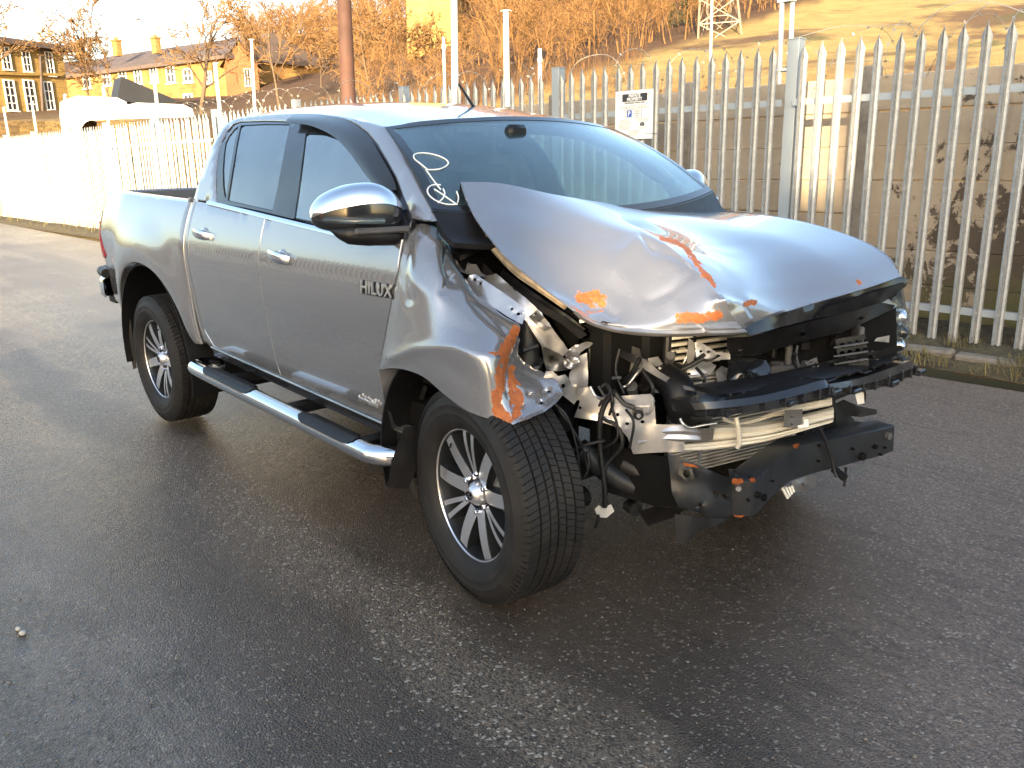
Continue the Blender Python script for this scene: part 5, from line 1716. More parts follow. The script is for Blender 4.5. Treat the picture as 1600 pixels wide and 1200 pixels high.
TARMAC = asphalt()
G = []
xs = np.concatenate([np.linspace(-260, -30, 16), np.linspace(-28, 12, 81), np.linspace(15, 120, 12)])
ys = np.concatenate([np.linspace(-120, -12, 10), np.linspace(-11, 3.3, 30)])
fy = lambda x: 4.234 + (x + .329) * math.tan(3.17383 - math.pi)       # fence line
def road_h(x, y):
    return .018 * noise.noise((x * .35, y * .35, 2.0)) * smooth(.0, 1.5, abs(y) + abs(x) * .2 + .5) * 0 + .0
V, Fc = [], []
for y in ys:
    for x in xs:
        yy = y if y < 3.2 else y + (fy(x) - 4.2)
        V.append((x, yy, -.004 + .004 * noise.noise((x * .8, yy * .8, 0))))
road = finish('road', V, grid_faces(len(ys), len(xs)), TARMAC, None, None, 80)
road['kind'] = 'structure'

# ---- verge of earth, moss and leaf litter between kerb and wall
def soil_mat(name, a, b_, c, sc=6.0):
    t = NT(name)
    v = t.coord()
    n1 = t.noise(v, sc, 8, .7)
    n2 = t.noise(v, sc * 5, 6, .7)
    col = t.mix(t.ramp(n1, [(.38, 0.0), (.62, 1.0)]), a, b_)
    col = t.mix(t.ramp(n2, [(.52, 0.0), (.64, .8)]), col, c)
    t.set(Base_Color=col, Roughness=.9)
    t.bump(n2, .8, .03)
    return t.m
VERGE = soil_mat('verge_soil', (.045, .034, .024), (.10, .085, .04), (.16, .13, .075))
V = []
xs2 = np.concatenate([np.linspace(-90, -16, 60), np.linspace(-15.8, 6, 180)])
rows = np.linspace(-.62, 1.2, 22)
for r_ in rows:
    for x in xs2:
        h = .075 * smooth(-.60, -.30, r_) + .05 * smooth(-.2, .2, r_)
        h += (.030 * noise.noise((x * 3.0, r_ * 3.0, 5)) + .02 * noise.noise((x * 9.0, r_ * 9.0, 8))) * smooth(-.62, -.45, r_)
        V.append((x, fy(x) + r_ + .07 * noise.noise((x * .9, 0, 1)) * smooth(.2, -.6, r_), h - .012))
vg = finish('verge', V, grid_faces(len(rows), len(xs2)), VERGE, None, None, 80)
vg['kind'] = 'structure'
KERB = pm('kerb_concrete', (.20, .18, .15), .85, 0, 0, .3, 6, .1, .6, 40, dirt=.9)
kb = empty('kerb', (0, 0, 0))
kb['kind'] = 'structure'
x = 3.3
while x > -6.5:
    L = .60 + rng.uniform(-.02, .02)
    b = MB()
    b.box((0, 0, 0), (L - .012, .11, .15), .018)
    o = b.build('kerb_stone', KERB, kb, 30)
    o.location = (x - L / 2, fy(x) - .36 + rng.uniform(-.03, .03), .012 + rng.uniform(-.03, .012))
    o.rotation_euler = (rng.uniform(-.16, .16), rng.uniform(-.04, .04), rng.uniform(-.06, .06))
    x -= L
# grass, dead stalks
GRASS = pm('dry_grass', (.15, .125, .05), .85, 0, 0, .5, 1.4)
V, Fc = [], []
def blade(x, y, z, h, lean, w=.004):
    a = rng.uniform(0, 6.28)
    dx, dy = math.cos(a), math.sin(a)
    b0 = len(V)
    V.extend([(x - dy * w, y + dx * w, z), (x + dy * w, y - dx * w, z), (x + dx * lean * .5 - dy * w * .7, y + dy * lean * .5 + dx * w * .7, z + h * .7), (x + dx * lean * .5 + dy * w * .7, y + dy * lean * .5 - dx * w * .7, z + h * .7), (x + dx * lean * 1.2, y + dy * lean * 1.2, z + h * (.9 if lean < h else .6))])
    Fc.extend([(b0, b0 + 1, b0 + 3, b0 + 2), (b0 + 2, b0 + 3, b0 + 4)])
for k in range(6200):
    x = rng.uniform(-7, 1.3) if k < 1700 else (rng.uniform(-60, -14) if k < 2900 else rng.uniform(-1.6, 1.2))
    r_ = rng.normal(-.22, .17) if k < 2900 else rng.normal(-.34, .17)
    if noise.noise((x * 2.2, r_ * 2.2, 3)) < -.02 or r_ < -.66: continue
    s_ = 1.0 if x > -10 else 2.2
    blade(x, fy(x) + r_, .07 * smooth(-.62, -.35, r_), rng.uniform(.03, .12) * s_, rng.uniform(.02, .12) * s_, .003 * s_)
gr = finish('grass', V, Fc, GRASS, None, None, 0)
gr['kind'] = 'stuff'

# ---- palisade fence
def galv():
    t = NT('galvanised_steel')
    v = t.coord()
    n1 = t.noise(v, 26.0, 6, .7)
    n2 = t.noise(v, 4.0, 5)
    oi = t.n('ObjectInfo')
    col = t.mix(t.ramp(n1, [(.3, 0.0), (.7, 1.0)]), (.25, .27, .285), (.42, .435, .435))
    col = t.mix(t.math('MULTIPLY', oi.outputs['Random'], .25), col, (.34, .33, .30))
    t.set(Base_Color=col, Metallic=.35, Roughness=t.math('MULTIPLY_ADD', n2, .25, .38))
    t.bump(n1, .08, .003)
    return t.m
GALV = galv()
POSTM = pm('fence_post_steel', (.33, .37, .40), .5, .3, 0, .12, 5, .1, .05, 60, dirt=.15)
FH = 2.365
fdir = np.array([math.cos(3.17383), math.sin(3.17383), 0])
fnor = np.array([fdir[1], -fdir[0], 0])
if fnor[1] > 0: fnor = -fnor                # towards the road
F0 = np.array([-.32886, 4.23396, .0166])
FENCE = empty('palisade_fence', (0, 0, 0), 0, 'long galvanised palisade security fence with pointed pales running along the far edge of the road', 'fence')
pale_prof = [(-.034, .0), (-.028, .016), (-.013, .022), (-.004, .001), (.004, .001), (.013, .022), (.028, .016), (.034, .0)]
def pale_mesh():
    b = MB()
    us = [p[0] for p in pale_prof]
    top = [FH - .095, FH - .055, FH - .020, FH - .06, FH - .06, FH + .0, FH - .055, FH - .095]
    tip = {2: FH - .03, 3: FH, 4: FH, 5: FH - .03, 0: FH - .10, 7: FH - .10, 1: FH - .045, 6: FH - .045}
    V = []
    for (u, d) in pale_prof: V.append((u, -d, 0.0))
    for (u, d) in pale_prof: V.append((u, -d, FH - .16))
    for i, (u, d) in enumerate(pale_prof):
        s_ = .55 if i in (1, 6) else (.42 if i in (2, 5) else (1.0 if i in (0, 7) else .6))
        V.append((u * s_ + (.0 if i not in (0, 7) else math.copysign(.004, u)), -d * .9 - (.004 if i in (0, 7) else 0), tip[i]))
    n = len(pale_prof)
    Fq = [(r * n + i, r * n + i + 1, (r + 1) * n + i + 1, (r + 1) * n + i) for r in range(2) for i in range(n - 1)]
    m = len(V)
    V2 = [(v[0], v[1] + .003, v[2]) for v in V]
    Fb = [tuple(m + j for j in reversed(f)) for f in Fq]
    E_ = []
    for r in range(2):
        E_ += [(r * n, (r + 1) * n, m + (r + 1) * n, m + r * n), (r * n + n - 1, m + r * n + n - 1, m + (r + 1) * n + n - 1, (r + 1) * n + n - 1)]
    for i in range(n - 1):
        E_.append((2 * n + i, 2 * n + i + 1, m + 2 * n + i + 1, m + 2 * n + i))
    b.add(V + V2, Fq + Fb + E_)
    for z in (.30, FH - .46): b.ball((0, -.006, z), (.009, .006, .009), 8, 4)
    return b
pale0 = None
frz = math.atan2(fdir[1], fdir[0]) + math.pi
def on_fence(s_, off=0.0, z=0.0):
    return F0 + fdir * s_ - fnor * (-off) + np.array((0, 0, z))
npale = 0
def put_pale(s_):
    global pale0, npale
    p = on_fence(s_) + np.array((0, 0, rng.uniform(-.006, .006)))
    if pale0 is None:
        pale0 = pale_mesh().build('pale', GALV, FENCE, 25)
        o = pale0
    else: o = linked(pale0, FENCE)
    o.location = p
    o.rotation_euler = (rng.uniform(-.004, .004), rng.uniform(-.006, .006), frz + rng.uniform(-.06, .06))
    npale += 1
post_s = [-5.50 + 1.54 + .1425 + 2.749 * k for k in range(0, 16)]
for k in range(-6, 11): put_pale(.154 * k)
for k in range(16): put_pale(-1.209 - .154 * k)
s_ = 1.825
bays = 0
while s_ < 37.0:
    for j in range(17): put_pale(s_ + .154 * j)
    if s_ > 11: put_pale(s_ + 16.93 * .154)
    s_ += 16 * .154 + .285
    bays += 1
for ps in post_s:
    p = on_fence(ps, -.055)
    b = MB()
    pw = .105 if ps < 12 else .19; b.box((0, .05, 1.20), (pw, .105, 2.42), .004); b.box((0, .05, 2.415), (pw + .007, .112, .012), .003)
    o = b.build('fence_post', POSTM, FENCE, 0)
    o.location = p
    o.rotation_euler = (0, 0, frz)
for a, c in zip(post_s, post_s[1:] + [37.2]):
    if c < a: continue
    for z in (.30, FH - .46):
        m = (a + c) / 2
        b = MB()
        b.box((0, 0, 0), (c - a - .10, .006, .05)); b.box((0, .022, .025), (c - a - .10, .045, .006))
        o = b.build('rail', POSTM, FENCE, 0)
        o.location = on_fence(m, -.006, z)
        o.rotation_euler = (0, 0, frz)

# ---- sign cable-tied to the pales
sc_ = [(961.5, 144.5), (1022, 137.5), (1018.5, 216), (961.5, 219)]
def fence_px(px, py, off):
    r = ray(px, py)
    p0 = F0 + fnor * off
    return CAM + r * (((p0 - CAM) @ fnor) / (r @ fnor))
q = [fence_px(*c, .03) for c in sc_]
ctr = sum(q) / 4
SW, SH = .5 * (np.linalg.norm(q[1] - q[0]) + np.linalg.norm(q[2] - q[3])), .5 * (np.linalg.norm(q[3] - q[0]) + np.linalg.norm(q[2] - q[1]))
SIGN = empty('parking_sign', tuple(ctr), frz, 'white PRIVATE PROPERTY notice with a blue P, tied to the palisade fence', 'sign')
SB = pm('sign_board', (.78, .78, .76), .4, 0, .2, .05, 6)
SK = pm('sign_black', (.03, .03, .032), .5)
SBL = pm('sign_blue', (.02, .10, .42), .5)
SGR = pm('sign_grey_text', (.22, .22, .22), .6)
b = MB(); b.box((0, 0, 0), (SW, .004, SH), .002); b.build('sign_board', SB, SIGN, 30)
RX = Matrix.Rotation(R(90), 4, 'X')
def s_at(u, v, d=.0045): return Matrix.Translation((u * SW, -d, v * SH)) @ RX
b = MB(); b.box((0.02 * SW, -.003, .355 * SH), (.66 * SW, .003, .155 * SH), .001); b.build('title_bar', SK, SIGN, 0)
mesh_from_text('PRIVATE', .085 * SH, .0006, SB, 'lettering', SIGN, s_at(.02, .365, .0055), .0016, align='CENTER')
mesh_from_text('PROPERTY', .085 * SH, .0006, SB, 'lettering', SIGN, s_at(.02, .293, .0055), .0016, align='CENTER')
mesh_from_text('CONTROLLED PARKING AREA', .040 * SH, .0004, SK, 'lettering', SIGN, s_at(.02, .235), .0006, align='CENTER')
for k, (v_, w_) in enumerate(((.195, .52), (.165, .70), (.138, .72))):
    b = MB()
    x0 = -w_ / 2
    while x0 < w_ / 2:
        l = rng.uniform(.02, .07)
        b.box(((x0 + l / 2 + .02) * SW, -.0026, v_ * SH), (l * SW, .0014, .011 * SH)); x0 += l + .015
    b.build('small_print', SGR, SIGN, 0)
b = MB()
for (cx, cz, w_, h_) in ((.0, .115, .42, .006), (.0, -.055, .42, .006), (-.21, .03, .008, .176), (.21, .03, .008, .176)):
    b.box((cx * SW, -.0026, cz * SH), (w_ * SW, .0016, h_ * SH))
b.build('permit_box', SK, SIGN, 0)
b = MB(); b.box((-.115 * SW, -.0028, .03 * SH), (.13 * SW, .0018, .14 * SH)); b.build('parking_symbol', SBL, SIGN, 0)
mesh_from_text('P', .14 * SH, .0006, SB, 'lettering', SIGN, s_at(-.118, -.016, .0048), .001, align='CENTER')
for k, tx in enumerate(('Permit', 'holders', 'only')):
    mesh_from_text(tx, .05 * SH, .0004, SGR, 'lettering', SIGN, s_at(.09, .062 - .048 * k), .0004, align='CENTER')
b = MB()
for (u0, u1, v0, n_) in ((-.40, -.06, -.10, 9), (.06, .40, -.085, 3), (.08, .38, -.255, 2), (-.18, .16, -.32, 5)):
    for k in range(n_):
        b.box(((u0 + u1) / 2 * SW, -.0026, (v0 - k * .024) * SH), ((u1 - u0) * rng.uniform(.6, 1.0) * SW, .0014, .008 * SH))
b.build('small_print', SGR, SIGN, 0)
b = MB(); b.box((.23 * SW, -.003, -.20 * SH), (.11 * SW, .002, .065 * SH), .001); b.box((.23 * SW, -.003, -.163 * SH), (.045 * SW, .002, .02 * SH)); b.build('camera_symbol', SK, SIGN, 0)
b = MB(); b.tube([(.23 * SW + .022 * SW * math.cos(a), -.0045, -.20 * SH + .022 * SW * math.sin(a)) for a in np.linspace(0, 6.283, 17)], .0012, 5); b.build('camera_symbol', SB, SIGN, 0)
b = MB(); b.tube([(-.32 * SW + .05 * SW * math.cos(a), -.003, -.40 * SH + .05 * SW * math.sin(a)) for a in np.linspace(0, 6.283, 21)], .0016, 5); b.build('round_emblem', SK, SIGN, 0)
for (u, v_, du, dv) in ((-.40, .44, 0, -.08), (.40, .42, 0, -.09), (-.47, -.425, .16, .01), (.47, -.40, -.16, .0)):
    b = MB(); b.tube([(u * SW - du * SW, -.004, v_ * SH), (u * SW, -.008, v_ * SH), ((u + du) * SW, -.004, (v_ + dv) * SH)], .0022, 5); b.build('cable_tie', SK, SIGN, 0)

# ---- concrete panel wall behind the fence
def conc(name, peel):
    t = NT(name)
    v = t.coord('Object')
    g = t.n('NewGeometry')
    oi = t.n('ObjectInfo')
    pos = g.outputs['Position']
    n1 = t.noise(pos, 1.6, 8, .65)
    n2 = t.noise(pos, 9.0, 6, .7)
    n3 = t.noise(pos, 3.2, 9, .72, .3)
    col = t.mix(t.ramp(n1, [(.3, 0.0), (.7, 1.0)]), (.36, .28, .19), (.50, .41, .30))
    col = t.mix(t.math('MULTIPLY', oi.outputs['Random'], .35), col, (.36, .32, .27))
    sx = t.n('SeparateXYZ')
    t.l(pos, sx.inputs[0])
    grad = t.math('ADD', t.math('MULTIPLY_ADD', sx.outputs[0], .10, .115), t.math('MULTIPLY_ADD', sx.outputs[2], -.075, .10))
    pm_ = t.ramp(t.math('ADD', n3, grad), [(.56, 0.0), (.585, 1.0)])
    col = t.mix(pm_, col, t.mix(n2, (.055, .042, .03), (.14, .105, .075)))
    strk = t.noise(t.n('Mapping').outputs[0], 1.0) if False else t.noise(t.coord('Object', (9, 9, .9)), 1.0, 5, .6)
    col = t.mix(t.ramp(strk, [(.55, 0.0), (.8, .35)]), col, (.10, .085, .065))
    moss = t.ramp(t.math('SUBTRACT', n3, t.math('MULTIPLY', sx.outputs[2], .5)), [(.22, 0.0), (.42, .6)])
    col = t.mix(moss, col, (.12, .12, .035))
    t.set(Base_Color=col, Roughness=.88)
    t.bump(t.math('ADD', t.math('MULTIPLY', n2, .6), t.math('MULTIPLY', pm_, -.5)), .5, .012)
    return t.m
CONC = conc('old_painted_concrete', .5)
CPOST = pm('concrete_post', (.27, .24, .20), .85, 0, 0, .2, 4, .08, .4, 50, dirt=.6)
WALL = empty('panel_wall', (0, 0, 0), 0, 'weathered beige concrete panel wall standing behind the palisade fence', 'wall')
WOFF = .62
wbase = lambda s_: on_fence(s_, -WOFF)
PL, PHt = 1.86, .287
wpost = -.62
panel0 = {}
for bay in range(-3, 7):
    s0 = wpost + bay * PL
    for r in range(7):
        if bay >= 4 and r == 6: continue
        if 'p' not in panel0:
            b = MB()
            b.box((0, 0, 0), (PL - .13, .05, PHt - .001), .009)
            o = panel0['p'] = b.build('concrete_panel', CONC, WALL, 30)
        else: o = linked(panel0['p'], WALL)
        p = wbase(s0 + PL / 2) + np.array((0, 0, .10 + (r + .5) * PHt + rng.uniform(-.004, .004)))
        o.location = p + fnor * rng.uniform(-.012, .006)
        o.rotation_euler = (rng.uniform(-.008, .008), rng.uniform(-.004, .004), frz)
    b = MB()
    b.box((0, 0, 0), (.12, .13, 2.35), .012)
    o = b.build('concrete_post', CPOST, WALL, 30)
    o.location = wbase(s0) + np.array((0, 0, 1.02))
    o.rotation_euler = (0, 0, frz)

# ---- razor wire along the top of the fence
WIRE = pm('razor_wire', (.46, .42, .36), .4, .7, 0, .2, 30)
def coil(name, s0, s1, rad, pitch, label, z0, off, seed):
    b = MB()
    n = int((s1 - s0) / pitch * 22)
    P = []
    for i in range(n + 1):
        t = i / n
        a = i * 2 * math.pi / 22
        jr = rad * (1 + .22 * noise.noise((t * 40, seed, 0)))
        p = on_fence(s0 + (s1 - s0) * t + .12 * math.cos(a * .5), off, z0 + jr * math.sin(a) + .05 * noise.noise((t * 25, seed, 4)))
        P.append(p - fnor * (jr * math.cos(a)))
    b.tube(P, .0022, 3, cap=False)
    for i in range(0, n, 2):
        p = Vector(P[i]); d = (Vector(P[i + 1]) - p).normalized()
        u = d.orthogonal().normalized(); w_ = d.cross(u)
        for vv in (u, w_):
            b.add([p - vv * .014 - d * .006, p + vv * .014 - d * .006, p + vv * .014 + d * .006, p - vv * .014 + d * .006, p], [(0, 4, 3), (1, 2, 4), (0, 1, 4), (2, 3, 4)])
    o = b.build(name, WIRE, None, 0)
    tag(o, label, 'razor wire')
    return o
coil('razor_wire', -1.0, 3.2, .21, .42, 'loose razor wire coil behind the pale tips at the right end of the fence', FH - .12, -.26, 1)
coil('razor_wire', 3.3, 8.2, .20, .62, 'sparse razor wire coil above the fence over the parking sign', FH - .04, -.24, 5)
coil('razor_wire', 8.3, 14.5, .24, .55, 'razor wire coil looping over the fence behind the truck roof', FH + .02, -.24, 9)
b = MB()
for arc in ([(1425, 60), (1440, 40), (1475, 12), (1510, 2), (1560, 6), (1602, 20)], [(1510, 36), (1525, 20), (1545, 5)], [(1240, 60), (1310, 42), (1380, 40), (1420, 38)], [(1290, 100), (1340, 95), (1390, 96)], [(1530, 110), (1565, 104), (1605, 98)]):
    P = [fence_px(px, py, -.35) for px, py in arc]
    b.tube(crom(P, 7), .0035, 4)
tag(b.build('wire_strand', WIRE, None, 0), 'stray strands of wire arching high above the right end of the fence', 'wire')

# ================================================================== BACKGROUND
def px_of(P):
    d = np.array(P) - CAM
    z = d @ FWD
    if z <= .1: return (-9999, 0)
    return (800 + F_PX * (d @ RGT) / z, 600 - F_PX * (d @ UPV) / z)
SKY_PX = [-2500, -600, 0, 100, 380, 430, 480, 560, 640, 700, 760, 850, 1000, 1200, 1600, 2200, 5000]
SKY_PY = [140, 120, 108, 98, 78, 64, 52, 43, 28, 8, -25, -60, -90, -110, -120, -110, 60]
SKY_D = [260, 240, 220, 220, 210, 205, 200, 190, 180, 170, 160, 150, 140, 130, 120, 120, 200]
def terr(px, D):
    py = float(np.interp(px, SKY_PX, SKY_PY))
    Ds = float(np.interp(px, SKY_PX, SKY_D))
    zs = far(px, py, Ds)[2]
    t = (D - 9.0) / (Ds - 9.0)
    z = zs * (min(1.0, max(0, t)) ** 1.12) if t <= 1 else zs - (D - Ds) * .05
    near = 1.75 * smooth(18, 25, D) * smooth(440, 330, px) * (1 - smooth(60, 160, D))
    z = z * (1 - .35 * smooth(440, 330, px) * (1 - smooth(60, 160, D))) + near
    return z
def ground_at(px, D):
    d = ray(px, 250)
    h = math.hypot(d[0], d[1])
    x, y = CAM[0] + d[0] / h * D, CAM[1] + d[1] / h * D
    return np.array((x, y, terr(px, D) + (.5 * noise.noise((x * .06, y * .06, 3)) + .25 * noise.noise((x * .2, y * .2, 7))) * smooth(12, 50, D)))
def hill_mat():
    t = NT('hillside_cover')
    v = t.coord('Object')
    a = t.n('Attribute', attribute_name='grass').outputs['Fac']
    n1 = t.noise(v, .16, 9, .65, .4)
    n2 = t.noise(v, .9, 8, .7)
    g = t.mix(t.ramp(n2, [(.3, 0.0), (.7, 1.0)]), (.30, .205, .065), (.47, .335, .115))
    br = t.mix(n2, (.06, .03, .012), (.15, .07, .028))
    gr = t.mix(n2, (.05, .055, .014), (.12, .11, .03))
    g = t.mix(t.ramp(n1, [(.50, 0.0), (.60, .9)]), g, br)
    g = t.mix(t.ramp(t.noise(v, .33, 6, .6), [(.56, 0.0), (.66, .8)]), g, gr)
    w = t.mix(t.ramp(n2, [(.3, 0.0), (.7, 1.0)]), (.055, .025, .009), (.125, .058, .018))
    col = t.mix(a, w, g)
    t.set(Base_Color=col, Roughness=.95)
    t.bump(t.math('ADD', n2, t.noise(v, 3.5, 6, .7)), .9, .5)
    return t.m
cols = list(np.linspace(-420, 2100, 127))
Ds = list(np.geomspace(9.4, 420, 64))
V, ga = [], []
for D in Ds:
    for px in cols:
        p = ground_at(px, D)
        if p[1] < fy(p[0]) + 1.15 and D < 60: p[2] = min(p[2], -.05)
        V.append(p)
        q = px_of(p)
        ga.append(smooth(-14, 14, q[0] - (1050 + (72 - q[1]) * 3.2) + 18 * noise.noise((q[0] * .02, q[1] * .05, 2))) if q[0] > 700 else (.6 * smooth(60, 20, D)))
hl = finish('hillside', V, grid_faces(len(Ds), len(cols)), hill_mat(), None, None, 80, None, {'grass': ga})
hl['kind'] = 'structure'

# ---- bare trees
BARK = pm('bare_twigs', (.17, .095, .036), .9, 0, 0, .3, 1.2)
BARKD = pm('tree_bark', (.11, .075, .045), .9, 0, 0, .3, 5, .1, .4, 30)
def tree_segs(h, seed, spread=.55, levels=4, thick=.018, up=.25, kids=(1.7, 1.5, 1.3, 1.0, .8), ns=(6, 4, 3, 3, 2)):
    r_ = random.Random(seed)
    S = []
    def grow(p, d, L, rad, lv):
        n = ns[min(lv, len(ns) - 1)]
        for i in range(n):
            dd = (d + Vector((r_.gauss(0, .09), r_.gauss(0, .09), r_.gauss(0, .05) + up * (.10 if lv else 0)))).normalized()
            q = p + dd * (L / n)
            r1 = rad * (.86 if lv == 0 else .80)
            S.append((p, q, rad, r1, lv))
            if lv < levels and (lv > 0 or i >= 1):
                kn = kids[min(lv, len(kids) - 1)]
                for _ in range(int(kn) + (1 if r_.random() < kn % 1 else 0)):
                    th = max(.2, r_.gauss(spread + .18, .16))
                    ax = dd.orthogonal().normalized()
                    ax.rotate(Matrix.Rotation(r_.uniform(0, 6.283), 3, dd))
                    nd = (dd * math.cos(th) + ax * math.sin(th)).normalized()
                    grow(q, nd, L * (.62 if lv == 0 else .58) * r_.uniform(.7, 1.1) * (1 - .30 * i / n), rad * .55, lv + 1)
            p, d, rad = q, dd, r1
    grow(Vector((0, 0, 0)), Vector((r_.gauss(0, .05), r_.gauss(0, .05), 1)).normalized(), h * .62, h * thick, 0)
    return S
def seg_mesh(S, minr):
    V, Fc = [], []
    for (p, q, r0, r1, lv) in S:
        d = (q - p).normalized()
        a = d.orthogonal().normalized()
        c = d.cross(a)
        n = 6 if lv == 0 else (4 if lv < 3 else 3)
        b0 = len(V)
        for (o, r_) in ((p, max(r0, minr)), (q, max(r1, minr * .8))):
            for k in range(n):
                th = 6.2832 * k / n
                V.append(o + (a * math.cos(th) + c * math.sin(th)) * r_)
        for k in range(n):
            Fc.append((b0 + k, b0 + (k + 1) % n, b0 + n + (k + 1) % n, b0 + n + k))
    return V, Fc
def tree(px, py_top, D, label, seed, spread=.55, thick=.018, levels=4, base=None, up=.25):
    g = ground_at(px, D)
    if base is not None: g[2] = base
    top = far(px, py_top, D)[2]
    h = (top - g[2]) * .92
    S = tree_segs(h, seed, spread, levels, thick, up)
    zmax = max(s_[1].z for s_ in S)
    k = (top - g[2]) / zmax
    S = [(a * k, b_ * k, r0 * k, r1 * k, lv) for a, b_, r0, r1, lv in S]
    o = empty('bare_tree', tuple(g - np.array((0, 0, .2))), 0, label, 'tree', 'bare winter trees beyond the fence')
    mr = D * .00042
    V, Fc = seg_mesh([s_ for s_ in S if s_[4] <= 1], mr)
    finish('trunk', V, Fc, BARKD, o, None, 60)
    V, Fc = seg_mesh([s_ for s_ in S if s_[4] > 1], mr)
    finish('crown', V, Fc, BARK, o, None, 0)
tree(322, -70, 31, 'big bare tree with wide spreading boughs standing before the long slate roof', 3, .56, .017, 4)
tree(192, -25, 46, 'thin bare tree rising over the middle chimney of the long roof', 5, .48, .010, 4)
tree(142, 10, 50, 'sparse bare tree with a few leaves left of the thin chimney tree', 8, .55, .010, 4)
tree(4, -90, 44, 'tall dark trunk at the very left edge beside the stone building', 11, .5, .022, 4)
tree(445, -40, 44, 'slim bare tree between the brick gable and the brown pole', 13, .42, .012, 4)
tree(585, -25, 40, 'bushy bare tree just right of the brown telegraph pole', 17, .58, .014, 4)
tree(415, -10, 60, 'thin bare tree above the red brick gable', 19, .45, .010, 4)
tree(640, 10, 46, 'small bare tree left of the stone mill chimney', 23, .58, .012, 4)
tree(690, 15, 46, 'low twiggy tree growing in front of the stone mill chimney', 29, .6, .012, 4)
tree(510, 40, 55, 'low bare tree left of the brown telegraph pole', 31, .6, .012, 4)
tree(745, 30, 42, 'bare tree right of the mill chimney and the pale trunk', 37, .6, .013, 4)
tree(905, 25, 40, 'twiggy bare tree above the fence left of the parking sign', 41, .62, .012, 4)
tree(985, 35, 44, 'reddish bare tree above the parking sign', 43, .62, .012, 4)
# woodland: one mass of bare trees on the slope
tv, tf = [], []
tmpl = []
for sd in (101, 102, 103, 104):
    S = tree_segs(1.0, sd, .5, 3, .012, .5, (1.6, 1.2, 1.0), (4, 3, 3, 2))
    zm = max(s_[1].z for s_ in S)
    V, Fc = [], []
    for (p, q, r0, r1, lv) in S:
        d = (q - p).normalized()
        a = d.cross(Vector((rng.normal(), rng.normal(), .2))).normalized()
        b0 = len(V)
        w0, w1 = max(r0, .0036), max(r1, .0016)
        V += [(p + a * w0) / zm, (p - a * w0) / zm, (q - a * w1) / zm, (q + a * w1) / zm]
        Fc.append((b0, b0 + 1, b0 + 2, b0 + 3))
    tmpl.append((np.array([tuple(v) for v in V]), np.array(Fc)))
VV, FF, off = [], [], 0
for k in range(3900):
    px = rng.uniform(395, 1330)
    low = k >= 2400
    D = 34 + 120 * rng.random() ** 1.1 if not low else rng.uniform(22, 95)
    p = ground_at(px, D)
    q = px_of(p)
    if q[0] > 1050 + (72 - q[1]) * 3.2 - 10 or (px < 540 and D < 90) or (px < 770 and D < 78 and not low): continue
    tvv, tff = tmpl[k % 4]
    h = rng.uniform(.7, 2.0) if low else rng.uniform(2.0, 7.5) * (.75 if px > 800 else 1.0) * (.6 if D < 55 else 1)
    a = rng.uniform(0, 6.28)
    Rm = np.array([[math.cos(a), -math.sin(a), 0], [math.sin(a), math.cos(a), 0], [0, 0, 1]])
    VV.append(tvv @ Rm.T * (h * np.array((1.15, 1.15, 1))) + p)
    FF.append(tff + off)
    off += len(tvv)
VV, FF = np.concatenate(VV), np.concatenate(FF)
WOODM = pm('woodland_twigs', (.165, .086, .029), .95, 0, 0, .45, .06)
me = bpy.data.meshes.new('woodland')
me.vertices.add(len(VV)); me.vertices.foreach_set('co', VV.ravel())
me.loops.add(FF.size); me.loops.foreach_set('vertex_index', FF.ravel().astype(np.int32))
me.polygons.add(len(FF)); me.polygons.foreach_set('loop_start', (np.arange(len(FF)) * 4).astype(np.int32))
me.update(calc_edges=True)
me.materials.append(WOODM)
o = bpy.data.objects.new('woodland', me)
COL.objects.link(o)
o['kind'] = 'stuff'
# scrub right behind the wall
V, Fc = [], []
for k in range(7000):
    px = rng.uniform(560, 1640)
    D = rng.uniform(11, 26) if px > 1000 else rng.uniform(16, 34)
    p = ground_at(px, D)
    if p[1] < fy(p[0]) + 1.2: continue
    if noise.noise((p[0] * .35, p[1] * .35, 9)) < -.05: continue
    b0 = len(V)
    h = rng.uniform(.15, .8) * (1 if px > 1000 else 1.5)
    for _ in range(3):
        b0 = len(V)
        q = p + np.array((rng.normal() * .25 * h, rng.normal() * .25 * h, h * rng.uniform(.5, 1)))
        w = rng.normal(size=3); w /= np.linalg.norm(w)
        V += [p - w * .005, p + w * .005, q + w * .002, q - w * .002]
        Fc.append((b0, b0 + 1, b0 + 2, b0 + 3))
sc2 = finish('scrub', V, Fc, WOODM, None, None, 0)
sc2['kind'] = 'stuff'
def D_at(px, py):
    return min(np.linspace(15, 119, 209), key=lambda D: abs(px_of(ground_at(px, D))[1] - py))
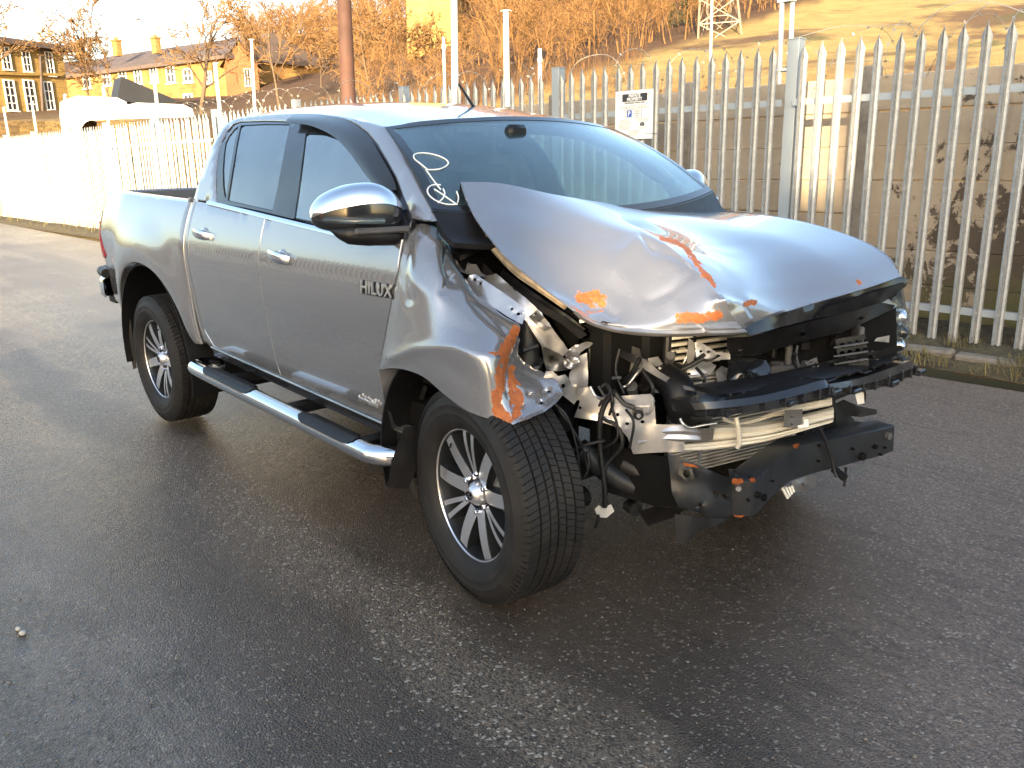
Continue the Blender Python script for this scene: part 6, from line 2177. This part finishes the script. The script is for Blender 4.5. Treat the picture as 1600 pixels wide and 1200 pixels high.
# dark conifers high on the slope
CONIF = pm('conifer_needles', (.022, .034, .014), .9, 0, 0, .4, .8)
for i, (px, pyt, D, lab) in enumerate(((1063, -12, D_at(1063, 40), 'dark conifer at the top of the slope beside the pylon'), (1045, 6, D_at(1045, 44), 'smaller dark conifer left of the tall one by the pylon'))):
    g = ground_at(px, D)
    h = far(px, pyt, D)[2] - g[2]
    o = empty('conifer', tuple(g), 0, lab, 'tree', 'dark conifers on the slope')
    V, Fc = [], []
    for k in range(420):
        t = rng.random()
        rr = h * .22 * (1 - t) * rng.uniform(.3, 1) + .05
        a = rng.uniform(0, 6.28)
        c = np.array((rr * math.cos(a), rr * math.sin(a), h * (.08 + .92 * t)))
        s_ = h * .06
        b0 = len(V)
        V += [c + rng.normal(size=3) * s_ * .5, c + rng.normal(size=3) * s_ * .5 + np.array((math.cos(a), math.sin(a), -.5)) * s_, c + rng.normal(size=3) * s_ * .5]
        Fc.append((b0, b0 + 1, b0 + 2))
    finish('crown', V, Fc, CONIF, o, None, 0)
    MB().tube([(0, 0, -.5), (0, 0, h * .9)], [h * .02, h * .005], 6).build('trunk', BARKD, o)

# ---- buildings
def stone_mat(name, a, b_, sc=1.3, brick=(.9, .28)):
    t = NT(name)
    v = t.coord('UV') if False else t.coord('Object')
    n1 = t.noise(v, .7, 6, .6)
    n2 = t.noise(v, 6, 5, .6)
    col = t.mix(t.ramp(n1, [(.3, 0.0), (.7, 1.0)]), a, b_)
    sx = t.n('SeparateXYZ'); t.l(v, sx.inputs[0])
    cx = t.n('CombineXYZ'); t.l(sx.outputs[0], cx.inputs[0]); t.l(sx.outputs[2], cx.inputs[1])
    br = t.n('TexBrick', i_Scale=1.0)
    br.inputs['Brick Width'].default_value = brick[0]
    br.inputs['Row Height'].default_value = brick[1]
    br.inputs['Mortar Size'].default_value = .012
    br.inputs['Color1'].default_value = (1, 1, 1, 1); br.inputs['Color2'].default_value = (.78, .78, .78, 1); br.inputs['Mortar'].default_value = (.6, .6, .6, 1)
    t.l(cx.outputs[0], br.inputs['Vector'])
    col = t.mix(1.0, col, br.outputs['Color'], 'MULTIPLY')
    t.set(Base_Color=col, Roughness=.9)
    t.bump(t.math('ADD', br.outputs['Fac'], n2), .3, .02)
    return t.m
STONE = stone_mat('yellow_sandstone', (.30, .19, .055), (.40, .27, .085))
BRICK = stone_mat('red_brick', (.27, .085, .035), (.36, .13, .055), brick=(.24, .08))
STONE2 = stone_mat('mixed_terrace_stone', (.20, .095, .03), (.38, .245, .075))
SLATE = pm('roof_slate', (.095, .07, .06), .75, 0, 0, .3, 1.2, .1, .3, 6)
WFRM = pm('white_window_frame', (.78, .77, .73), .6)
PANE = pm('dark_window_pane', (.05, .05, .055), .15)
class Facade:
    def __init__(s, root, A, B, z0, z1, depth, mat):
        s.A, s.B = np.array(A, float), np.array(B, float)
        d = s.B - s.A; d[2] = 0
        s.L = np.linalg.norm(d); s.ex = d / s.L
        s.n = np.array((s.ex[1], -s.ex[0], 0))
        if s.n @ (CAM - s.A) < 0: s.n = -s.n
        s.z0, s.z1, s.root = z0, z1, root
        s.rz = math.atan2(s.ex[1], s.ex[0])
        c = (s.A + s.B) / 2 - s.n * depth / 2
        b = MB(); b.box((0, 0, 0), (s.L, depth, z1 - z0))
        s.wall = b.build('wall', mat, root, 0)
        s.wall.location = (c[0], c[1], (z0 + z1) / 2)
        s.wall.rotation_euler = (0, 0, s.rz)
        s.depth = depth
    def hit(s, px, py):
        r = ray(px, py)
        return CAM + r * (((s.A - CAM) @ s.n) / (r @ s.n))
    def window(s, px, py, w, h, arch=False, bars=(1, 1), mat=None):
        c = s.hit(px, py)
        k = np.linalg.norm(c - CAM) / F_PX
        ca = abs(px_of(c + s.ex * .5)[0] - px_of(c - s.ex * .5)[0])
        W_, H_ = w / max(4.0, ca), h * k
        sg = 1 if (np.array((-s.ex[1], s.ex[0], 0)) @ s.n) > 0 else -1
        b = MB()
        t = W_ * .10
        for (x, z, ww, hh) in ((-W_ / 2 + t / 2, 0, t, H_), (W_ / 2 - t / 2, 0, t, H_), (0, H_ / 2 - t / 2, W_ - 2 * t, t), (0, -H_ / 2 + t / 2, W_ - 2 * t, t)):
            b.box((x, sg * .03, z), (ww, .08, hh))
        for i in range(bars[0]): b.box((-W_ / 2 + (i + 1) * W_ / (bars[0] + 1), sg * .025, 0), (t * .7, .06, H_ - 2 * t))
        for i in range(bars[1]): b.box((0, sg * .022, -H_ / 2 + (i + 1) * H_ / (bars[1] + 1)), (W_ - 2 * t, .05, t * .7))
        b.box((0, sg * .06, -H_ / 2 - t * .4), (W_ * 1.15, .16, t * .8))
        o = b.build('window', mat or WFRM, s.root, 0)
        o.location = c
        o.rotation_euler = (0, 0, s.rz)
        b = MB()
        b.box((0, sg * .012, 0), (W_ - 2 * t, .02, H_ - 2 * t))
        if arch: b.prism([(W_ * .5 * math.cos(a), H_ / 2 + W_ * .35 * math.sin(a)) for a in np.linspace(0, math.pi, 9)], (0, sg * .03 , 0), (1, 0, 0), (0, 0, 1), .02)
        p = b.build('pane', PANE if not arch else [PANE], o, 0)
        return o
def gz(px, D): return ground_at(px, D)[2] - 1.5
def roof(root, F, ez, rz_, depth, over=.5, hip0=0.0, hip1=0.0):
    A, B, n, ex = F.A, F.B, F.n, F.ex
    e0, e1 = A - ex * over + n * over, B + ex * over + n * over
    k0, k1 = A - ex * over - n * (depth + over), B + ex * over - n * (depth + over)
    r0, r1 = A + ex * hip0 - n * depth / 2, B - ex * hip1 - n * depth / 2
    P = [(*e0[:2], ez), (*e1[:2], ez), (*k1[:2], ez), (*k0[:2], ez), (*r0[:2], rz_), (*r1[:2], rz_)]
    P += [(p[0], p[1], p[2] - .25) for p in P[:4]]
    return finish('roof', P, [(0, 1, 5, 4), (2, 3, 4, 5), (0, 4, 3), (1, 2, 5), (6, 9, 8, 7), (0, 6, 7, 1), (1, 7, 8, 2), (2, 8, 9, 3), (3, 9, 6, 0)], SLATE, root, None, 0)
# left stone building
HB = empty('stone_building', (0, 0, 0), 0, 'yellow sandstone building with hipped slate roof and arched white windows at the left edge', 'building')
A0, B0 = far(-70, 60, 50.5), far(96, 73, 54)
F1 = Facade(HB, A0, B0, gz(0, 50), far(0, 62, 51)[2], 12, STONE)
roof(HB, F1, far(0, 61, 51)[2] + .1, far(-20, 34, 54)[2], 12, .6, 3, 7)
for (px, py, w, h, ar, bars) in ((9, 91, 14, 28, True, (1, 2)), (41, 95, 13, 27, True, (1, 2)), (77, 100, 12, 30, True, (1, 2)), (16, 149, 17, 38, False, (1, 3)), (47, 150, 17, 40, False, (1, 3)), (76, 150, 14, 36, False, (1, 2))):
    F1.window(px, py, w, h, ar, bars)
b = MB(); c0, c1 = F1.hit(-70, 64), F1.hit(97, 74)
for (y0, y1, th) in ((64, 74, .30), (113, 117, .2)):
    p, q_ = F1.hit(-60, y0), F1.hit(96, y1)
    b.tube([p + F1.n * .08, q_ + F1.n * .08], th / 2, 4)
b.build('string_course', STONE, HB, 0)
b = MB(); b.tube([F1.hit(60, 72) + F1.n * .1, F1.hit(65, 180) + F1.n * .1], .07, 8); b.build('drainpipe', SLATE, HB)
# long terrace with the slate roof
TB = empty('terrace_building', (0, 0, 0), 0, 'long two storey terrace with a slate roof and small white windows in the sun', 'building')
A1, B1 = far(92, 110, 84), far(352, 92, 66)
F2 = Facade(TB, A1, B1, gz(220, 70), far(220, 101, 73)[2], 9, STONE2)
roof(TB, F2, far(220, 101, 73)[2], far(230, 69, 77)[2], 9, .4, 0, 0)
for (px, py, w, h) in ((136, 125, 11, 21), (167, 121, 12, 21), (192, 119, 12, 22), (216, 118, 11, 22), (241, 116, 11, 22), (267, 116, 13, 23), (294, 118, 14, 18), (327, 121, 9, 16), (240, 160, 12, 20), (295, 158, 14, 20)):
    F2.window(px, py, w, h, False, (1, 1))
for px, py in ((125, 80), (183, 76), (244, 72)):
    c = far(px, py, 79 - (px - 125) * .03)
    b = MB(); b.box((0, 0, 0), (.6, .45, 1.1)); b.box((0, 0, .58), (.75, .6, .12)); b.tube([(-.15, 0, .6), (-.15, 0, .85)], .08, 8); b.tube([(.15, 0, .6), (.15, 0, .85)], .08, 8)
    o = b.build('chimney', STONE2, TB, 30); o.location = c; o.rotation_euler = (0, 0, F2.rz)
# brick gable house and a lower one
def house(lab, pa, pb, Da, Db, py_e, py_r, mat, wins, depth=8, gable=True):
    o = empty('brick_house', (0, 0, 0), 0, lab, 'house')
    A, B = far(pa, py_e, Da), far(pb, py_e, Db)
    zE = far((pa + pb) / 2, py_e, (Da + Db) / 2)[2]
    zR = far((pa + pb) / 2, py_r, (Da + Db) / 2)[2]
    F = Facade(o, A, B, gz((pa + pb) / 2, (Da + Db) / 2) - 1, zE, depth, mat)
    if gable:
        L = F.L
        m = (A + B) / 2
        P = [(*(A + F.n * .3 - F.ex * .3)[:2], zE - .2), (*(B + F.n * .3 + F.ex * .3)[:2], zE - .2), (*(m + F.n * .3)[:2], zR), (*(A - F.n * depth - F.ex * .3)[:2], zE - .2), (*(B - F.n * depth + F.ex * .3)[:2], zE - .2), (*(m - F.n * depth)[:2], zR)]
        finish('roof', P, [(0, 2, 5, 3), (1, 4, 5, 2)], SLATE, o, None, 0)
        P2 = [(*A[:2], zE), (*B[:2], zE), (*m[:2], zR - .2)]
        P2 += [tuple(np.array(p) - F.n * .4) for p in P2]
        finish('gable', P2, [(0, 1, 2), (5, 4, 3), (0, 3, 4, 1), (1, 4, 5, 2), (2, 5, 3, 0)], mat, o, None, 0)
    else: roof(o, F, zE, zR, depth, .3)
    for w in wins: F.window(*w)
    return o
house('red brick gable house at the right end of the long slate roof', 350, 402, 66, 66, 100, 62, BRICK, [(387, 121, 10, 24), (390, 152, 11, 14)], 9)
house('low orange brick house with a white window left of the brown pole', 404, 478, 76, 74, 112, 84, BRICK, [(437, 122, 10, 14), (464, 134, 8, 20), (425, 148, 9, 14)], 8, False)
house('small brick house with a row of white windows beside the brown pole', 478, 534, 70, 66, 128, 106, BRICK, [(503, 138, 9, 13), (514, 138, 9, 13), (524, 138, 8, 13)], 7, False)
# mill chimney
MC = empty('mill_chimney', (0, 0, 0), 0, 'square sunlit sandstone mill chimney rising out of the top of the picture', 'chimney')
c = far(682, 60, 72)
b = MB()
zb, zt = gz(682, 72), far(682, -140, 72)[2]
V = []
for (z, w) in ((zb, 3.9), (zt, 3.1)):
    for (x, y) in ((-1, -1), (1, -1), (1, 1), (-1, 1)): V.append((x * w / 2, y * w / 2, z))
b.add(V, [(0, 1, 5, 4), (1, 2, 6, 5), (2, 3, 7, 6), (3, 0, 4, 7), (4, 5, 6, 7)])
o = b.build('shaft', STONE, MC, 0); o.location = (c[0], c[1], 0); o.rotation_euler = (0, 0, R(38))
b = MB()
for z in (zb + 3, (zb + zt) / 2, zt - 4): b.box((0, 0, z), (3.9 - (z - zb) / (zt - zb) * .8 + .12,) * 2 + (.25,))
o = b.build('band', STONE, MC, 0); o.location = (c[0], c[1], 0); o.rotation_euler = (0, 0, R(38))

# ---- poles behind the fence
POLEW = pm('creosoted_wood', (.085, .040, .028), .8, 0, 0, .3, 2.0, .1, .5, 25)
WPOST = pm('pale_painted_post', (.62, .60, .55), .5, .1, 0, .1, 4)
def pole(name, px, py0, py1, D, wpx, mat, lab, cat, extra=None, tilt=0):
    a, c = far(px, py0, D), far(px + tilt, py1, D)
    a[2] = min(a[2], c[2])
    base = np.array((c[0], c[1], ground_at(px, D)[2] - .3))
    top = far(px, py0, D)
    r_ = wpx / 2 * np.linalg.norm(top - CAM) / F_PX
    o = empty(name, tuple(base), 0, lab, cat)
    b = MB()
    h = top - base
    b.tube([(0, 0, 0), tuple(h * .5), tuple(h)], [r_ * 1.08, r_, r_ * .9], 14)
    b.build('shaft', mat, o, 50)
    if extra: extra(o, h, r_)
    return o
def tele_top(o, h, r_):
    b = MB()
    for k in range(7): b.tube([(h[0] * t_ - r_ * 1.2, h[1] * t_, h[2] * t_), (h[0] * t_ + r_ * 1.2, h[1] * t_, h[2] * t_)], .012, 5) if False else None
    b.box((h[0] * .93, h[1] * .93, h[2] * .93), (1.6, .10, .12), .01, rz=.6)
    b.build('crossarm', POLEW, o, 0)
pole('telegraph_pole', 535, -60, 165, 16.5, 21, POLEW, 'thick dark brown telegraph pole standing behind the fence', 'pole', tele_top, 6)
def lamp_head(o, h, r_):
    b = MB(); b.ball((h[0], h[1], h[2] - .2), (.05, .05, .08)); b.build('lamp_head', WPOST, o)
def cap(o, h, r_):
    b = MB(); b.box((h[0], h[1], h[2]), (r_ * 2.6, r_ * 2.6, .02), .004); b.build('cap', WPOST, o)
pole('pale_pole', 709, -40, 140, 26, 10, WPOST, 'tall pale pole standing right in front of the mill chimney', 'pole', cap)
pole('steel_post', 790.5, 17, 150, 15, 9, WPOST, 'white steel post with a pointed top above the fence left of the sign', 'post', cap)
pole('steel_post', 843.5, 76, 150, 17, 6.5, WPOST, 'short white post just left of the fence post by the sign', 'post', lamp_head)
pole('lamp_post', 693, 58, 150, 19, 4.5, WPOST, 'small white lamp on a post by the mill chimney', 'lamp post', lamp_head)
pole('steel_post', 393, 62, 170, 22, 4.5, WPOST, 'thin grey post left of the low orange brick house', 'post', cap)
pole('steel_post', 1113, -20, 130, 13, 4, WPOST, 'slender white pole in front of the pylon legs', 'pole', cap)
def twin(o, h, r_):
    b = MB(); b.tube([(.085, .05, 0), (h[0] + .085, h[1] + .05, h[2])], r_ * .8, 10); b.build('conduit', WPOST, o, 50)
    for t_ in (.35, .55, .72, .9):
        b = MB(); b.box((h[0] * t_ + .04, h[1] * t_ + .02, h[2] * t_), (.16, .10, .03), .004)
        b.build('clamp', POSTM, o, 0)
pole('steel_pole', 1224, -60, 190, 9.4, 7.5, GALV, 'tall twin-tube grey pole right behind the second fence post from the right', 'pole', twin)
# extension posts for the wire on the left part of the fence
for k, ps in enumerate(post_s):
    if k < 6: continue
    b = MB(); b.box((0, 0, .75), (.05, .05, 1.7), .004); b.box((.0, .02, 1.6), (.06, .06, .03), .004)
    o = b.build('wire_post', WPOST, FENCE, 0)
    o.location = on_fence(ps, -.18, FH - .78); o.rotation_euler = (0, rng.uniform(-.05, .02), frz)
# pylon
PY = empty('pylon', (0, 0, 0), 0, 'lattice electricity pylon standing on the golden slope', 'pylon')
b = MB()
DP = D_at(1118, 58)
rp = DP / F_PX
legs = []
for (px0, px1, dd) in ((1084, 1099, 0), (1152, 1139, 0), (1098, 1106, 3), (1136, 1131, 3)):
    legs.append((ground_at(px0, DP + dd) - np.array((0, 0, .4)), far(px1, -120, DP + dd)))
for a, c in legs: b.tube([a, c], 1.5 * rp, 4)
for (i, j) in ((0, 1), (0, 2), (1, 3), (2, 3)):
    for k in range(5):
        t0_, t1_ = k / 5, (k + 1) / 5
        pa, pb = legs[i][0] * (1 - t0_) + legs[i][1] * t0_, legs[j][0] * (1 - t1_) + legs[j][1] * t1_
        pc, pd = legs[j][0] * (1 - t0_) + legs[j][1] * t0_, legs[i][0] * (1 - t1_) + legs[i][1] * t1_
        b.tube([pa, pb], .8 * rp, 4); b.tube([pc, pd], .8 * rp, 4); b.tube([pd, pb], .8 * rp, 4)
b.build('lattice', pm('weathered_pylon_steel', (.26, .22, .165), .6, .2, 0, .1, 4), PY, 0)

# ---- white vehicles and the tilted dark skip beyond the far fence
VANW = pm('white_van_paint', (.78, .77, .74), .35, 0, .4, .05, 3)
def van(lab, px, py_top, D, wpx, arch_px):
    k = D / F_PX
    c = far(px, py_top, D)
    L = wpx * k * 1.05
    zb_ = c[2] - 1.95
    o = empty('white_van', (c[0], c[1], zb_), math.atan2(RGT[1], RGT[0]) + R(38), lab, 'van')
    b = MB()
    prof = [(-L / 2, .35), (-L / 2, 1.5), (-L / 2 + .06, 1.88), (-L / 2 + .16, 1.95), (L / 2 - .3, 1.93), (L / 2 - .06, 1.82), (L / 2, 1.5), (L / 2, .35)]
    ax = (arch_px - px) * k * 1.1
    arch_ = [(ax + .44 * math.cos(a), .62 + .70 * math.sin(a)) for a in np.linspace(0, math.pi, 12)]
    arch_[0] = (ax + .44, .35); arch_[-1] = (ax - .44, .35)
    b.prism([(p[0], p[1]) for p in (prof + arch_)], (0, -.9, 0), (1, 0, 0), (0, 0, 1), -1.8)
    b.build('body', VANW, o, 0)
    b = MB()
    wl = Matrix.Translation((ax, -.80, .60))
    b.lathe([(.30, -.1), (.40, -.08), (.42, 0), (.40, .12)], 24, T=wl)
    for q_ in range(8): b.box((0, -.09, .15), (.05, .04, .28), T=wl @ Matrix.Rotation(q_ * math.pi / 4, 4, 'Y'), mi=1)
    b.build('wheel', [RUB, WPOST], o, 30)
van('white van with an open wheel arch behind the sunlit fence at far left', 122, 160, 30, 62, 111)
van('second white van under the tilted dark skip', 212, 170, 29, 74, 194)
SKIP = pm('dark_skip_paint', (.012, .0125, .015), .5, 0, 0, .2, 2)
c = far(213, 162, 30)
sk = empty('skip', (c[0], c[1], c[2]), math.atan2(RGT[1], RGT[0]) + R(34), 'dark grey tilted skip body resting above the white vans', 'skip')
b = MB()
b.prism([(-.80, .42), (.72, .26), (.80, -.16), (-.80, -.22)], (0, -.5, 0), (1, 0, 0), (0, 0, 1), -1.2, T=Matrix.Rotation(R(17), 4, 'Y'))
b.build('body', SKIP, sk, 0)
b = MB(); b.box((0, -.1, -.30), (1.75, 1.3, .07), .01, T=Matrix.Rotation(R(17), 4, 'Y')); b.build('frame_rail', WPOST, sk, 0)

# ---- behind the camera: made-up wall with gaps that shades the road and passes sun patches; the fence and buildings mirrored in the paint
BLOCKER = empty('shade_blocker', (0, 0, 0), 0, 'large plain blocking wall added across the road to shade it, out of the picture', 'shade_blocker')
CLAD = pm('grey_cladding', (.22, .22, .22), .6, 0, 0, .1, .6)
WY = -28.0
def wbox(name, x0, x1, y0, y1, h):
    b = MB(); b.box(((x0 + x1) / 2, (y0 + y1) / 2, h / 2), (x1 - x0, y1 - y0, h)); return b.build(name, CLAD, BLOCKER, 0)
dy = WY - 4.5
KX, KZ = -dy * .62 / .76, -dy / .76 * math.tan(SUN_EL)
def shade(name, xa, xb, z0, z1):
    """wall piece whose shadow covers x xa..xb and z z0..z1 on the line of the fence"""
    b = MB()
    lo = max(0.0, z0 + KZ)
    b.box(((xa + xb) / 2 + KX, WY, (lo + z1 + KZ) / 2), (xb - xa, .5, z1 + KZ - lo))
    return b.build(name, CLAD, BLOCKER, 0)
shade('bay', -10.4, -4.32, -99, 2.6)
shade('bay', -4.32, -3.30, -99, -.66)
shade('upper_blocker', -4.32, -3.30, .20, 2.6)  # added upper piece; the opening beneath lets sun onto the bonnet
shade('bay', -3.30, -2.30, -99, 2.6)
shade('bay', -2.30, -1.45, -99, .95)  # kept low so a sun patch reaches the panel wall
shade('bay', -1.45, -.72, -99, 2.6)
shade('bay', -.72, -.38, -99, 1.5)
shade('bay', -.38, 40, -99, 2.62)
b = MB()
for x in np.arange(18, 54, 6): b.box((x + 1.4, WY + .28, 1.9), (3.2, .05, 3.8))
b.build('shutter', DARK, BLOCKER, 0)
OB = empty('brick_shed', (0, 0, 0), 0, 'long low red brick shed across the road, out of the picture', 'shed')
b = MB(); b.box((-32, -27, 1.8), (44, 8, 3.6)); b.build('wall', BRICK, OB, 0)
ORANGE = pm('orange_tile_roof', (.40, .10, .035), .8, 0, 0, .2, 1)
b = MB(); b.prism([(-4.4, 3.6), (4.4, 3.6), (0, 5.2)], (-54.3, -27, 0), (0, 1, 0), (0, 0, 1), -44.6); b.build('roof', ORANGE, OB, 0)
F3 = empty('palisade_fence', (0, 0, 0), 0, 'dark palisade fence on the near side of the road, out of the picture', 'fence')
for k in range(150):
    o = linked(pale0, F3)
    o.location = (3.0 - k * .17, -7.2, 0)
    o.rotation_euler = (0, 0, math.pi)
b = MB(); b.box((-10, -7.25, .3), (26, .02, .05)); b.box((-10, -7.25, 1.9), (26, .02, .05)); b.build('rail', POSTM, F3, 0)
g0 = np.array((-16, -13, 0))
S = tree_segs(7.5, 77, .58, 4, .016, .25)
o = empty('bare_tree', tuple(g0), 0, 'bare tree across the road, out of the picture', 'tree')
V, Fc = seg_mesh(S, .008); finish('trunk', V, Fc, BARKD, o, None, 0)

# ---- loose grit and two pale pebbles on the tarmac
GRIT = pm('loose_grit', (.13, .115, .10), .85, 0, 0, .6, 9)
V, Fc = [], []
for k in range(3200):
    if k < 1700: px, py = rng.uniform(820, 1640), rng.uniform(640, 1200)
    else: px, py = rng.uniform(-20, 820), rng.uniform(600, 1200)
    c = at(px, py, Z=0)
    if c[1] > 3.2: continue
    r_ = rng.choice((.002, .003, .0045, .007), p=(.5, .33, .14, .03))
    b0 = len(V)
    for d in ((1, 0, 0), (0, 1, 0), (-1, 0, 0), (0, -1, 0), (0, 0, 1)):
        V.append(c + np.array(d) * r_ * rng.uniform(.6, 1.3) * np.array((1, 1, .7)))
    Fc += [(b0, b0 + 1, b0 + 4), (b0 + 1, b0 + 2, b0 + 4), (b0 + 2, b0 + 3, b0 + 4), (b0 + 3, b0, b0 + 4)]
finish('grit', V, Fc, GRIT, None, None, 0)['kind'] = 'stuff'
PEB = pm('pale_pebble', (.42, .39, .34), .8, 0, 0, .2, 40)
for (px, py, r_, lab) in ((29, 984, .010, 'pale pebble on the wet tarmac at the left edge, upper of the two'), (36, 991, .012, 'pale pebble on the wet tarmac at the left edge, lower of the two')):
    c = at(px, py, Z=0)
    o = MB().ball((0, 0, r_ * .5), (r_ * 1.2, r_, r_ * .7), 10, 7).build('pebble', PEB, None, 60)
    o.location = c
    tag(o, lab, 'pebble', 'pale pebbles on the tarmac')
